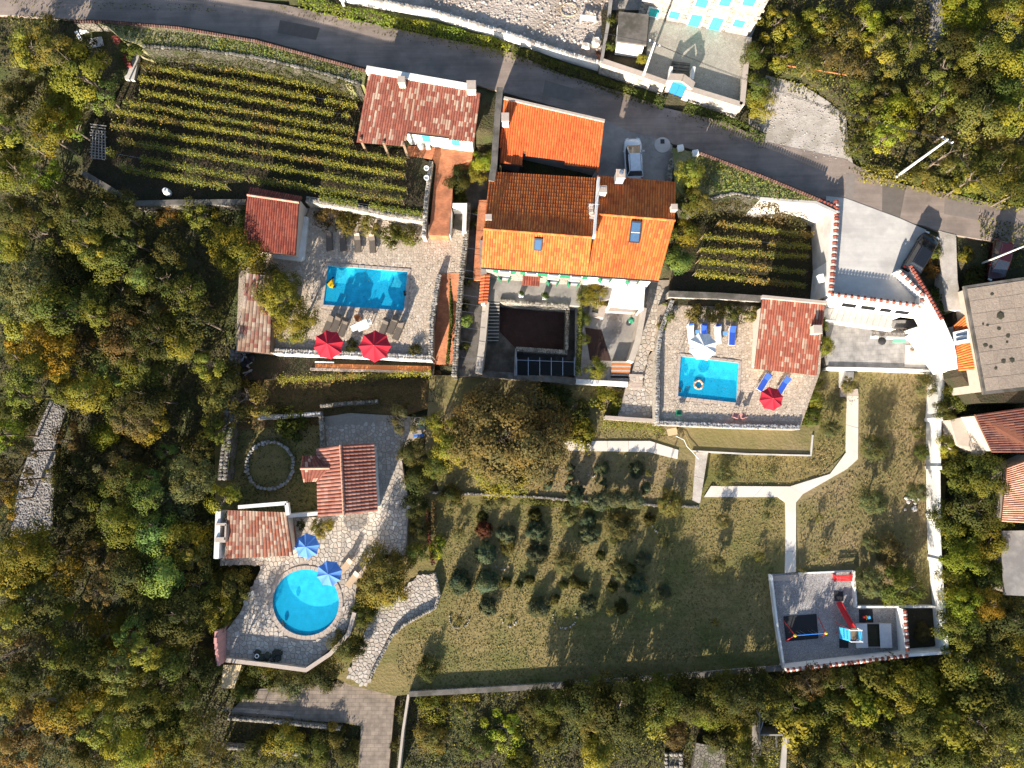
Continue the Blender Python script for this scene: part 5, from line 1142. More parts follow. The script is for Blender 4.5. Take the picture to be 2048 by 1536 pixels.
def tree(px, py, rpx, col, kind='dense', h=None, label=None, group=None, name='tree', cat='tree', z=None, where=None, bare=None, flat=1.0):
    """px, py: middle of the crown as seen; rpx: its radius in the photograph"""
    h = h if h is not None else max(1.2, rpx*0.05*1.35)
    q = W(px, py, 0); gz = z
    for _ in range(4):
        gz = float(top_z(q.x, q.y)) if z is None else z
        q = W(px, py, gz+h*0.72)
    r = rpx*mpp(gz+h*.72); base = Vector((q.x, q.y, gz-.1))
    t = thing(name, label or f'{CN[col]} {name.replace("_", " ")} {where or "in the wood"}', cat, base, group, rz=random.random()*6.28)
    c = bpy.data.objects.new('crown', random.choice(CROWNS[kind])); COL.objects.link(c); c.parent = t
    c.location = (0, 0, h-r*.62*flat if h > r*.7 else r*.15); c.scale = (r*random.uniform(.95, 1.1), r*random.uniform(.95, 1.1), r*random.uniform(.85, 1.0)*flat)
    k = KC[col]; f = random.uniform(.72, 1.28); c.color = (k[0]*f*random.uniform(.9, 1.12), k[1]*f, k[2]*f, 1)
    if h > 1.1:
        tr = bpy.data.objects.new('trunk', random.choice(TRUNKS)); COL.objects.link(tr); tr.parent = t; tr.scale = (r*1.1, r*1.1, max(.5, h-r*.35))
    if bare:
        b_ = bpy.data.objects.new('branches', random.choice(BARE)); COL.objects.link(b_); b_.parent = t; b_.scale = (r*bare, r*bare, max(.6, h*.6)); b_.rotation_euler[2] = random.random()*6
    return t
# -- trees one can tell apart, read off the photograph (px, py, radius px, colour, crown)
TREES = [
 (55, 95, 55, 'yg', 'loose'), (110, 110, 45, 'olive', 'loose'), (165, 150, 60, 'yg', 'dense'), (50, 165, 45, 'tan', 'loose'), (205, 185, 40, 'light', 'loose'), (120, 215, 55, 'yg', 'dense'), (35, 200, 40, 'dark', 'dense'),
 (75, 60, 40, 'olive', 'loose'), (190, 105, 38, 'brown', 'loose'), (100, 270, 50, 'yg', 'dense'), (20, 265, 45, 'yg', 'loose'), (140, 250, 40, 'bright', 'loose'), (90, 350, 42, 'bright', 'loose'), (45, 360, 45, 'yg', 'dense'), (25, 320, 40, 'dark', 'dense'),
 (120, 400, 45, 'dark', 'dense'), (30, 430, 45, 'olive', 'dense'), (25, 490, 45, 'yg', 'dense'), (90, 470, 55, 'mid', 'loose'), (180, 440, 55, 'dark', 'fine'), (230, 420, 45, 'dark', 'fine'),
 (70, 570, 75, 'grey', 'big'), (150, 540, 60, 'dark', 'big'), (210, 500, 60, 'mid', 'fine'), (180, 490, 40, 'yg', 'loose'), (260, 480, 40, 'olive', 'loose'), (283, 555, 30, 'light', 'dense'), (240, 600, 60, 'dark', 'fine'), (190, 600, 45, 'mid', 'dense'),
 (130, 620, 60, 'mid', 'dense'), (40, 640, 50, 'yg', 'loose'), (210, 635, 35, 'yg', 'loose'), (95, 690, 62, 'yellow', 'big'), (40, 690, 40, 'yellow', 'loose'), (160, 690, 38, 'brown', 'loose'), (250, 670, 55, 'brown', 'fine'), (60, 735, 45, 'mid', 'dense'), (130, 745, 50, 'yellow', 'loose'),
 (230, 700, 45, 'olive', 'dense'), (330, 560, 45, 'dark', 'loose'), (310, 620, 42, 'brown', 'loose'), (345, 625, 22, 'yg', 'loose'), (340, 500, 40, 'dark', 'wispy'), (380, 590, 45, 'mid', 'wispy'), (330, 680, 55, 'dark', 'fine'), (375, 690, 40, 'yg', 'dense'), (300, 740, 45, 'mid', 'dense'), (400, 640, 50, 'dark', 'wispy'),
 (420, 730, 35, 'yg', 'loose'), (225, 745, 38, 'light', 'loose'), (250, 790, 50, 'mid', 'dense'), (180, 790, 45, 'yg', 'dense'), (310, 800, 45, 'dark', 'dense'), (270, 840, 50, 'brown', 'fine'), (310, 850, 38, 'yellow', 'loose'), (215, 870, 38, 'bright', 'dense'), (60, 790, 40, 'yg', 'loose'), (30, 830, 45, 'mid', 'dense'),
 (10, 870, 40, 'bright', 'loose'), (50, 900, 38, 'brown', 'loose'), (20, 960, 45, 'brown', 'loose'), (10, 1000, 38, 'yellow', 'loose'), (130, 780, 36, 'yg', 'loose'), (140, 880, 45, 'brown', 'loose'), (155, 950, 48, 'dark', 'dense'), (112, 950, 22, 'yg', 'loose'), (150, 1020, 50, 'dark', 'dense'),
 (240, 910, 50, 'brown', 'fine'), (215, 940, 35, 'tan', 'loose'), (260, 960, 45, 'olive', 'dense'), (290, 955, 30, 'light', 'loose'), (350, 990, 60, 'grey', 'fine'), (300, 990, 40, 'light', 'wispy'), (390, 960, 45, 'grey', 'fine'), (340, 905, 25, 'light', 'loose'), (390, 900, 40, 'dark', 'wispy'),
 (220, 1010, 45, 'mid', 'dense'), (250, 1050, 45, 'yg', 'dense'), (215, 1070, 35, 'yg', 'loose'), (310, 1060, 45, 'light', 'dense'), (360, 1090, 50, 'yg', 'dense'), (300, 1110, 40, 'mid', 'dense'), (390, 1120, 40, 'olive', 'loose'), (60, 1100, 60, 'yg', 'big'), (40, 1130, 50, 'yellow', 'dense'), (110, 1130, 55, 'yellow', 'big'), (145, 1100, 40, 'brown', 'loose'),
 (210, 1120, 36, 'tan', 'loose'), (270, 1140, 45, 'dark', 'dense'), (330, 1150, 50, 'light', 'dense'), (400, 1170, 40, 'mid', 'loose'), (30, 1160, 42, 'yg', 'loose'), (80, 1210, 60, 'olive', 'dense'), (35, 1235, 40, 'yg', 'loose'), (120, 1230, 42, 'yg', 'loose'), (200, 1180, 30, 'tan', 'loose'), (215, 1260, 52, 'yellow', 'dense'), (265, 1270, 35, 'light', 'loose'),
 (300, 1210, 55, 'dark', 'big'), (370, 1230, 50, 'dark', 'dense'), (360, 1280, 36, 'yg', 'loose'), (290, 1300, 36, 'yg', 'loose'), (330, 1330, 40, 'mid', 'dense'), (40, 1300, 50, 'brown', 'loose'), (60, 1350, 45, 'dark', 'dense'), (125, 1310, 40, 'yg', 'loose'), (170, 1330, 55, 'mid', 'fine'), (240, 1330, 45, 'olive', 'loose'),
 (20, 1390, 45, 'yg', 'dense'), (130, 1400, 50, 'yellow', 'dense'), (180, 1390, 45, 'yg', 'dense'), (240, 1380, 55, 'yg', 'big'), (290, 1410, 45, 'mid', 'dense'), (330, 1370, 40, 'olive', 'loose'), (380, 1400, 42, 'mid', 'loose'), (400, 1340, 40, 'dark', 'dense'), (60, 1450, 55, 'brown', 'loose'), (130, 1470, 55, 'tan', 'loose'), (30, 1500, 50, 'orange', 'loose'),
 (200, 1450, 45, 'yg', 'loose'), (190, 1510, 45, 'olive', 'dense'), (260, 1490, 42, 'bright', 'dense'), (320, 1510, 48, 'yellow', 'dense'), (280, 1440, 40, 'dark', 'dense'), (370, 1470, 50, 'mid', 'fine'), (410, 1440, 38, 'dark', 'wispy'), (420, 1510, 42, 'olive', 'wispy'), (340, 1440, 38, 'mid', 'dense'),
]
random.seed(21)
for i, (x, y, r_, c, k) in enumerate(TREES):
    where = 'in the wood at the top left' if y < 420 else 'in the wood left of the pool deck' if y < 740 and x > 170 else 'near the left picture edge' if x < 90 and y < 1060 else 'beside the stream bed' if x < 180 and 760 < y < 1080 else 'in the wood left of the stone ring' if y < 1060 else 'in the wood left of the round pool' if y < 1350 else 'in the wood at the bottom left corner'
    tree(x, y, r_*1.02, c, k, h=random.uniform(3.6, 7.4)*(.75 if r_ < 35 else 1), group=f'{CN[c]} trees {where}', where=f'with a {"dense" if k in ("dense", "big", "fine") else "thin loose"} crown {where}')
def T(x, y, r_, c, k, label, h=None, name='tree', cat='tree', group=None, **kw): return tree(x, y, r_, c, k, h=h, label=label, name=name, cat=cat, group=group, **kw)
# -- trees round the terraces, each of its own
T(470, 490, 72, 'yg', 'big', 'large yellow-green tree overhanging the red tiled shed', 4.4, z=2.6)
T(560, 590, 55, 'yg', 'big', 'yellow-green tree leaning over the striped shed', 4.2, z=2.8)
T(590, 640, 52, 'yg', 'big', 'yellow-green tree closest to the left red parasol', 4.0, z=2.8)
T(530, 560, 40, 'olive', 'dense', 'olive green tree behind the striped shed roof', 3.6, z=2.8)
T(400, 430, 42, 'yg', 'loose', 'small thin yellow-green tree left of the red tiled shed', 3.0)
T(330, 420, 30, 'orange', 'wispy', 'sparse orange bush by the bend of the boundary wall', 1.6, name='bush', cat='bush')
T(450, 760, 45, 'dark', 'dense', 'dark tree leaning over the broad grey wall', 4.0)
T(490, 800, 55, 'olive', 'loose', 'olive tree spreading over the shaded lawn edge', 3.6, bare=.7)
T(425, 800, 45, 'olive', 'loose', 'loose olive tree left of the broad grey wall', 4.2)
T(440, 860, 38, 'yg', 'loose', 'small yellow-green tree against the broad grey wall', 3.5)
T(580, 850, 40, 'mid', 'bush', 'green bushy tree above the stone ring', 1.6)
T(450, 1000, 45, 'yg', 'loose', 'yellow-green tree hanging over the pool house corner', 4.8)
T(458, 1172, 50, 'olive', 'big', 'large olive tree between the pool house and round pool', 3.4)
T(440, 1225, 36, 'yg', 'fine', 'yellow-green tree just above the pink wall', 3.6)
T(768, 1150, 62, 'olive', 'big', 'dense round tree right of the round pool', 3.2, z=.6)
T(770, 1180, 42, 'yg', 'dense', 'yellow-green lower crown right of the round pool', 2.4, z=.6)
T(805, 835, 38, 'tan', 'loose', 'small brownish tree left of the big tan tree', 3.0)
T(1018, 868, 122, 'tan', 'huge', 'huge tan-leaved autumn tree below the main courtyard', 6.5, bare=.8)
T(960, 835, 62, 'brown', 'big', 'thin brown crown joined to the huge tan tree', 5.4, bare=.8)
T(1085, 850, 60, 'tan', 'big', 'thin tan crown on the right of the huge tan tree', 5.0, bare=.8)
T(905, 900, 45, 'yg', 'dense', 'yellow-green tree hugging the left of the huge tan tree', 3.8)
T(880, 840, 38, 'yg', 'loose', 'thin yellow-green tree at the foot of the passage', 3.6)
T(1005, 940, 62, 'yg', 'fine', 'yellow-tinged lower crown under the huge tan tree', 3.2, bare=.5)
T(1145, 810, 38, 'dark', 'bush', 'dark bush under the courtyard wall', 1.6, name='bush', cat='bush')
T(1215, 800, 32, 'yg', 'bush', 'yellow-green bush left of the lower alley', 1.5, name='bush', cat='bush')
T(1160, 860, 40, 'yg', 'bush', 'yellow-green bush above the straight concrete path', 1.6, name='bush', cat='bush')
T(1105, 795, 35, 'mid', 'bush', 'mid green bush below the courtyard wall, above the tan tree', 1.5, name='bush', cat='bush')
T(965, 320, 26, 'bright', 'dense', 'yellow-flowering shrub in the passage right of the small house', 3.0, name='shrub', cat='shrub')
T(955, 345, 22, 'yg', 'dense', 'yellow-green shrub just below the yellow-flowering one', 2.4, name='shrub', cat='shrub')
T(915, 360, 30, 'dark', 'dense', 'dark evergreen beside the orange brick path', 2.4)
T(910, 385, 26, 'mid', 'bush', 'green bush at the foot of the dark evergreen by the brick path', 1.2, name='bush', cat='bush')
T(1375, 345, 34, 'yg', 'dense', 'yellow-green tree at the top of the leafy slope by the white car', 3.0)
T(1375, 400, 38, 'mid', 'dense', 'mid green tree beside the orange roof corner', 2.8)
T(1365, 465, 38, 'yg', 'dense', 'yellow-green tree along the right of the orange roof', 2.8)
T(1360, 520, 34, 'light', 'dense', 'pale green tree at the lower right of the orange roof', 2.8)
T(1405, 400, 30, 'olive', 'loose', 'olive bush at the head of the small vineyard', 1.6, name='bush', cat='bush')
T(1490, 405, 32, 'brown', 'loose', 'brown scrub under the verge above the small vineyard', 1.3, name='bush', cat='bush')
T(1545, 425, 30, 'brown', 'wispy', 'thin brown scrub at the upper right of the small vineyard', 1.3, name='bush', cat='bush')
T(1340, 632, 14, 'mid', 'shaggy', 'small spiky palm at the top left of the small pool deck', .9, name='palm', cat='plant')
T(1325, 650, 12, 'yg', 'bush', 'little yellow-green bush beside the spiky palm', .6, name='bush', cat='bush')
for x, r_, c, lb in ((1390, 22, 'olive', 'olive climber on the vineyard wall, left above the white parasol'), (1430, 24, 'olive', 'olive climber above the first blue lounger'), (1470, 24, 'dark', 'dark climber in the middle of the vineyard wall'), (1508, 20, 'olive', 'olive climber next to the mottled pool house roof')):
    T(x, 622+(x-1390)*.04, r_, c, 'bush', lb, 1.3, name='climbing_plant', cat='plant', z=3.0)
for x, y, r_, c, lb in ((655, 430, 30, 'brown', 'dull brown creeper on the bank above the dark loungers'), (690, 445, 30, 'olive', 'olive creeper in the middle of the bank wall'), (740, 445, 24, 'olive', 'thin olive creeper on the pale bank stones'), (780, 463, 28, 'mid', 'green ivy mound at the right of the bank wall'), (820, 470, 26, 'mid', 'green ivy mound nearest the orange brick path')):
    T(x, y, r_, c, 'bush', lb, 1.5, name='climbing_plant', cat='plant', z=3.0)
for x, y, r_, lb in ((1168, 640, 16, 'upper'), (1165, 680, 14, 'middle'), (1190, 735, 26, 'lower')):
    T(x, y, r_, 'mid' if lb != 'lower' else 'yg', 'dense', f'{lb} leafy vine clump along the courtyard divider', 2.0, name='climbing_plant', cat='plant', z=2.0)
T(1190, 590, 26, 'yg', 'dense', 'yellow-green vine canopy left of the flat white canopy', 2.8, name='climbing_plant', cat='plant', z=2.2)
T(1170, 590, 20, 'mid', 'dense', 'green vine canopy under the green shutters', 2.4, name='climbing_plant', cat='plant', z=2.2)
T(932, 640, 15, 'light', 'round', 'clipped round pale green bush in the side passage', 1.5, name='bush', cat='bush', z=2.6)
for x, y, r_, lb in ((930, 610, 14, 'above the clipped round bush'), (934, 560, 12, 'level with the tiled gate roof'), (928, 690, 13, 'below the clipped round bush'), (945, 450, 13, 'at the top of the side passage'), (955, 420, 12, 'beside the brick steps')):
    T(x, y, r_, 'dark', 'bush', f'dark potted bush {lb}', 1.0, name='bush', cat='bush', z=2.6)
for x, y, r_, c, lb in ((1640, 650, 22, 'mid', 'top of the row, beside the garage yard'), (1648, 690, 22, 'yg', 'second from the top beside the garage yard'), (1628, 760, 22, 'mid', 'just below the mottled roof corner'), (1625, 800, 24, 'yg', 'beside the bottom red parasol'), (1622, 835, 20, 'mid', 'at the corner of the small pool deck')):
    T(x, y, r_, c, 'dense', f'clipped hedge shrub {lb}', 2.0, name='hedge_shrub', cat='hedge', group='hedge right of the small pool')
T(1885, 600, 34, 'mid', 'bush', 'dark bushy shrub between the white wall and flat roof', 2.0, name='bush', cat='bush')
T(1868, 530, 24, 'orange', 'bush', 'dry tan bush beside the black car', 1.2, name='bush', cat='bush')
T(1870, 500, 18, 'mid', 'bush', 'green bush touching the front of the black car', .9, name='bush', cat='bush')
T(1935, 505, 20, 'yg', 'bush', 'low green bush between gravel track and dark red car', .7, name='bush', cat='bush')
T(1955, 560, 28, 'dark', 'bush', 'dark bush behind the flat-roofed house', 1.6, name='bush', cat='bush')
# right side, top
TR_ = [(1515, 170, 34, 'mid', 'dense'), (1515, 110, 32, 'mid', 'dense'), (1525, 205, 30, 'yg', 'dense'), (1560, 40, 40, 'yg', 'loose'), (1560, 110, 34, 'yg', 'loose'), (1600, 70, 38, 'mid', 'wispy'), (1640, 30, 38, 'yg', 'loose'), (1690, 60, 45, 'olive', 'wispy'), (1740, 40, 42, 'bright', 'loose'), (1760, 80, 42, 'yg', 'loose'), (1805, 30, 38, 'mid', 'loose'), (1660, 110, 30, 'tan', 'wispy'),
 (1620, 130, 30, 'olive', 'wispy'), (1720, 130, 36, 'brown', 'wispy'), (1790, 130, 36, 'olive', 'wispy'), (1830, 90, 30, 'mid', 'wispy'), (1725, 170, 30, 'mid', 'wispy'), (1780, 180, 34, 'olive', 'loose'), (1790, 225, 42, 'bright', 'dense'), (1740, 230, 32, 'yg', 'loose'), (1720, 290, 26, 'mid', 'loose'), (1770, 275, 36, 'bright', 'loose'), (1830, 255, 36, 'olive', 'loose'),
 (1930, 20, 50, 'bright', 'dense'), (2010, 40, 45, 'yg', 'dense'), (1910, 90, 40, 'dark', 'dense'), (1960, 110, 48, 'mid', 'dense'), (2030, 110, 45, 'yg', 'dense'), (1885, 140, 35, 'mid', 'loose'), (1940, 175, 45, 'dark', 'dense'), (2000, 180, 45, 'mid', 'dense'), (1890, 200, 42, 'yg', 'loose'), (1960, 235, 50, 'olive', 'dense'), (2030, 230, 48, 'yg', 'dense'), (1900, 260, 36, 'brown', 'loose'), (2000, 290, 50, 'olive', 'big'), (1930, 320, 42, 'mid', 'loose'), (2040, 330, 42, 'yg', 'dense'), (1990, 350, 42, 'mid', 'dense'), (1880, 320, 38, 'olive', 'loose'), (1850, 350, 30, 'olive', 'loose'), (2035, 385, 34, 'mid', 'dense'), (1935, 365, 30, 'yg', 'loose'), (1840, 180, 30, 'mid', 'wispy')]
for x, y, r_, c, k in TR_:
    w_ = 'in the dense wood at the top right' if x > 1860 else 'on the scrubby slope above the gravel layby' if y < 200 else 'beside the concrete pole by the road'
    hh_ = random.uniform(3.5, 5.0) if x > 1860 else random.uniform(1.6, 2.8)
    tree(x, y, r_*1.1, c, k, h=hh_, group=f'{CN[c]} trees {w_}', where=f'with a {"dense" if k in ("dense", "big") else "thin"} crown {w_}')
# right side, middle and lower
TR2 = [(1915, 790, 30, 'mid'), (1890, 820, 22, 'dark'), (1990, 800, 30, 'dark'), (1895, 890, 22, 'yg'), (1930, 950, 45, 'mid'), (1980, 960, 42, 'mid'), (1950, 1010, 45, 'dark'), (1990, 1040, 42, 'mid'), (1910, 1040, 36, 'mid'), (1930, 1080, 36, 'yg'), (1985, 1075, 36, 'yg'), (1925, 1120, 36, 'bright'), (1905, 1170, 36, 'yg'), (1950, 1170, 32, 'mid'), (1925, 1210, 32, 'bright'), (1975, 1210, 28, 'yellow'), (1990, 1150, 30, 'mid'), (1920, 1260, 38, 'mid'), (1980, 1270, 42, 'dark'), (2030, 1240, 40, 'dark'), (1930, 1320, 42, 'mid'), (1990, 1330, 45, 'olive'), (2040, 1310, 40, 'yg'), (1700, 770, 1, 'mid')]
for x, y, r_, c in TR2[:-1]:
    w_ = 'right of the stepped white wall' if y < 1230 else 'in the wood at the lower right'
    tree(x, y, r_*1.12, c, 'dense', h=random.uniform(2.8, 4.2), group=f'{CN[c]} trees {w_}', where=f'with a dense crown {w_}')
# bottom wood
random.seed(5)
TB = [(870, 1415, 36, 'yg'), (930, 1420, 30, 'mid'), (860, 1470, 42, 'olive'), (900, 1510, 45, 'mid'), (990, 1410, 30, 'brown'), (1010, 1465, 50, 'bright'), (960, 1500, 38, 'mid'), (1060, 1420, 30, 'dark'), (1090, 1470, 40, 'mid'), (1110, 1520, 40, 'dark'), (1150, 1420, 36, 'mid'), (1200, 1460, 48, 'olive'), (1240, 1420, 45, 'dark'), (1195, 1510, 45, 'yg'), (1270, 1500, 45, 'yg'), (1320, 1440, 45, 'yg'), (1290, 1390, 38, 'mid'), (1360, 1400, 38, 'yg'), (1410, 1430, 42, 'bright'), (1350, 1470, 38, 'brown'), (1460, 1400, 40, 'mid'), (1480, 1450, 40, 'yg'), (1440, 1480, 38, 'dark'), (1530, 1390, 36, 'yg'), (1580, 1400, 40, 'mid'), (1620, 1370, 36, 'brown'), (1680, 1370, 42, 'mid'), (1600, 1450, 42, 'yg'), (1650, 1430, 42, 'mid'), (1640, 1500, 42, 'olive'), (1700, 1440, 45, 'yg'), (1760, 1360, 38, 'mid'), (1740, 1420, 42, 'bright'), (1780, 1470, 48, 'dark'), (1700, 1500, 42, 'mid'), (1820, 1380, 42, 'yg'), (1870, 1400, 48, 'bright'), (1840, 1450, 42, 'mid'), (1900, 1460, 45, 'yg'), (1860, 1510, 45, 'mid'), (1950, 1390, 45, 'mid'), (1960, 1450, 45, 'olive'), (2010, 1400, 42, 'dark'), (1930, 1520, 42, 'mid'), (2000, 1490, 45, 'yg'), (2045, 1450, 40, 'mid'), (1500, 1520, 38, 'mid'), (1620, 1540, 40, 'dark'), (1770, 1530, 40, 'yg'), (1040, 1530, 40, 'mid')]
for x, y, r_, c in TB:
    if x < 1480 and random.random() < .25: continue
    w_ = 'below the bottom wall, left half' if x < 1120 else 'below the bottom wall, towards the middle' if x < 1500 else 'below the playground'
    tree(x, y, r_*(.85 if x < 1480 else 1.12), c, random.choice(['dense', 'loose', 'bush', 'fine']), h=random.uniform(.9, 1.7) if x < 1120 else random.uniform(1.3, 2.8) if x < 1500 else random.uniform(2.6, 4.8), group=f'{CN[c]} trees {w_}', where=f'with an uneven crown {w_}')
for x, y, r_, c, h_, lb in ((1240, 1418, 62, 'dark', 6.8, 'tall dark tree below the bottom wall, casting the great shadow'), (1345, 1404, 50, 'mid', 4.6, 'tall green tree right of the tallest dark one below the wall'), (1150, 1412, 34, 'dark', 4.2, 'dark tree left of the tallest dark one below the wall'), (1190, 1412, 48, 'dark', 5.0, 'dark tree just left of the tallest one below the wall'), (1292, 1410, 54, 'mid', 5.8, 'green tree just right of the tallest one below the wall'), (1390, 1404, 50, 'dark', 4.8, 'dark tree midway between the tallest one and the playground'), (1470, 1398, 50, 'dark', 5.4, 'dark tree below the wall, second from the playground corner'), (1140, 1396, 36, 'dark', 3.2, 'low dark shrubby tree under the wall, first of the low belt'), (1200, 1392, 40, 'mid', 3.4, 'low green shrubby tree under the wall, second of the low belt'), (1262, 1388, 40, 'dark', 3.6, 'low dark shrubby tree under the wall, third of the low belt'), (1325, 1384, 40, 'mid', 3.5, 'low green shrubby tree under the wall, fourth of the low belt'), (1388, 1380, 40, 'dark', 3.6, 'low dark shrubby tree under the wall, fifth of the low belt'), (1448, 1374, 40, 'mid', 3.7, 'low green shrubby tree under the wall, sixth of the low belt'), (1508, 1366, 38, 'dark', 3.8, 'low dark shrubby tree under the wall, seventh of the low belt'), (824, 905, 30, 'dark', 3.4, 'dark tree beside the shaded yard, above the one right of the gabled house'), (1100, 1410, 34, 'mid', 3.8, 'green tree left of the tall dark belt below the wall'), (1430, 1402, 50, 'mid', 5.0, 'green tree below the wall left of the playground'), (1515, 1392, 46, 'dark', 5.6, 'dark tree below the wall next to the playground corner'), (1075, 1400, 26, 'dark', 3.6, 'small dark tree below the middle of the bottom wall'), (520, 1350, 40, 'mid', 2.4, 'mid green tree below the terrace parapet'), (580, 1365, 38, 'grey', 2.0, 'grey-green palm-like shrub below the parapet'), (650, 1350, 40, 'dark', 2.4, 'dark shrub at the right end of the parapet bed'), (685, 1290, 34, 'olive', 2.2, 'olive shrub beside the round terrace curve'), (725, 1225, 30, 'mid', 1.8, 'mid green shrub on the left of the crazy path'), (490, 1375, 30, 'mid', 1.8, 'green shrub right of the slatted lean-to'), (715, 1295, 24, 'dark', 1.6, 'dark shrub filling the bend of the crazy path'), (560, 1480, 40, 'yg', 1.8, 'yellow-green bush in the bottom left bed'), (510, 1510, 36, 'olive', 1.6, 'olive bush at the bottom of the bed wall'), (620, 1500, 36, 'mid', 1.8, 'mid green bush left of the block-paved drive'), (660, 1470, 30, 'olive', 1.6, 'olive bush at the end of the drive kerb'), (690, 1500, 30, 'dark', 1.6, 'dark bush hugging the block-paved drive'), (800, 1430, 16, 'dark', 1.0, 'small dark shrub between the drive and its thin wall'), (790, 1490, 14, 'dark', 1.0, 'second small dark shrub along the drive wall'), (855, 1340, 24, 'dark', 1.2, 'dark shrub in the bottom left corner of the lawn'), (870, 1100, 18, 'bright', 1.2, 'bright lime shrub beside the red flower hedge'), (878, 1085, 14, 'bright', 1.0, 'small lime shrub at the top of the lime pair'), (838, 1060, 22, 'dark', 2.0, 'dark tree between the terrace and lime shrubs'), (835, 1110, 24, 'mid', 1.8, 'green shrub just above the crazy path kerb'), (835, 960, 34, 'dark', 3.0, 'dark tree right of the gabled house'), (870, 930, 30, 'mid', 3.0, 'mid green tree between the gabled house and huge tan tree'), (830, 1010, 28, 'dark', 2.4, 'dark shrubby tree below the one right of the gabled house'), (900, 1000, 30, 'dark', 2.2, 'dark tree on the corner of the orchard wall'), (630, 1052, 14, 'mid', .9, 'small garden shrub by the gabled house corner'), (655, 1050, 14, 'yg', .9, 'yellow-green garden shrub under the gabled house'), (600, 1052, 11, 'dark', .8, 'dark garden shrub beside the plank deck'), (640, 1070, 12, 'yg', .8, 'low yellow-green shrub above the upper blue parasol')):
    T(x, y, r_, c, 'dense' if r_ > 20 else 'bush', lb, h_, name='tree' if h_ > 2.9 else 'shrub', cat='tree' if h_ > 2.9 else 'shrub')
# ---- garden conifers and olives on the lawn
def garden(x, y, r_, c, k, h_, lb, name='shrub', z=None, **kw): return T(x, y, r_, c, k, lb, h_, name=name, cat='tree' if name.endswith('tree') else 'shrub', z=z, **kw)
ROUNDS = [(1073, 1062, 16, 'highest of the two big round ones'), (1074, 1108, 16, 'lower of the two big round ones'), (971, 1104, 16, 'below the reddish bush'), (971, 1163, 19, 'larger of the pair left of the stone rings'), (922, 1163, 18, 'nearest the kerb of the crazy path'), (976, 1213, 14, 'between two stone rings'), (1078, 1218, 16, 'just left of the big stone ring'), (1178, 1208, 14, 'just right of the big stone ring'), (1275, 1168, 17, 'beside the great shadow on the lawn'), (1331, 1182, 10, 'inside the great shadow'), (1180, 1068, 16, 'right of the first olive shadow'), (1012, 1068, 15, 'right of the reddish bush'), (1205, 934, 11, 'middle of three on the olive strip'), (1275, 938, 12, 'rightmost on the olive strip'), (1141, 932, 7, 'leftmost small one on the olive strip'), (1288, 1118, 11, 'by the white stones on the lawn'), (1178, 1040, 12, 'directly under the orchard wall'), (1141, 952, 7, 'just below the leftmost small one on the strip'), (1208, 964, 7, 'next to the dark hedge clump'), (1138, 970, 7, 'first of four small ones above the wall'), (1150, 975, 8, 'second of four small ones above the wall'), (1163, 978, 7, 'third of four small ones above the wall'), (1095, 968, 8, 'alone near the foot of the huge tan tree'), (1292, 975, 9, 'behind the right end of the hedge clump')]
for x, y, r_, lb in ROUNDS: garden(x, y+2, r_*1.45, 'blue', 'round' if r_ > 9 else 'cone', r_*(.066 if r_ > 9 else .1), f'blue-green conifer bush, {lb}', 'conifer_bush', group='round conifers on the lawn')
for x, y, r_ in ((964, 1034, 9), (1012, 1166, 9), (1060, 1160, 8), (1038, 1170, 7), (1128, 1172, 8), (1150, 1166, 10), (1168, 1174, 9), (1226, 1176, 9), (1070, 1030, 11), (1203, 1112, 8), (1228, 1078, 8), (1262, 1140, 9), (1300, 1040, 10), (1244, 1215, 11), (1110, 1200, 8)):
    garden(x, y, r_*1.3, 'dark', 'round', r_*.07, 'small dark shrub dotted among the round conifers', 'shrub', group='small shrubs among the conifers')
garden(968, 1060, 19, 'red', 'round', 1.1, 'reddish-brown round bush on the left of the lawn')
for x, y, r_, lb in ((1152, 992, 20, 'left'), (1200, 1000, 22, 'middle left'), (1235, 1000, 22, 'middle right'), (1270, 1002, 26, 'right')): garden(x, y, r_, 'blue', 'round', 1.7, f'dark conifer in the hedge clump on the orchard wall, {lb} one', 'conifer_bush', group='hedge clump on the orchard wall')
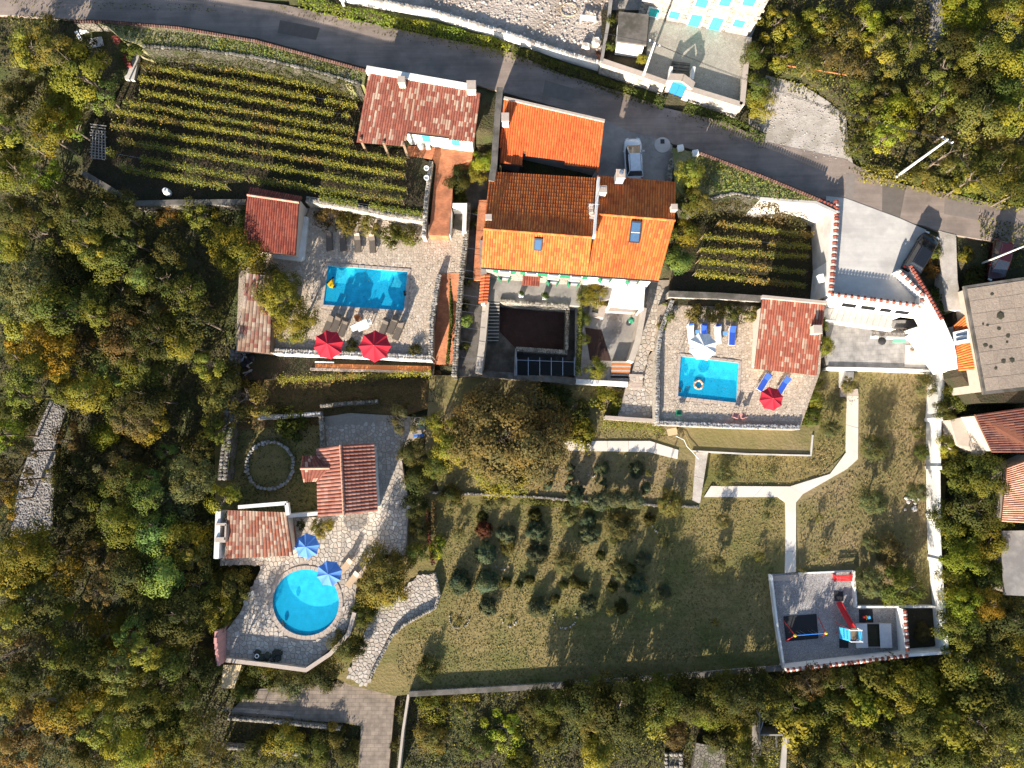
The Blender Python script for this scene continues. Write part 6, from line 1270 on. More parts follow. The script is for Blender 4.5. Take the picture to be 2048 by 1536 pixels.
for x, y, r_, h_, c, lb in ((1130, 1128, 28, 1.6, 'grey', 'wide grey olive tree left of the stone ring row'), (1240, 1138, 26, 1.6, 'grey', 'wide grey olive tree right of the first one'), (1140, 1032, 24, .9, 'grey', 'grey feathery shrub under the orchard wall'), (1238, 1052, 32, 1.1, 'grey', 'largest grey feathery shrub on the lawn'), (1015, 1095, 18, .8, 'olive', 'olive shrub above a pale stone arc'), (990, 995, 32, 1.1, 'grey', 'grey shrub at the left end of the orchard wall'), (915, 1068, 16, 1.1, 'grey', 'grey shrub at the left edge of the lawn'), (1445, 1042, 18, 1.4, 'grey', 'grey olive sapling below the white side path'), (1535, 1032, 12, 1.0, 'grey', 'small olive sapling beside the path fork'), (1440, 1128, 18, 1.5, 'grey', 'grey olive sapling in the middle of the right lawn'), (1520, 1112, 12, 1.0, 'mid', 'small green sapling left of the straight path'), (1450, 950, 22, 1.6, 'grey', 'grey olive tree above the white side path'), (1545, 942, 15, 1.2, 'grey', 'small olive tree above the path fork'), (1345, 1005, 30, 1.5, 'olive', 'olive shrub below the gravel walk'), (1330, 1085, 14, 1.0, 'grey', 'grey sapling right of the pale stone arc'), (1665, 858, 20, 1.8, 'grey', 'grey olive beside the bend of the white path'), (1748, 893, 30, 2.4, 'grey', 'large olive in the upper east lawn'), (1748, 1003, 30, 2.6, 'grey', 'large olive in the middle east lawn'), (1650, 1105, 14, 1.2, 'grey', 'small olive above the playground corner'), (1640, 1035, 10, .9, 'mid', 'tiny sapling right of the path fork'), (1745, 1088, 20, 2.0, 'grey', 'olive at the head of the brown bush'), (1838, 865, 16, 1.4, 'mid', 'small green tree by the upper white wall'), (1845, 905, 18, 1.8, 'mid', 'green tree touching the white wall'), (1838, 985, 24, 2.2, 'grey', 'olive leaning on the white wall'), (1858, 770, 26, 2.2, 'grey', 'olive at the top end of the stepped wall'), (1812, 1175, 46, 2.8, 'mid', 'green tree in the corner above the playground'), (1745, 1170, 34, 2.2, 'grey', 'grey tree behind the red bench'), (1700, 770, 18, 1.4, 'olive', 'olive shrub beside the garden landing'), (1850, 1265, 22, 1.1, 'brown', 'brown scrub in the walled bed beside the playground')):
    garden(x, y, r_, c, 'fine' if r_ > 17 else 'wispy', h_, lb, 'olive_tree' if 'olive' in lb else 'shrub')
garden(1790, 1105, 34, 'tan', 'wispy', 1.7, 'bare brown bush on the east lawn', bare=1.0)
SAP = [(1338, 946, 'first stake-like sapling on the olive strip', 10), (1296, 946, 'thin sapling on the right of the olive strip', 9), (918, 1238, 'thin sapling in the left stone ring', 12), (1022, 1235, 'thin sapling in the second stone ring', 10), (1130, 1225, 'thin sapling in the big stone ring', 9), (1220, 1222, 'thin sapling beside the great shadow', 10), (1060, 1165, 'thin sapling in the centre of the lawn', 8), (1145, 1168, 'thin reddish sapling in the centre of the lawn', 8), (1430, 1245, 'thin sapling at the foot of the right lawn', 10), (1012, 1165, 'tiny sapling above the second stone ring', 7), (1282, 1200, 'tiny sapling near the rightmost round bush', 6), (1605, 1140, 'thin sapling at the top of the playground', 8)]
for x, y, lb, r_ in SAP: garden(x, y, r_, 'olive', 'wispy', random.uniform(1.6, 2.4), lb, 'sapling_tree', bare=.8)
# ---- stone rings
def ring(x, y, r_, z, lb, a0=0, a1=360, size=.26, name='stone_ring', h=0.0, cols=STONEC):
    c = W(x, y, z); r = r_*mpp(z); t = thing(name, lb, 'stone ring', tuple(c)); n = int(2*math.pi*r*abs(a1-a0)/360/size/1.0)
    for k in range(n):
        if abs(a1-a0) < 300 and random.random() < .3: continue
        a_ = R(a0+(a1-a0)*k/n); mb = MB(); rock(mb, (c.x+r*math.cos(a_)+random.uniform(-.08, .08), c.y+r*math.sin(a_)+random.uniform(-.08, .08), z+.06+h), size*random.uniform(.8, 1.2), vr(random.choice(cols), .15)); mb.build('stone', M['rock'], t)
PLS = [(.4, .36, .3), (.46, .42, .36), (.3, .26, .2)]
ring(1129, 1233, 22, 0.02, 'large ring of pale stones on the lawn', -200, 20, .2, cols=PLS)
ring(1019, 1236, 15, 0.02, 'small half ring of pale stones on the lawn', -170, -10, .2, cols=PLS)
ring(918, 1236, 19, 0.02, 'faint arc of stones at the lower left of the lawn', -190, 0, .16)
ring(1325, 1042, 24, 0.02, 'curved arc of pale stones right of the feathery shrubs', 150, 260, .2, cols=PLS)
ring(1005, 1122, 16, 0.02, 'short arc of pale stones below the olive shrub', -150, -30, .2, cols=PLS)
ring(1184, 946, 7, .92, 'tiny ring of stones on the olive strip, left one', -180, 0, .14, cols=PLS)
ring(1297, 949, 7, .92, 'tiny ring of stones on the olive strip, right one', -180, 0, .14, cols=PLS)
slab('ring_floor', [(542+44*math.cos(i*math.pi/12), 931+44*math.sin(i*math.pi/12)) for i in range(24)], 0.33, M['lawn'], depth=.2, zone=False)
ring(541, 931, 46, .35, 'big round threshing-floor ring of grey stones', 0, 360, .42, 'stone_ring_wall', .1, [(.36, .34, .3), (.28, .26, .22), (.44, .41, .37)])
ring(541, 931, 47, .35, 'upper course of the big ring of grey stones', 10, 370, .36, 'stone_ring_wall', .28, [(.36, .34, .3), (.28, .26, .22), (.44, .41, .37)])
# ---- vine rows
VCOL = np.array([[0.22, 0.21, 0.035], [0.27, 0.225, 0.035], [0.15, 0.175, 0.035], [0.27, 0.18, 0.045]])
def vine_row(p0, p1, z, lb, group, width=.18, dens=180, gap=.1, top=1.45, green=0.0, name='vine_row', posts=True):
    a, b = W(*p0, z+top*.8), W(*p1, z+top*.8); a.z = b.z = z; d = b-a; L = d.length; dn = d.normalized(); nn = Vector((-dn.y, dn.x, 0))
    t = thing(name, lb, 'vine row', tuple(a), group); n = int(L*dens); u = RNG.random(n)
    g = vnoise(u*L*.55+p0[1], u*0+p0[0], 1.0, 2); keep = g > gap; u = u[keep]; n = len(u)
    wv = RNG.normal(size=n)*width*(.6+.8*vnoise(u*L*1.3, u*0+p0[1], 1.0, 4)); zz = .45+(top-.45)*np.sqrt(RNG.random(n))*(.8+.35*vnoise(u*L*.9, u*0+7, 1, 3))
    C = np.stack([dn.x*u*L+nn.x*wv, dn.y*u*L+nn.y*wv, zz], 1); Nn = RNG.normal(size=(n, 3))*.6+np.array([0, -.3, .7])
    ci = (vnoise(u*L*.35, u*0+p0[1]*.1, 1, 6)*4+RNG.normal(size=n)*.7).astype(int).clip(0, 3); K = VCOL[ci]*(1+RNG.uniform(-.25, .25, n))[:, None]
    if green: K = K*(1-green)+np.array([.07, .11, .02])*green
    o = link('foliage', leaf_mesh('foliage', C, Nn, RNG.uniform(.1, .2, n), K), t)
    if posts:
        m = max(2, int(L/4.5)); 
        for k in range(m+1):
            mb = MB(); q = a+d*(k/m); mb.tube(q-Vector((0, 0, .3)), q+Vector((0, 0, 1.55)), .045, .04, 5); mb.build('post', M['wood'], t)
        mb = MB(); mb.tube(a+up*1.3, b+up*1.3, .008, n=3); mb.build('wire', M['steel'], t)
    return t
ordn = ['first (topmost)', 'second', 'third', 'fourth', 'fifth', 'sixth', 'seventh', 'eighth', 'ninth', 'tenth', 'eleventh (bottom left)']
VR = [((286, 101), (712, 187), .02), ((280, 130), (714, 212), .2), ((280, 157), (700, 232), .1), ((282, 184), (708, 262), .12), ((250, 204), (706, 284), .15), ((228, 222), (812, 324), .1), ((225, 250), (810, 352), .15), ((238, 281), (812, 380), .18), ((215, 305), (490, 356), .12), ((500, 358), (805, 402), .15), ((242, 336), (455, 374), .0)]
for k, (a, b, g) in enumerate(VR): vine_row(a, b, 4.6, f'{ordn[k]} row of yellowing vines in the big vineyard, counted from the road', 'rows of the big vineyard', gap=g, green=.0 if k < 7 else .3)
vine_row((640, 395), (845, 428), 4.6, 'sparse green vine row along the bank wall of the big vineyard', 'rows of the big vineyard', gap=.3, green=.6)
VE = [((1435, 447), (1625, 471)), ((1405, 473), (1620, 494)), ((1400, 499), (1617, 514)), ((1397, 521), (1612, 545)), ((1390, 546), (1612, 571))]
for k, (a, b) in enumerate(VE): vine_row(a, b, 3.4, f'{ordn[k]} row of vines in the small vineyard, counted from the road', 'rows of the small vineyard', gap=.1, dens=170, width=.16)
vine_row((555, 760), (862, 746), .9, 'long yellow vine hedge above the shaded brown lawn', None, gap=-.1, dens=170, width=.2, top=1.5, posts=False)
vine_row((1205, 848), (1330, 856), 1.0, 'yellow-green clipped hedge under the alley wall', None, gap=-.1, dens=170, width=.3, top=1.1, posts=False, green=.3)
# hedges along the road
def hedge(pts, z, w, hgt, colr, lb, dens=150, name='hedge', size=.2, group=None):
    P = [W(x, y, z+hgt*.6) for x, y in pts]; t = thing(name, lb, 'hedge', (P[0].x, P[0].y, z), group); Cs = []
    for a, b in zip(P[:-1], P[1:]):
        L = (b-a).length; n = int(L*dens); u = RNG.random(n); dn = (b-a).normalized(); v = (RNG.random(n)-.5)*w
        prof = np.sqrt(np.clip(1-(2*v/w)**2, .02, 1)); bump_ = .55+.75*vnoise(a.x+dn.x*u*L, a.y+dn.y*u*L, .8, 8)
        Cs.append(np.stack([a.x-P[0].x+dn.x*u*L-dn.y*v, a.y-P[0].y+dn.y*u*L+dn.x*v, hgt*prof*bump_*(1-.35*RNG.random(n)**2)], 1))
    C = np.concatenate(Cs); n = len(C); k = np.array(KC[colr]); m = vnoise(C[:, 0]+P[0].x, C[:, 1], .5, 9)[:, None]
    K = k*(.7+.6*m)*(1+RNG.uniform(-.25, .25, n))[:, None]; K[:, 0] *= (1+.5*(m[:, 0]-.5))
    link('foliage', leaf_mesh('foliage', C, RNG.normal(size=(n, 3))*.6+np.array([0, -.2, .7]), RNG.uniform(.6, 1.3, n)*size, K), t)
hedge([(600, -4), (690, 22), (862, 55), (1020, 96)], 6.9, 1.5, 1.1, 'bright', 'bright green verge hedge between the road and white ruin wall')
hedge([(1025, 100), (1110, 128), (1240, 175), (1330, 205)], 6.9, 1.2, 1.0, 'mid', 'dark roadside hedge left of the blue gate')
hedge([(1370, 213), (1450, 240), (1530, 275)], 6.9, 1.2, .9, 'mid', 'dark roadside hedge right of the blue gate')
hedge([(300, 110), (500, 130), (620, 158), (716, 188)], 4.6, .7, 3.2, 'dark', 'dark scrub growing up the retaining wall of the big vineyard', dens=190)
hedge([(1392, 432), (1470, 412), (1560, 428), (1618, 448)], 3.4, 1.1, 3.6, 'brown', 'brown dry scrub on the bank at the top of the small vineyard', dens=190)
hedge([(1163, 575), (1160, 660), (1157, 752)], 2.0, .5, 1.9, 'mid', 'long narrow green hedge dividing the two courtyards', dens=170)
hedge([(1330, 606), (1330, 610)], 3, .5, .5, 'mid', 'tuft of green at the head of the pool alley wall')
hedge([(1720, 340), (1790, 352), (1900, 375), (2048, 405)], 7.0, 2.0, .8, 'yg', 'weedy yellow-green verge along the far side of the road')
hedge([(868, 1000), (866, 1060)], .2, .5, 1.2, 'brown', 'thin dull hedge between the terrace trees and lawn')
hedge([(855, 1020), (858, 1075), (866, 1130)], .2, .4, 1.2, 'red', 'narrow strip of dark red flowers above the crazy path kerb', dens=90)
hedge([(1600, 740), (1612, 800), (1612, 850)], 1.2, .6, 1.0, 'yg', 'low yellow-green hedge against the small pool deck')
hedge([(1040, 1003), (1130, 1008), (1200, 1014), (1300, 1010)], .05, .7, .5, 'mid', 'low green weeds along the foot of the orchard wall', size=.16)
hedge([(830, 1400), (960, 1394)], -1.5, 1.0, 1.3, 'yg', 'yellow-green hedge at the left under the bottom wall')
hedge([(900, 550), (903, 640), (895, 725)], 2.3, .35, .7, 'mid', 'narrow green hedge between orange ramp and passage wall')
# ---- undergrowth, weeds and mown grass: nobody could count these
def scatter(name, regions, dens, hmin, hmax, size, cols, zf=None, nscale=.45, thr=0.0, lean=.6, avoid=None, zr=None):
    Cs, Ks = [], []
    for reg in regions:
        q = [W(x, y, zr if zr is not None else (1.0 if zf is None else zf)) for x, y in reg]; p = [(v.x, v.y) for v in q]; x0, x1 = min(a[0] for a in p), max(a[0] for a in p); y0, y1 = min(a[1] for a in p), max(a[1] for a in p)
        n = int((x1-x0)*(y1-y0)*dens); X = RNG.uniform(x0, x1, n); Y = RNG.uniform(y0, y1, n); k = inside_np(X, Y, p)
        m = vnoise(X, Y, nscale, 11)*.65+vnoise(X, Y, nscale*3, 12)*.35; k &= m > thr
        if avoid:
            for av in avoid: k &= ~inside_np(X, Y, av)
        X, Y, m = X[k], Y[k], m[k]; n = len(X); Z = top_z(X, Y) if zf is None else np.full(n, zf)
        hcl = np.clip((m-thr)/(1-thr), 0, 1)**1.3; Z = Z+hmin+(hmax-hmin)*hcl*RNG.uniform(.3, 1, n)
        Cs.append(np.stack([X, Y, Z], 1)); c = np.array([KC[x_] for x_ in cols]); ci = (vnoise(X, Y, .22, 14)*len(cols)*1.15+RNG.normal(size=n)*.55).astype(int).clip(0, len(cols)-1)
        Ks.append(c[ci]*(1+RNG.uniform(-.3, .3, n))[:, None]*(.75+.5*m)[:, None])
    C = np.concatenate(Cs); n = len(C); K = np.concatenate(Ks)
    o = link(name, leaf_mesh(name, C, RNG.normal(size=(n, 3))*lean+np.array([0, -.15, .8]), RNG.uniform(.6, 1.4, n)*size, K)); setp(o, kind='stuff'); return o
zone_polys = [p for p, z in ZONES]
AV = zone_polys
wood_l = [(-40, 70), (200, 60), (255, 120), (160, 250), (155, 350), (265, 415), (480, 412), (480, 500), (470, 700), (445, 960), (435, 1110), (445, 1330), (440, 1570), (-60, 1570)]
setp(scatter('undergrowth', [wood_l], 20, .05, 1.2, .24, ['dark', 'brown', 'dark', 'olive', 'dark', 'mid'], avoid=AV, thr=.22), 'tangled dark undergrowth on the floor of the left wood')
setp(scatter('scrub', [[(1500, -60), (2120, -60), (2120, 400), (1890, 375), (1740, 340), (1700, 300), (1690, 230), (1600, 160), (1530, 150), (1500, 75)]], 34, .02, .9, .2, ['olive', 'yg', 'tan', 'mid', 'brown', 'yg'], avoid=AV, thr=.12, zr=7.0), 'dry scrub and weeds over the slope at the top right')
setp(scatter('scrub', [[(820, 1392), (1250, 1368), (1580, 1342), (1900, 1310), (2110, 1300), (2110, 1580), (800, 1580)]], 34, .02, 1.0, .2, ['mid', 'olive', 'yg', 'dark', 'brown', 'yg'], avoid=AV, thr=.12), 'weedy scrub filling the land below the bottom wall')
setp(scatter('scrub', [[(1895, 740), (1960, 790), (2110, 790), (2110, 1320), (1900, 1320)]], 34, .02, .9, .2, ['mid', 'olive', 'yg', 'dark'], avoid=AV, thr=.12), 'weeds between the stepped wall and the right-hand houses')
setp(scatter('scrub', [[(440, 1340), (690, 1345), (660, 1368), (500, 1385), (445, 1430)], [(440, 1440), (715, 1460), (710, 1570), (420, 1570)], [(800, 1395), (818, 1395), (800, 1570), (785, 1570)], [(1880, 470), (1980, 490), (1990, 560), (1900, 620)]], 40, .02, .6, .18, ['mid', 'yg', 'dark', 'olive'], thr=.1), 'low weeds in the bed below the round terrace')
lawn_reg = [(830, 1000), (890, 1010), (1395, 1020), (1420, 1000), (1568, 1000), (1545, 1330), (1250, 1360), (1100, 1370), (820, 1380), (790, 1330), (800, 1260), (885, 1200), (880, 1150)]
setp(scatter('mown_grass', [lawn_reg], 30, 0.0, .05, .15, ['lawn1', 'lawn2', 'lawn1', 'lawn3', 'lawn1'], zf=.01, nscale=.9, thr=.15, lean=.22), 'rough mown grass of the lower lawn')
setp(scatter('dry_grass', [[(1600, 760), (1700, 745), (1850, 748), (1850, 1000), (1858, 1205), (1715, 1208), (1705, 1135), (1598, 1138), (1598, 1010), (1720, 930), (1722, 795), (1640, 860)], [(1420, 915), (1620, 915), (1680, 800), (1690, 900), (1655, 945), (1575, 968), (1425, 968)]], 30, 0.06, .1, .15, ['lawn2', 'lawn4', 'lawn2', 'lawn1'], zf=.06, nscale=.9, thr=.15, lean=.22), 'dry yellowing grass of the east lawn')
setp(scatter('dry_grass', [[(1060, 765), (1235, 770), (1235, 840), (1345, 862), (1345, 878), (1130, 878), (1130, 905), (1300, 908), (1385, 925), (1385, 1008), (1060, 990), (890, 982), (880, 850)]], 30, 0.0, .06, .15, ['lawn2', 'lawn4', 'lawn1', 'lawn4'], zf=.9, nscale=.9, thr=.15, lean=.22), 'dry russet grass of the olive strip')
setp(scatter('verge_grass', [[(210, 50), (512, 86), (725, 143), (720, 165), (620, 138), (500, 110), (290, 90)], [(1395, 310), (1536, 362), (1640, 402), (1560, 400), (1470, 383), (1410, 385), (1385, 340)]], 70, 0.0, .2, .17, ['yg', 'light', 'tan', 'mid'], zf=7.95, thr=.1), 'short green grass on the verges along the road')
setp(scatter('vineyard_weeds', [[(287, 100), (720, 175), (715, 290), (850, 335), (845, 430), (615, 400), (495, 402), (270, 402), (175, 340), (210, 225)]], 12, 0.0, .14, .16, ['brown', 'dark', 'dark', 'brown'], zf=4.6, thr=.15), 'brown weeds between the big vineyard rows')
setp(scatter('vineyard_weeds', [[(1350, 600), (1625, 605), (1640, 450), (1560, 405), (1430, 395), (1380, 430)]], 12, 0.0, .14, .16, ['brown', 'dark', 'dark', 'brown'], zf=3.4, thr=.15), 'brown weeds between the small vineyard rows')
setp(scatter('ring_grass', [[(450, 840), (640, 835), (640, 1030), (450, 1030)], [(445, 760), (870, 752), (890, 800), (640, 830), (450, 845)]], 30, 0.0, .14, .16, ['mid', 'olive', 'dark', 'brown'], thr=.1), 'short grass round the stone ring and on the shaded lawn')
T(262, 92, 22, 'mid', 'bush', 'green bush above the narrow dark red steps', 1.6, name='bush', cat='bush', z=6.6)
setp(scatter('layby_weeds', [[(1500, 262), (1500, 225), (1528, 145), (1610, 165), (1668, 200), (1702, 232), (1708, 300), (1722, 348), (1700, 345), (1686, 300), (1676, 240), (1600, 190), (1545, 175), (1520, 235), (1530, 290)]], 55, .0, .35, .16, ['tan', 'olive', 'brown', 'yg'], zf=7.0, thr=.3, nscale=.8), 'weeds creeping over the ragged edge of the gravel layby')
# scattered stones on the ruin ground
mb = MB()
rp = [(v.x, v.y) for v in WP([(800, -20), (1225, -20), (1200, 115), (1130, 98), (1020, 62), (860, 15)], 8.0)]
for _ in range(900):
    x = random.uniform(min(p[0] for p in rp), max(p[0] for p in rp)); y = random.uniform(min(p[1] for p in rp), max(p[1] for p in rp))
    if inside(x, y, rp): rock(mb, (x, y, 8.02), random.choice([.12, .16, .2, .3]), vr(random.choice([(.6, .52, .45), (.5, .42, .36), (.4, .33, .28)]), .2), .5)
setp(mb.build('rubble', M['rock']), 'scattered building stones on the ruin ground', kind='stuff')

# stones of the dry stream bed, and fallen leaves
mb = MB()
rp = [(v.x, v.y) for v in WP([(100, 802), (130, 822), (110, 880), (106, 960), (102, 1058), (22, 1070), (42, 960), (68, 880)], -0.75)]
for _ in range(4200):
    x = random.uniform(min(p[0] for p in rp), max(p[0] for p in rp)); y = random.uniform(min(p[1] for p in rp), max(p[1] for p in rp))
    if inside(x, y, rp): rock(mb, (x, y, -.73), random.choice([.12, .16, .2]), vr(random.choice([(.3, .27, .25), (.22, .2, .19), (.36, .33, .3)]), .25), .35)
setp(mb.build('stream_stones', M['rock']), 'loose pale stones of the dry stream bed in the wood', kind='stuff')
setp(scatter('fallen_leaves', [[(600, 420), (925, 470), (920, 545), (870, 560), (858, 705), (548, 698)]], 5, .0, .02, .09, ['tan', 'yellow', 'brown'], zf=3.04, lean=.15, thr=.3), 'fallen leaves blown over the big pool deck')
setp(scatter('fallen_leaves', [[(1335, 615), (1520, 605), (1518, 735), (1630, 748), (1598, 842), (1322, 838)]], 3, .0, .02, .09, ['tan', 'yellow', 'brown'], zf=3.04, lean=.15, thr=.3), 'fallen leaves on the small pool deck')
setp(scatter('fallen_leaves', [[(0, 0), (570, 12), (1024, 107), (1239, 187), (1536, 288), (1530, 300), (1230, 200), (1000, 120), (560, 26), (0, 14)], [(1700, 330), (1890, 385), (1890, 395), (1700, 345)]], 14, .0, .03, .13, ['tan', 'yg', 'brown', 'olive'], zf=7.02, lean=.2, thr=.3), 'fallen leaves and grit along the road edges')
# one label each where a kind repeats: counted from the left
_ord = [w_+' from left' for w_ in ()] or ['leftmost', 'second from left', 'third from left', 'fourth from left', 'fifth from left', 'sixth from left', 'seventh from left', 'eighth from left', 'ninth from left', 'tenth from left', 'eleventh from left', 'twelfth from left', 'thirteenth from left', 'fourteenth from left', 'fifteenth from left', 'sixteenth from left']
_by = {}
for o in scene.objects:
    if o.parent is None and o.get('label') and o.get('category'): _by.setdefault(o['label'], []).append(o)
for lb, os_ in _by.items():
    if len(os_) > 1:
        os_.sort(key=lambda o: o.location.x)
        for k, o in enumerate(os_): o['label'] = lb.replace(' with an uneven crown', '').replace(' with a dense crown', ', dense').replace(' with a thin loose crown', ', loose').replace(' with a thin crown', ', thin')+', '+(_ord[k] if k < len(os_)-1 or k == 0 else 'rightmost')

mb = MB(); rp = [(v.x, v.y) for v in WP([(1505, 258), (1535, 165), (1600, 180), (1680, 240), (1692, 310), (1700, 335), (1540, 298)], 7.0)]
for _ in range(700):
    x = random.uniform(min(p[0] for p in rp), max(p[0] for p in rp)); y = random.uniform(min(p[1] for p in rp), max(p[1] for p in rp))
    if inside(x, y, rp): rock(mb, (x, y, 7.0), random.choice([.06, .09, .14]), vr(random.choice([(.45, .4, .35), (.36, .31, .27)]), .2), .4)
setp(mb.build('loose_gravel', M['rock']), 'loose gravel on the layby', kind='stuff')
# ================================================================ FURNITURE, VEHICLES AND SMALL THINGS
def parasol(px, py, z, h, r, n, cols, label, rot=0.0, panels=None, square=False):
    q = W(px, py, z+h-.15); t = thing('parasol', label, 'parasol', (q.x, q.y, z))
    mb = MB(); mb.tube((q.x, q.y, z), (q.x, q.y, z+h-.02), .025, n=8); mb.build('pole', M['white'], t)
    mb = MB(); mb.lathe((q.x, q.y, z), [(.28, 0), (.28, .06), (.08, .1), (.05, .3)], 14); mb.build('base', M['dark'], t)
    rise = r*.34
    for k in range(n):
        a0, a1 = rot+2*math.pi*k/n, rot+2*math.pi*(k+1)/n; mb = MB()
        top = Vector((q.x, q.y, z+h)); e0 = Vector((q.x+r*math.cos(a0), q.y+r*math.sin(a0), z+h-rise)); e1 = Vector((q.x+r*math.cos(a1), q.y+r*math.sin(a1), z+h-rise))
        S = 4; vs = [top]; fs = []
        for i in range(1, S+1):
            f = i/S
            for j in range(S+1):
                p = e0.lerp(e1, j/S); p = top.lerp(p, f); sag = -.10*r*f*math.sin(math.pi*j/S)*(1 if f < 1 else .8); inw = .05*math.sin(math.pi*j/S)*f
                p = Vector((top.x+(p.x-top.x)*(1-inw), top.y+(p.y-top.y)*(1-inw), p.z+sag*.6)); vs.append(p)
        for j in range(S): fs.append((0, 1+j, 2+j))
        for i in range(S-1):
            for j in range(S): a = 1+i*(S+1)+j; fs.append((a, a+S+1, a+S+2, a+1))
        # a short valance
        b0 = len(vs)
        for j in range(S+1): v_ = vs[1+(S-1)*(S+1)+j]; vs.append(v_-Vector((0, 0, .12)))
        for j in range(S): a = 1+(S-1)*(S+1)+j; fs.append((a, b0+j, b0+j+1, a+1))
        mb.add(vs, fs); mb.build('canopy_panel', M[cols[k % len(cols)]], t)
    for k in range(n):
        a0 = rot+2*math.pi*k/n; mb = MB(); mb.tube((q.x, q.y, z+h-.05), (q.x+r*.97*math.cos(a0), q.y+r*.97*math.sin(a0), z+h-rise-.04), .01, n=4); mb.build('rib', M['steel'], t)
    mb = MB(); mb.lathe((q.x, q.y, z+h-.03), [(.05, 0), (.05, .05), (.02, .12)], 8); mb.build('finial', M['steel'], t)
    return t
parasol(655, 688, 3.0, 2.6, 1.5, 8, ['red_cloth'], 'red octagonal parasol nearer the wood, by the pool with the yellow float', .2)
parasol(748, 691, 3.0, 2.7, 1.62, 8, ['red_cloth'], 'red octagonal parasol on the right of the two below the pool with the yellow float', .0)
parasol(1545, 797, 3.0, 2.4, 1.2, 8, ['red_cloth'], 'red parasol beside the two blue loungers at the lower right of the small pool', .15)
parasol(612, 1093, .8, 2.4, 1.28, 8, ['blue_cloth', 'blue_cloth'], 'blue parasol beside the plank deck', .1)
parasol(657, 1148, .8, 2.4, 1.3, 8, ['blue_cloth'], 'blue parasol overhanging the edge of the round pool', .25)
parasol(1408, 692, 3.0, 2.5, 1.45, 8, ['white_cloth'], 'white parasol between the blue loungers and the small pool', .3)
parasol(1263, 640, 2.0, 1.9, .35, 6, ['green_paint'], 'small green parasol against the side courtyard wall', .3)
# loungers: built once lying along +y, head end at +y
def make_lounger(frame, cloth, cushion=None, back=35):
    r = thing('sun_lounger', 'x', 'sun lounger')
    mb = MB()
    for s_ in (-1, 1): mb.box((s_*.31, 0, .3), (.05, 1.95, .06))
    for y in (-.95, .95): mb.box((0, y, .3), (.57, .05, .06))
    mb.build('frame', M[frame], r, local=True)
    for sx in (-1, 1):
        for sy in (-1, 1): mb = MB(); mb.box((sx*.3, sy*.8, .15), (.05, .05, .3)); mb.build('leg', M[frame], r, local=True)
    mb = MB(); mb.box((0, -.3, .36), (.56, 1.3, .07)); mb.build('seat', M[cloth], r, local=True)
    mb = MB(); a = R(back); mb.box((0, .38+.33*math.cos(a), .38+.33*math.sin(a)), (.56, .68, .07), rx=a); b = mb.build('backrest', M[cloth], r, local=True)
    mb = MB(); mb.tube((0, .45+.3*math.cos(a), .3), (0, .4+.45*math.cos(a), .36+.42*math.sin(a)), .02); mb.build('prop', M[frame], r, local=True)
    if cushion: mb = MB(); mb.box((0, .4+.52*math.cos(a), .43+.52*math.sin(a)), (.5, .25, .09), rx=a); mb.build('head_cushion', M[cushion], b, local=True)
    return r
def put(proto, first, px, py, z, deg, label, group):
    o = proto if first else copy_tree(proto)
    o.location = W(px, py, z+.3); o.location.z = z; o.rotation_euler[2] = R(deg); o['label'] = label; o['group'] = group
g = 'dark wicker loungers on the big pool deck'
pr = make_lounger('wicker', 'wicker', None, 30)
LW = [(659, 483, 4, 'dark lounger at the left end of the row under the bank wall'), (686, 484, 4, 'dark lounger second from the left under the bank wall'),
      (657, 650, -22, 'dark lounger half hidden by the yellow-green tree'), (673, 647, -20, 'dark lounger just left of the square white table'), (687, 655, -20, 'dark lounger directly above the left red parasol'), (768, 655, -20, 'dark lounger right of the square white table'), (786, 650, -22, 'dark lounger with its back raised nearest the coping corner'), (797, 662, -22, 'dark lounger farthest from the wood on the big deck')]
for k, (x, y, a, lb) in enumerate(LW): put(pr, k == 0, x, y, 3.02, a, lb, g)
pr = make_lounger('wicker', 'wicker', 'beige_cloth', 35)
for k, (x, y, a, lb) in enumerate([(716, 487, 4, 'lounger with beige head cushion, left one of two under the bank'), (745, 488, 4, 'lounger with beige head cushion nearest the ivy mound')]): put(pr, k == 0, x, y, 3.02, a, lb, g+' with cushions')
g = 'loungers with blue pads by the small pool'
pr = make_lounger('white', 'blue_cushion', None, 30)
for k, (x, y, a, lb) in enumerate([(1408, 668, 2, 'blue-padded lounger half under the white parasol'), (1464, 672, -4, 'bright blue lounger standing clear right of the white parasol'), (1528, 765, -32, 'blue lounger left of the red parasol'), (1566, 772, -32, 'blue lounger half under the red parasol')]): put(pr, k == 0, x, y, 3.02, a, lb, g)
pr = make_lounger('white', 'white_cloth', 'blue_cushion', 30)
for k, (x, y, a, lb) in enumerate([(1382, 667, 4, 'white lounger with blue stripe, leftmost by the small pool'), (1436, 669, 2, 'white lounger with blue stripe between two blue ones')]): put(pr, k == 0, x, y, 3.02, a, lb, g+' (white)')
g = 'beige loungers by the round pool'
pr = make_lounger('beige_cloth', 'beige_cloth', 'beige_cloth', 40)
for k, (x, y, a, lb) in enumerate([(692, 1131, -42, 'beige lounger right beside the lower blue parasol'), (706, 1157, -38, 'beige lounger touching the dense round tree')]): put(pr, k == 0, x, y, .84, a, lb, g)
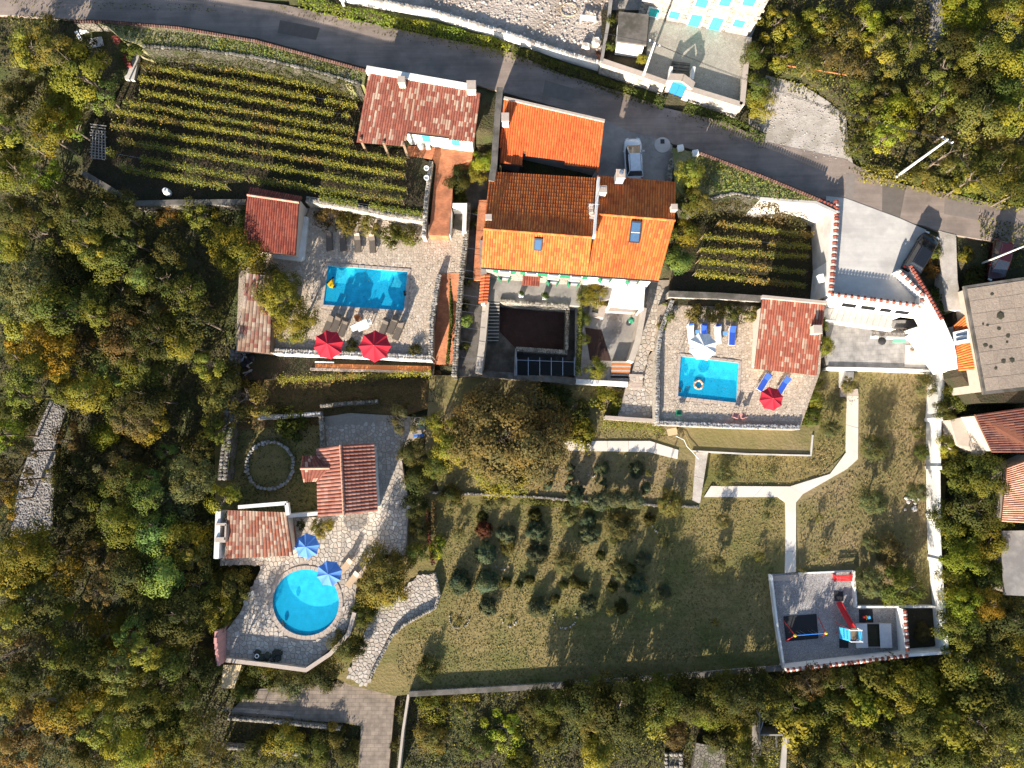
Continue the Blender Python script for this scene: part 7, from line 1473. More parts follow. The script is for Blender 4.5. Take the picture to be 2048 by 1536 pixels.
# tables
def table(px, py, z, w, d, h, deg, top, label):
    q = W(px, py, z+h); t = thing('table', label, 'table', (q.x, q.y, z), rz=R(deg))
    mb = MB(); mb.box((0, 0, h), (w, d, .04)); mb.build('tabletop', M[top], t, local=True)
    for sx in (-1, 1):
        for sy in (-1, 1): mb = MB(); mb.box((sx*(w/2-.05), sy*(d/2-.05), h/2), (.04, .04, h)); mb.build('leg', M['steel'], t, local=True)
table(725, 651, 3.02, 1.15, .95, .72, 22, 'white', 'square white table between the two red parasols')
table(1395, 664, 3.02, .42, .42, .4, 0, 'pale_blue_cloth', 'little blue side table left of the white parasol')
table(1450, 667, 3.02, .42, .42, .4, 0, 'pale_blue_cloth', 'little blue side table right of the white parasol')
def chair(px, py, z, deg, m, label):
    q = W(px, py, z+.4); t = thing('chair', label, 'chair', (q.x, q.y, z), rz=R(deg))
    mb = MB(); mb.box((0, 0, .44), (.5, .5, .05)); mb.build('seat', M[m], t, local=True)
    mb = MB(); mb.box((0, .25, .68), (.5, .05, .45), rx=-.15); mb.build('backrest', M[m], t, local=True)
    for sx in (-1, 1):
        for sy in (-1, 1): mb = MB(); mb.tube((sx*.22, sy*.22, 0), (sx*.22, sy*.22, .44), .018); mb.build('leg', M[m], t, local=True)
        mb = MB(); mb.bar((sx*.26, -.2, .62), (sx*.26, .24, .64), .05, .03); mb.build('armrest', M[m], t, local=True)
chair(709, 657, 3.02, 20, 'white', 'white chair left of the square table'); chair(738, 645, 3.02, -70, 'white', 'white chair right of the square table'); chair(716, 637, 3.02, 25, 'orange_wood', 'orange chair above the square table')
chair(1470, 831, 3.02, 160, 'pink', 'pink chair left of two by the small pool wall'); chair(1485, 831, 3.02, 200, 'pink', 'pink chair right of two by the small pool wall'); chair(1357, 825, 3.02, 180, 'green_paint', 'green chair in the lower left corner of the small pool deck')
# planters on the big deck
for x, y, r_, lb in ((700, 690, 15, 'dark round shrub between the two red parasols'), (830, 700, 15, 'dark round shrub in the lower right corner of the big pool deck')):
    tree(x, y, r_, 'dark', 'bush', h=.8, label=lb, name='shrub', cat='shrub', z=3.02)
# pool float: yellow wedge with black knobs along its edges, and a ring
q = W(663, 568, 2.98); t = thing('pool_float', 'yellow wedge-shaped inflatable float with black scalloped edges in the pool', 'pool float', tuple(q))
mb = MB(); pts = [(-.5, .05), (-.2, .45), (.18, .75), (.25, .3), (.42, -.35), (.1, -.5), (-.22, -.42), (-.4, -.2)]
P = [Vector((q.x+a*.85, q.y+b*.85, q.z+.08)) for a, b in pts]; mb.prism(P, .14)
Pi = [p.lerp(sum(P, Vector())/8, .25)+Vector((0, 0, .07)) for p in P]; mb.prism(Pi, .08); mb.build('float_body', M['yellow'], t)
mb = MB()
for a, b in ((-.5, .08), (-.38, .22), (-.24, .36), (-.08, .5), (.1, .68), (.2, .78), (.45, -.3), (.44, -.4), (.3, -.42)): mb.lathe((q.x+a*.85, q.y+b*.85, q.z-.02), [(.01, 0), (.09, .05), (.09, .12), (.01, .17)], 8)
mb.build('knob', M['black'], t)
q = W(1397, 769, 2.98); t = thing('ring_float', 'round brown and white ring float in the small pool', 'pool float', tuple(q))
mb = MB()
for k in range(20):
    a0, a1 = 2*math.pi*k/20, 2*math.pi*(k+1)/20; mb.tube((q.x+.42*math.cos(a0), q.y+.42*math.sin(a0), q.z+.03), (q.x+.42*math.cos(a1), q.y+.42*math.sin(a1), q.z+.03), .13, n=8, c=(.5, .3, .18) if k % 4 else (.8, .75, .7), caps=False)
mb.build('tube', M['tile'], t)
def ladder(px, py, z, deg, label):
    q = W(px, py, z); t = thing('pool_ladder', label, 'ladder', tuple(q), rz=R(deg))
    for s_ in (-1, 1):
        mb = MB(); mb.path([(s_*.25, .35, 0), (s_*.25, .3, .6), (s_*.25, .1, .72), (s_*.25, -.1, .6), (s_*.25, -.12, -.6)], .022, 7); mb.build('handrail', M['steel'], t, local=True)
    for k in range(2): mb = MB(); mb.box((0, -.12, -.2-.25*k), (.48, .09, .03)); mb.build('rung', M['steel'], t, local=True)
ladder(1362, 704, 3.06, 20, 'steel ladder at the top left corner of the small pool'); ladder(727, 626, 3.06, 186, 'steel ladder at the lower edge of the pool with the yellow float')
for px, py, z, lb in ((809, 586, 2.98, 'black skimmer box on the right rim of the pool with the yellow float'), (1359, 779, 2.98, 'black skimmer box on the left rim of the small pool'), (566, 1246, .86, 'pair of small black boxes on the rim of the round pool')):
    q = W(px, py, z+.1); mb = MB(); mb.box((q.x, q.y+.12, q.z), (.2, .22, .16), .2); mb.box((q.x+.05, q.y-.16, q.z), (.22, .24, .16), .3); setp(mb.build('skimmer', M['black']), lb, 'skimmer')
q = W(517, 1312, .85); t = thing('boulder_pond', 'dark hollow of boulders with a white ring float in the terrace corner', 'rockery', tuple(q))
for k in range(15):
    mb = MB(); rock(mb, (q.x+random.uniform(-.4, 2.2), q.y+random.uniform(-.6, .45), q.z+.1), random.uniform(.5, .9), vr((.05, .055, .04), .3), .6); mb.build('boulder', M['rock'], t)
q = W(514, 1312, 1.3); t = thing('ring_float', 'small white ring on the dark boulders of the round pool terrace', 'ring', tuple(q)); mb = MB()
for k in range(14):
    a0, a1 = 2*math.pi*k/14, 2*math.pi*(k+1)/14; mb.tube((q.x+.18*math.cos(a0), q.y+.18*math.sin(a0), 1.35), (q.x+.18*math.cos(a1), q.y+.18*math.sin(a1), 1.35), .05, n=6, caps=False)
mb.build('tube', M['white'], t)
q = W(505, 1187, .85); mb = MB(); mb.box((q.x, q.y, 1.0), (.6, .5, .35), .4); mb.box((q.x, q.y, 1.19), (.64, .54, .04), .4); setp(mb.build('pump_box', M['grey']), 'small grey box under the tree left of the round pool', 'box')
# ---- cars
def car(name, label, px, py, z, deg, L, Wd, H, body, dark=False, roofm=None):
    q = W(px, py, z+H*.8); t = thing(name, label, 'car', (q.x, q.y, z), rz=R(deg))      # front towards +y
    prof = [(-.5, .30), (-.49, .62), (-.46, .70), (-.40, .72)]
    def ringv(y, zz, w, r=.1):                                   # rounded cross-section, half widths
        return [(-w, y, zz[0]), (-w*1.0, y, (zz[0]+zz[1])/2), (-w*.97, y, zz[1]-.08), (-w*.86, y, zz[1]), (0, y, zz[1]+.03), (w*.86, y, zz[1]), (w*.97, y, zz[1]-.08), (w*1.0, y, (zz[0]+zz[1])/2), (w, y, zz[0])]
    hw = Wd/2; bel = H*.60; st = [(-.5, .72, .50), (-.485, .90, .56), (-.44, .97, bel/H), (-.25, 1, bel/H), (.0, 1, bel/H), (.2, 1, bel/H), (.3, .99, .6), (.38, .96, .55), (.45, .88, .50), (.485, .74, .42), (.5, .58, .36)]
    mb = MB(); rows = [ringv(y*L, (.18 if 0 < i < len(st)-1 else .3, zz*H), w*hw) for i, (y, w, zz) in enumerate(st)]; vs = [v for r_ in rows for v in r_]; fs = []
    for i in range(len(rows)-1):
        for j in range(8): fs.append((i*9+j, i*9+j+1, (i+1)*9+j+1, (i+1)*9+j))
        fs.append((i*9, (i+1)*9, (i+1)*9+8, i*9+8))
    fs += [tuple(range(8, -1, -1)), tuple((len(rows)-1)*9+j for j in range(9))]
    mb.add(vs, fs); b = mb.build('body', M[body], t, local=True, smooth=True)
    # glasshouse: windscreen, sides, rear window, then the roof
    lo = [(-hw*.9, -.455*L), (-hw*.93, -.1*L), (-hw*.92, .14*L), (-hw*.8, .31*L), (hw*.8, .31*L), (hw*.92, .14*L), (hw*.93, -.1*L), (hw*.9, -.455*L)]
    hi = [(-hw*.68, -.385*L), (-hw*.74, -.1*L), (-hw*.72, .0*L), (-hw*.64, .04*L), (hw*.64, .04*L), (hw*.72, .0*L), (hw*.74, -.1*L), (hw*.68, -.385*L)]
    mb = MB(); vs = [(x, y, bel-.01) for x, y in lo]+[(x, y, H-.03) for x, y in hi]; mb.add(vs, [(i, (i+1) % 8, 8+(i+1) % 8, 8+i)[::-1] for i in range(8)]+[tuple(range(15, 7, -1))]); mb.build('windows', M['car_glass'], t, local=True)
    mb = MB(); vs = [(x*1.02, y*1.01, H-.035) for x, y in hi]+[(x*.93, y*.97, H+.01) for x, y in hi]; mb.add(vs, [(i, (i+1) % 8, 8+(i+1) % 8, 8+i)[::-1] for i in range(8)]+[tuple(range(15, 7, -1))]); mb.build('roof', M[roofm or body], t, local=True)
    for i, (a, c) in enumerate(((lo[0], hi[0]), (lo[7], hi[7]), (lo[3], hi[3]), (lo[4], hi[4]))):
        mb = MB(); mb.tube((a[0], a[1], bel), (c[0], c[1], H-.02), .035, n=5); mb.build('pillar', M[body], t, local=True)
    for sx in (-1, 1):
        mb = MB(); mb.box((sx*(hw+.09), .15*L, bel+.04), (.2, .1, .13), taper=.8); mb.build('wing_mirror', M[body], t, local=True)
        mb = MB(); mb.box((sx*hw*.62, .472*L, .36*H+.12), (.34, .18, .12), sx*-.35); mb.build('headlight', M['lamp'], t, local=True)
        mb = MB(); mb.box((sx*hw*.78, -.485*L, .5*H), (.22, .08, .2)); mb.build('tail_light', M['red'], t, local=True)
        mb = MB(); mb.bar((sx*hw*.6, .04*L, H+.03), (sx*hw*.6, -.36*L, H+.02), .03, .03); mb.build('roof_rail', M['dark'], t, local=True)
        for y in (-.31, .31):
            Mx = Matrix.Rotation(R(90), 3, 'Y'); mb = MB(); mb.lathe((sx*(hw-.13), y*L, .32), [(.2, -.1), (.32, -.1), (.32, .1), (.2, .1)], 16, M=Mx); wh = mb.build('wheel', M['black'], t, local=True)
            mb = MB(); mb.lathe((sx*(hw-.13), y*L, .32), [(.0, -.085), (.2, -.085), (.2, .085), (.0, .085)], 12, M=Mx); mb.build('rim', M['steel'], wh, local=True)
    mb = MB(); mb.box((0, .497*L, .34), (.5, .03, .12)); mb.build('number_plate', M['white'], t, local=True)
    mb = MB(); mb.bar((-hw*.5, .262*L, bel+.02), (hw*.15, .235*L, bel+.05), .03, .02); mb.build('wiper', M['dark'], t, local=True)
    return t
car('parked_car', 'white people carrier parked nose to the road on the concrete drive', 1269, 312, 7.04, 2, 4.15, 1.74, 1.58, 'car_white')
car('parked_car', 'black estate car parked by the slanting tiled white walls', 1850, 503, 7.04, -33, 4.4, 1.8, 1.5, 'car_black')
car('parked_car', 'dark maroon car parked in the shade beside the leaning pole', 2006, 520, 7.04, 165, 4.2, 1.72, 1.45, 'car_red')
# ---- poles and cables
def pole(px, py, z, h, label, r=.15, arm=False):
    q = W(px, py, z); t = thing('utility_pole', label, 'pole', tuple(q)); mb = MB(); mb.tube(q-up*.3, q+up*h, r, r*.6, 10); mb.build('shaft', M['pole'], t)
    tq = q+up*(h-.15); mb = MB(); mb.bar(tq+Vector((-.5, .3, 0)), tq+Vector((.5, -.3, 0)), .1, .1); mb.build('crossarm', M['steel'], t)
    for k in (-.42, 0, .42):
        mb = MB(); c = tq+Vector((k, -k*.6, .05)); mb.lathe(c, [(.05, 0), (.07, .06), (.04, .12), (.06, .16), (.01, .2)], 8); mb.build('insulator', M['white'], t)
    return q+up*(h-.05)
M['pole'] = plain('grey_pole', (0.55, 0.53, 0.5), 0.8)
p1 = pole(1793, 353, 6.9, 8.2, 'long pale concrete pole in the scrub on the far side of the road')
p2 = pole(1279, 174, 6.9, 7.6, 'concrete pole between the flat-roofed annex and the blue gate')
p3 = pole(691, 20, 6.9, 7.5, 'concrete pole by the bright verge hedge at the top of the picture')
p4 = pole(1968, 525, 6.9, 7.5, 'slim grey pole between the dark maroon car and the flat roof', .1)
t = thing('power_line', 'black power line strung over the road between the concrete poles', 'cable', tuple(p2))
def cable(parent, a, b, sag=.5, r=.017, name='cable'):
    mb = MB(); P = [a.lerp(b, k/14)-up*(sag*4*(k/14)*(1-k/14)) for k in range(15)]; mb.path(P, r, 4); mb.build(name, M['black'], parent)
cable(t, p1, p2, .9); cable(t, p2, p3, .9); cable(t, p1, p4, .6); cable(t, p3, Vector((p3.x-45, p3.y+12, p3.z)), .9); cable(t, p4, Vector((p4.x+30, p4.y+8, p4.z)), .4); cable(t, p1+up*-.3+Vector((.4, 0, 0)), p2+up*-.3+Vector((.4, 0, 0)), 1.0)
t = thing('washing_wires', 'row of thin wires strung across the side passage', 'wires', tuple(W(935, 600, 3.8)))
for y in (430, 500, 545, 560, 595, 612, 628, 660, 688, 720): mb = MB(); mb.tube(W(922, y-6, 4.1), W(968, y+1, 4.1), .014, n=4); mb.build('wire', M['steel'], t)
# ---- playground
Z0 = .1
def mat_(pts, label): mb = MB(); mb.prism(WP(pts, Z0+.03), .05); setp(mb.build('rubber_mat', M['black']), label, 'rubber mat')
mat_([(1567, 1233), (1633, 1228), (1637, 1277), (1572, 1283)], 'large black rubber mat under the swings')
mat_([(1668, 1183), (1686, 1183), (1687, 1202), (1669, 1202)], 'small black rubber mat at the foot of the red slide')
mat_([(1718, 1219), (1745, 1218), (1747, 1245), (1719, 1246)], 'black rubber mat under the spring rider')
mat_([(1679, 1277), (1697, 1277), (1697, 1296), (1679, 1296)], 'small black rubber mat below the climbing tower')
t = thing('swing_set', 'swing set with blue beam, red A-frames and two swings', 'swing set', tuple(W(1620, 1265, Z0)))
a, b = W(1590, 1271, 2.1), W(1652, 1266, 2.1)
mb = MB(); mb.tube(a, b, .05, n=8); mb.build('beam', M['blue_paint'], t)
dd = (b-a).normalized(); nn = Vector((-dd.y, dd.x, 0))
for e_, s_ in ((a, -1), (b, 1)):
    for k in (-1, 1): mb = MB(); mb.tube(e_, Vector((e_.x, e_.y, Z0))+nn*(k*1.0)+dd*(s_*.25), .04, n=7); mb.build('leg', M['red'], t)
    mb = MB(); mb.lathe(e_-up*.1, [(.05, 0), (.16, .08), (.16, .16), (.03, .24)], 10); mb.build('end_cap', M['yellow'], t)
for f in (.3, .68):
    c = a.lerp(b, f); mb = MB(); mb.box((c.x, c.y, .55), (.45, .18, .04), math.atan2(dd.y, dd.x)); s_ = mb.build('swing_seat', M['black'], t); mb = MB()
    for k in (-1, 1): mb.tube(c+dd*(k*.2), Vector((c.x, c.y, .56))+dd*(k*.2), .012, n=4)
    mb.build('chain', M['steel'], s_)
t = thing('climbing_tower', 'climbing tower with light blue panels and a long red slide', 'play tower', tuple(W(1702, 1270, Z0)))
tc = W(1705, 1268, 1.3); hw_ = .55
for sx in (-1, 1):
    for sy in (-1, 1): mb = MB(); mb.box((tc.x+sx*hw_, tc.y+sy*hw_, 1.15), (.09, .09, 2.1)); mb.build('post', M['white'], t)
mb = MB(); mb.box((tc.x, tc.y, 1.25), (1.1, 1.1, .06)); mb.build('platform', M['wood'], t)
mb = MB(); mb.box((tc.x-hw_-.25, tc.y, 1.35), (.05, 1.15, 1.3), ry=.45); pn = mb.build('climbing_panel', M['light_blue'], t)
for k in range(8): mb = MB(); mb.box((tc.x-hw_-.35+(k % 2)*.2, tc.y-.35+(k//2)*.22, 1.35+(k % 2)*.3), (.09, .07, .07)); mb.build('hold', M['blue_paint'], pn)
mb = MB(); mb.box((tc.x+hw_, tc.y, 1.75), (.05, 1.05, .7)); mb.build('side_panel', M['light_blue'], t)
mb = MB(); mb.bar((tc.x-hw_, tc.y+hw_, 2.15), (tc.x+hw_, tc.y+hw_, 2.15), .07, .07); mb.bar((tc.x-hw_, tc.y-hw_, 2.15), (tc.x+hw_, tc.y-hw_, 2.15), .07, .07); mb.build('top_rail', M['white'], t)
s0 = Vector((tc.x-.0, tc.y+hw_+.02, 1.28)); s1 = W(1676, 1204, Z0+.22); ds = s1-s0; mb = MB(); W_ = .27; nS = 8
sid = Vector((-ds.y, ds.x, 0)).normalized()
vs = []
for i in range(nS+1):
    f = i/nS; c = s0+ds*f; c.z = s0.z+(s1.z-s0.z)*(1-(1-f)**1.15) + .03*math.sin(f*9)
    for k, zz in ((-1.12, .2), (-1, .2), (-.9, 0), (.9, 0), (1, .2), (1.12, .2)): vs.append(c+sid*(k*W_)+up*zz)
mb.add(vs, [(i*6+k, i*6+k+1, (i+1)*6+k+1, (i+1)*6+k) for i in range(nS) for k in range(5)]); mb.build('slide', M['red'], t)
mb = MB(); mb.tube((tc.x-hw_-.6, tc.y+.9, .2), (tc.x-hw_, tc.y+hw_, 1.9), .035); mb.tube((tc.x-hw_-.6, tc.y-.1, .15), (tc.x-hw_-.05, tc.y-.3, 1.2), .03); mb.build('brace', M['red'], t)
t = thing('spring_rider', 'small red and blue spring rider on a black mat', 'spring rider', tuple(W(1734, 1234, Z0)))
q = W(1734, 1234, .5); mb = MB(); mb.box((q.x, q.y, .55), (.75, .2, .35), .1, taper=.7); mb.build('rider_body', M['red'], t)
mb = MB(); mb.box((q.x+.05, q.y, .78), (.3, .26, .08), .1); mb.build('seat', M['light_blue'], t)
mb = MB(); mb.path([(q.x+.1*math.cos(k*1.2), q.y+.1*math.sin(k*1.2), .12+k*.02) for k in range(16)], .02, 5); mb.build('spring', M['dark'], t)
mb = MB(); mb.tube((q.x-.2, q.y-.22, .8), (q.x-.2, q.y+.22, .8), .02); mb.build('handle', M['yellow'], t)
t = thing('red_bench', 'red slatted bench in the top right corner of the playground', 'bench', tuple(W(1686, 1155, Z0)))
q = W(1686, 1155, .45)
for k in range(4): mb = MB(); mb.box((q.x, q.y-.3+k*.14, .5), (1.85, .11, .04), .05); mb.build('seat_slat', M['red'], t)
for k in range(2): mb = MB(); mb.box((q.x, q.y+.28, .68+k*.16), (1.85, .04, .12), .05); mb.build('back_slat', M['red'], t)
for s_ in (-1, 1): mb = MB(); mb.box((q.x+s_*.85, q.y-.05, .3), (.06, .65, .42), .05); mb.build('leg', M['red'], t)
t = thing('sandpit', 'timber sandpit with dark sand and two pale folding lids', 'sandpit', tuple(W(1745, 1270, Z0)))
mb = MB(); c4 = WP([(1709, 1247), (1781, 1247), (1784, 1294), (1713, 1296)], .4)
cc = sum(c4, Vector())/4; mb.box((cc.x, cc.y, .2), (3.6, 2.3, .1)); mb.build('sand', M['soil'], t)
for y in (-1, 1): mb = MB(); mb.box((cc.x, cc.y+y*1.17, .25), (3.7, .07, .34)); mb.build('side_board', M['grey'], t)
for x in (-1, 1): mb = MB(); mb.box((cc.x+x*1.82, cc.y, .25), (.07, 2.27, .34)); mb.build('side_board', M['grey'], t)
for x in (-1, 1):
    for k in range(3): mb = MB(); mb.box((cc.x+x*(.82+k*.4), cc.y, .46+.004*k), (.39, 2.4, .04)); mb.build('lid_board', M['lid'] if 'lid' in M else M.setdefault('lid', plain('pale_boards', (.62, .59, .58), .8)), t)
# ---- garage yard things
t = thing('lattice_table', 'long dark lattice-topped bench table in the garage yard', 'table', tuple(W(1783, 662, 1.34)))
q = W(1783, 663, 2.0); mb = MB()
for k in range(9): mb.box((q.x-1.75+k*.42, q.y, 2.02), (.05, .75, .05), .4)
for s_ in (-1, 0, 1): mb.box((q.x-.1, q.y+s_*.38, 2.02), (3.8, .05, .05), -.05)
mb.build('tabletop', M['wicker'], t); mb = MB()
for sx in (-1, 1):
    for sy in (-1, 1): mb.box((q.x+sx*1.7, q.y+sy*.32, 1.66), (.07, .07, .66))
mb.build('leg', M['dark'], t)
mb = MB(); mb.box((q.x-.0, q.y-.62, 1.6), (4.0, .25, .08), -.05); mb.build('bench_seat', M['white'], t)
q = W(1761, 683, 1.5); t = thing('kettle_grill', 'round black kettle grill in the garage yard', 'grill', tuple(q)); mb = MB(); mb.lathe((q.x, q.y, 1.8), [(.02, -.3), (.3, -.18), (.42, 0), (.36, .14), (.15, .22), (.02, .24)], 18); mb.build('bowl', M['black'], t); mb = MB()
for k in range(3): mb.tube((q.x+.15*math.cos(k*2.1), q.y+.15*math.sin(k*2.1), 1.7), (q.x+.35*math.cos(k*2.1), q.y+.35*math.sin(k*2.1), 1.32), .02)
mb.build('leg', M['steel'], t)
mb = MB(); mb.prism(WP([(1787, 678), (1812, 678), (1812, 685), (1784, 685)], 1.9), .04); setp(mb.build('green_board', M['green_mat'] if 'green_mat' in M else M.setdefault('green_mat', plain('pale_green', (.15, .42, .3), .7))), 'pale green panel lying beside the lattice table', 'panel')
q = W(1845, 683, 1.5); t = thing('green_crate', 'dark green crate among broken stones in the yard corner', 'crate', tuple(q)); mb = MB(); mb.box((q.x, q.y, 1.6), (.75, .5, .06), -.3)
for s_ in (-1, 1): mb.box((q.x+s_*.35, q.y, 1.75), (.05, .55, .3), -.3); mb.box((q.x, q.y+s_*.25, 1.75), (.7, .05, .3), -.3)
mb.build('crate_body', M['green_paint'], t); mb = MB()
for _ in range(40): rock(mb, (q.x+random.uniform(-1.3, 1.0), q.y+random.uniform(-1.0, .2), 1.36), random.uniform(.12, .3), vr((.3, .22, .16), .4))
setp(mb.build('rubble', M['rock']), 'broken stones round the green crate', kind='stuff')
q = W(1644, 556, 7.0); mb = MB(); mb.box((q.x, q.y, 6.6), (.45, .75, .6), .2); mb.box((q.x, q.y, 6.95), (.5, .8, .06), .2); setp(mb.build('wall_lamp_box', M['white']), 'white box fixed to the wall above the small vineyard', 'box')
# ---- things by the small house, junk strip, ruin
q = W(841, 288, 5.4); t = thing('oil_tank', 'pale rounded tank standing on the patio by the small house', 'tank', (q.x, q.y, 4.64)); mb = MB(); mb.lathe((q.x, q.y, 4.64), [(.3, 0), (.36, .1), (.36, .75), (.28, .88), (.02, .92)], 14); mb.build('tank_body', M['grey'], t); mb = MB(); mb.lathe((q.x, q.y, 5.56), [(.12, 0), (.12, .08), (.02, .1)], 8); mb.build('cap', M['white'], t)
q = W(856, 292, 5.0); mb = MB(); mb.box((q.x, q.y, 4.9), (.42, .5, .5), .1); mb.box((q.x, q.y, 5.17), (.46, .54, .05), .1); setp(mb.build('patio_box', M['cream']), 'cream box on the brick patio beside the pale tank', 'box')
q = W(333, 383, 5.2); t = thing('white_barrel', 'white round barrel standing alone at the bottom of the big vineyard', 'barrel', (q.x, q.y, 4.6)); mb = MB(); mb.lathe((q.x, q.y, 4.6), [(.3, 0), (.36, .3), (.36, .6), (.3, .9), (.28, .92), (.02, .93)], 16); mb.build('barrel_body', M['white'], t); mb = MB(); mb.lathe((q.x, q.y, 5.53), [(.1, 0), (.1, .05), (.02, .06)], 8); mb.build('bung', M['grey'], t)
for x, y, lb in ((853, 337, 'white ring pot at the corner of the brick path wall'), (853, 356, 'white pot just below the ring pot on the path wall')):
    q = W(x, y, 5.5); t = thing('white_pot', lb, 'pot', (q.x, q.y, 5.3)); mb = MB(); mb.lathe((q.x, q.y, 5.3), [(.16, 0), (.25, .2), (.27, .32), (.2, .32), (.16, .15), (.02, .12)], 14); mb.build('pot_body', M['white'], t)
t = thing('red_steps', 'narrow dark red steps climbing to the road at the top left', 'stairs', tuple(W(240, 110, 5.5)))
for k in range(11):
    z = 6.95-k*.17; mb = MB(); mb.prism([W(223+k*2.6, 72+k*5.6, z), W(236+k*2.4, 70+k*5.6, z), W(238+k*2.4, 75.4+k*5.6, z), W(225.6+k*2.6, 77.4+k*5.6, z)], 1.4); mb.build('step', M['red_tile'] if 'red_tile' in M else M.setdefault('red_tile', plain('dark_red_tile', (.2, .045, .035), .8)), t)
slab('concrete_apron', [(243, 122), (272, 104), (278, 112), (268, 160), (250, 158)], 4.95, M['pale_concrete'], depth=2, zone=False)
t = thing('scrap_heap', 'heap of pale scrap sheets in the bushes by the road', 'scrap', tuple(W(185, 75, 6.5)))
for x, y, w_, h_, a, m in ((168, 62, .9, .5, .3, 'white'), (203, 56, 1.3, .5, -.1, 'grey'), (190, 85, 1.6, .9, .2, 'grey'), (157, 72, .3, 1.0, .5, 'white')): mb = MB(); q = W(x, y, 6.9); mb.box((q.x, q.y, 6.9), (w_, h_, .06), a, rx=.2); mb.build('metal_sheet', M[m], t)
t = thing('timber_stack', 'stack of grey crossed poles at the left edge of the big vineyard', 'timber stack', tuple(W(195, 285, 4.6)))
for k in range(13): mb = MB(); y = 250+k*5.6; q = W(195, y, 4.9); mb.bar(W(181+random.uniform(-3, 3), y-2, 4.95+.03*(k % 3)), W(212+random.uniform(-3, 3), y+2, 4.95+.03*(k % 3)), .09, .07); mb.build('pole', M['wood_grey'] if 'wood_grey' in M else M.setdefault('wood_grey', plain('silvered_wood', (.33, .31, .29), .85)), t)
for k in range(5): mb = MB(); x = 186+k*6; mb.bar(W(x, 262, 5.1), W(x-3+k, 318, 5.1), .08, .07); mb.build('pole', M['wood_grey'], t)
t = thing('junk_pile', 'pile of old wheels, boards and pipes at the end of the junk strip', 'junk', tuple(W(492, 720, 1.6)))
for k in range(12): mb = MB(); q = W(482+random.uniform(-5, 20), 712+random.uniform(0, 36), 1.75); mb.box((q.x, q.y, 1.7), (random.uniform(.3, 1.3), .12, .1), random.uniform(0, 3), c=(1, 1, 1)); mb.build('board', M['wood_grey'] if k % 3 else M['steel'], t)
for k in range(3): mb = MB(); q = W(488+k*8, 728-k*6, 1.75); mb.lathe((q.x, q.y, 1.62), [(.2, 0), (.33, 0), (.33, .14), (.2, .14)], 12); mb.build('old_tyre', M['black'], t)
t = thing('brick_coping_strip', 'long rust-orange brick edging between the parasols and vine hedge', 'edging', tuple(W(745, 735, 1.6)))
for k in range(54):
    x0 = 630+k*4.3; mb = MB(); mb.prism([W(x0, 727+k*.1, 1.72), W(x0+4.0, 727+k*.1, 1.72), W(x0+4.0, 738+k*.12, 1.72), W(x0, 738+k*.12, 1.72)], .2); mb.build('brick', M['orange_wood'], t)
mb = MB(); mb.bar(W(630, 724, 1.9), W(668, 725, 1.9), .12, .06); setp(mb.build('white_pipe', M['white']), 'straight white pipe lying under the left red parasol', 'pipe')
q = W(1176, 38, 8.3); t = thing('white_bench', 'white metal bench on the ruin ground beside the grey wall', 'bench', tuple(q))
for k in range(4): mb = MB(); mb.box((q.x, q.y-.25+k*.15, 8.5), (1.6, .1, .04), -.1); mb.build('seat_slat', M['white'], t)
for s_ in (-1, 1): mb = MB(); mb.box((q.x+s_*.7, q.y, 8.25), (.06, .6, .5), -.1); mb.build('leg', M['white'], t)
q = W(1138, 20, 8.05); t = thing('hose_ring', 'loop of tan hose lying on the ruin ground', 'hose', tuple(q)); mb = MB()
mb.path([Vector((q.x+.75*math.cos(k*.3)*(1+.01*k), q.y+.7*math.sin(k*.3), 8.1)) for k in range(23)], .035, 6); mb.build('coil', M['bamboo'], t)
for x, y, s_, lb in ((1172, 92, 1.0, 'large pale boulder near the roadside end of the ruin ground'), (1193, 84, 1.1, 'second large boulder touching the grey wall on the ruin ground')):
    q = W(x, y, 8.2); mb = MB(); rock(mb, (q.x, q.y, 8.2), s_, (.6, .52, .44), .6); setp(mb.build('boulder', M['rock']), lb, 'boulder')
tree(1203, 107, 12, 'red', 'bush', h=.8, label='red-leaved bush at the roadside end of the ruin ground', name='bush', cat='bush', z=8.0)
tree(1285, 115, 15, 'yg', 'shaggy', h=1.2, label='spiky green palm beside the flat-roofed annex', name='palm', cat='plant', z=8.3)
tree(1222, 40, 13, 'mid', 'bush', h=1.2, label='green bush between the grey wall and annex, upper one', name='bush', cat='bush', z=8.3)
tree(1222, 90, 12, 'mid', 'bush', h=1.2, label='green bush between the grey wall and annex, lower one', name='bush', cat='bush', z=8.3)
q = W(1325, 290, 7.05); t = thing('manhole', 'round pale concrete manhole apron beside the white car', 'manhole', tuple(q)); mb = MB(); mb.lathe((q.x, q.y, 7.03), [(.8, 0), (.8, .04), (.0, .045)], 22); mb.build('apron', M['pale_concrete'], t); mb = MB(); mb.box((q.x, q.y+.35, 7.09), (.4, .45, .03)); mb.build('lid', M['dark'], t)
for x, y, lb in ((1361, 296, 'left'), (1391, 306, 'right')): q = W(x, y, 8.2); mb = MB(); mb.box((q.x, q.y, 7.6), (.5, .5, 1.3), .2); mb.box((q.x, q.y, 8.28), (.58, .58, .08), .2); setp(mb.build('gate_pier', M['white_wall']), f'white gate pier {lb} of the garden steps near the white car', 'pier')
t = thing('garden_steps', 'dark steps going down from the road between two white piers', 'stairs', tuple(W(1372, 320, 6)))
for k in range(7): z = 6.9-k*.17; y0 = 300+k*7; mb = MB(); mb.prism([W(1352, y0, z), W(1384, y0+6, z), W(1382, y0+13, z), W(1350, y0+7, z)], 1.5); mb.build('step', M['dark_concrete'], t)
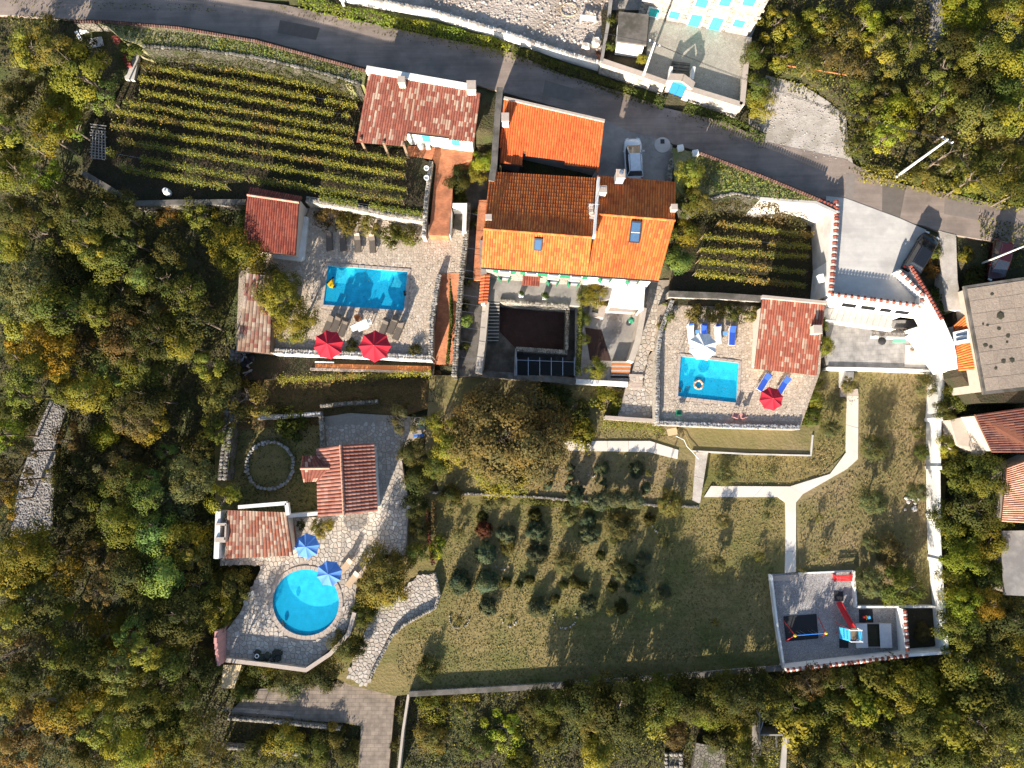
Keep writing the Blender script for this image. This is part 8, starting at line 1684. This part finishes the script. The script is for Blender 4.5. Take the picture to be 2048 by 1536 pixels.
q = W(1851, 361, 7.5); mb = MB(); mb.tube(W(1840, 367, 7.3), W(1860, 356, 7.5), .1, n=8); mb.tube(W(1856, 352, 7.5), W(1860, 364, 7.4), .05); setp(mb.build('red_hydrant', M['red']), 'small red marker post lying in the verge near the long pale pole', 'marker post')
mb = MB(); mb.tube(W(1575, 131, 7.8), W(1592, 134, 7.8), .06); mb.tube(W(1628, 139, 7.8), W(1693, 150, 7.8), .07); setp(mb.build('orange_rail', M['orange_wood']), 'long orange rail half hidden in the scrub above the layby', 'rail')
t = thing('stone_pile', 'heap of pale broken blocks on the east lawn', 'stones', tuple(W(1820, 1008, .1)))
for _ in range(16): q = W(1822+random.uniform(-14, 14), 1008+random.uniform(-12, 12), .2); mb = MB(); rock(mb, (q.x, q.y, .17), random.uniform(.3, .5), vr((.62, .57, .52), .12), .5); mb.build('stone', M['rock'], t)
q = W(843, 848, .8); t = thing('garden_hose', 'coil of turquoise hose in the shaded yard', 'hose', tuple(q)); mb = MB(); mb.path([Vector((q.x+.28*math.cos(k*.5), q.y+.28*math.sin(k*.5), .9+.004*k)) for k in range(30)], .025, 5); mb.build('coil', M['turquoise'], t)
q = W(838, 871, .9); mb = MB(); mb.box((q.x, q.y, 1.1), (1.1, .25, .12), .08); setp(mb.build('blue_plank', M['blue_paint']), 'blue plank lying in the shaded yard', 'plank')
mb = MB(); P = [W(x, y, 1.45-.01*i) for i, (x, y) in enumerate([(1352, 872), (1368, 880), (1374, 893), (1384, 903), (1397, 918)])]; mb.path(P, .03, 5); setp(mb.build('white_hose', M['white']), 'white hose trailing over the gravel walk', 'hose')
q = W(1343, 864, 1.3); t = thing('wheelbarrow', 'tan wheelbarrow at the foot of the small pool wall', 'wheelbarrow', tuple(q)); mb = MB(); mb.box((q.x, q.y, 1.45), (.85, .6, .3), .2, taper=1.2); mb.build('tray', M['bamboo'], t); mb = MB(); mb.tube((q.x, q.y+.25, 1.4), (q.x-.9, q.y+.5, 1.6), .02); mb.tube((q.x, q.y-.25, 1.4), (q.x-.9, q.y-.1, 1.6), .02); mb.build('handle', M['steel'], t); mb = MB(); mb.lathe((q.x+.55, q.y-.05, 1.2), [(.02, -.04), (.18, -.04), (.18, .04), (.02, .04)], 12, M=Matrix.Rotation(R(90), 3, 'X')); mb.build('wheel', M['black'], t)
# ---- mottled-roof pool house by the small pool
t = thing('pool_house', 'pool house with mottled red tile roof beside the small pool', 'house', tuple(W(1580, 670, 3.0)))
a, b, c_, d_ = W(1509, 737, 5.4), W(1633, 751, 5.4), W(1650, 609, 6.9), W(1525, 597, 6.9)
MOT = [(0.32, .1, .065), (0.28, .085, .055), (.33, .115, .075), (0.3, .1, .065), (.3, .1, .06), (.4, .28, .21), (.36, .22, .16), (.27, .08, .05)]
roof_part(t, [(a, b, c_, d_)], MOT, cw=.25, rl=.48, seed=101); walls_under(t, [(p.x, p.y) for p in (a, b, c_, d_)], plane_z(a, b, c_), 2.5, M['cream'], .5)
mb = MB(); mb.bar(W(1523, 594, 7.0), W(1652, 606, 7.0), .3, .5); mb.build('parapet', M['coping'], t)
chimney(t, onz(1627, 662, plane_z(a, b, c_)), .75, .75, .8, M['cream'], cap=True)
# wire fence in the bottom left
t = thing('wire_fence', 'low wire fence with thin posts left of the block-paved drive', 'fence', tuple(W(515, 1435, -1)))
for x, y in ((446, 1421), (515, 1427), (586, 1432)): mb = MB(); q = W(x, y, .4); mb.tube((q.x, q.y, -1.3), (q.x, q.y, .4), .03); mb.build('post', M['steel'], t)
mb = MB()
for z in (.38, .1, -.2, -.5): mb.path([W(446, 1421, .4)+up*(z-.4), W(586, 1432, .4)+up*(z-.4)], .008, 4)
mb.build('wire', M['steel'], t)
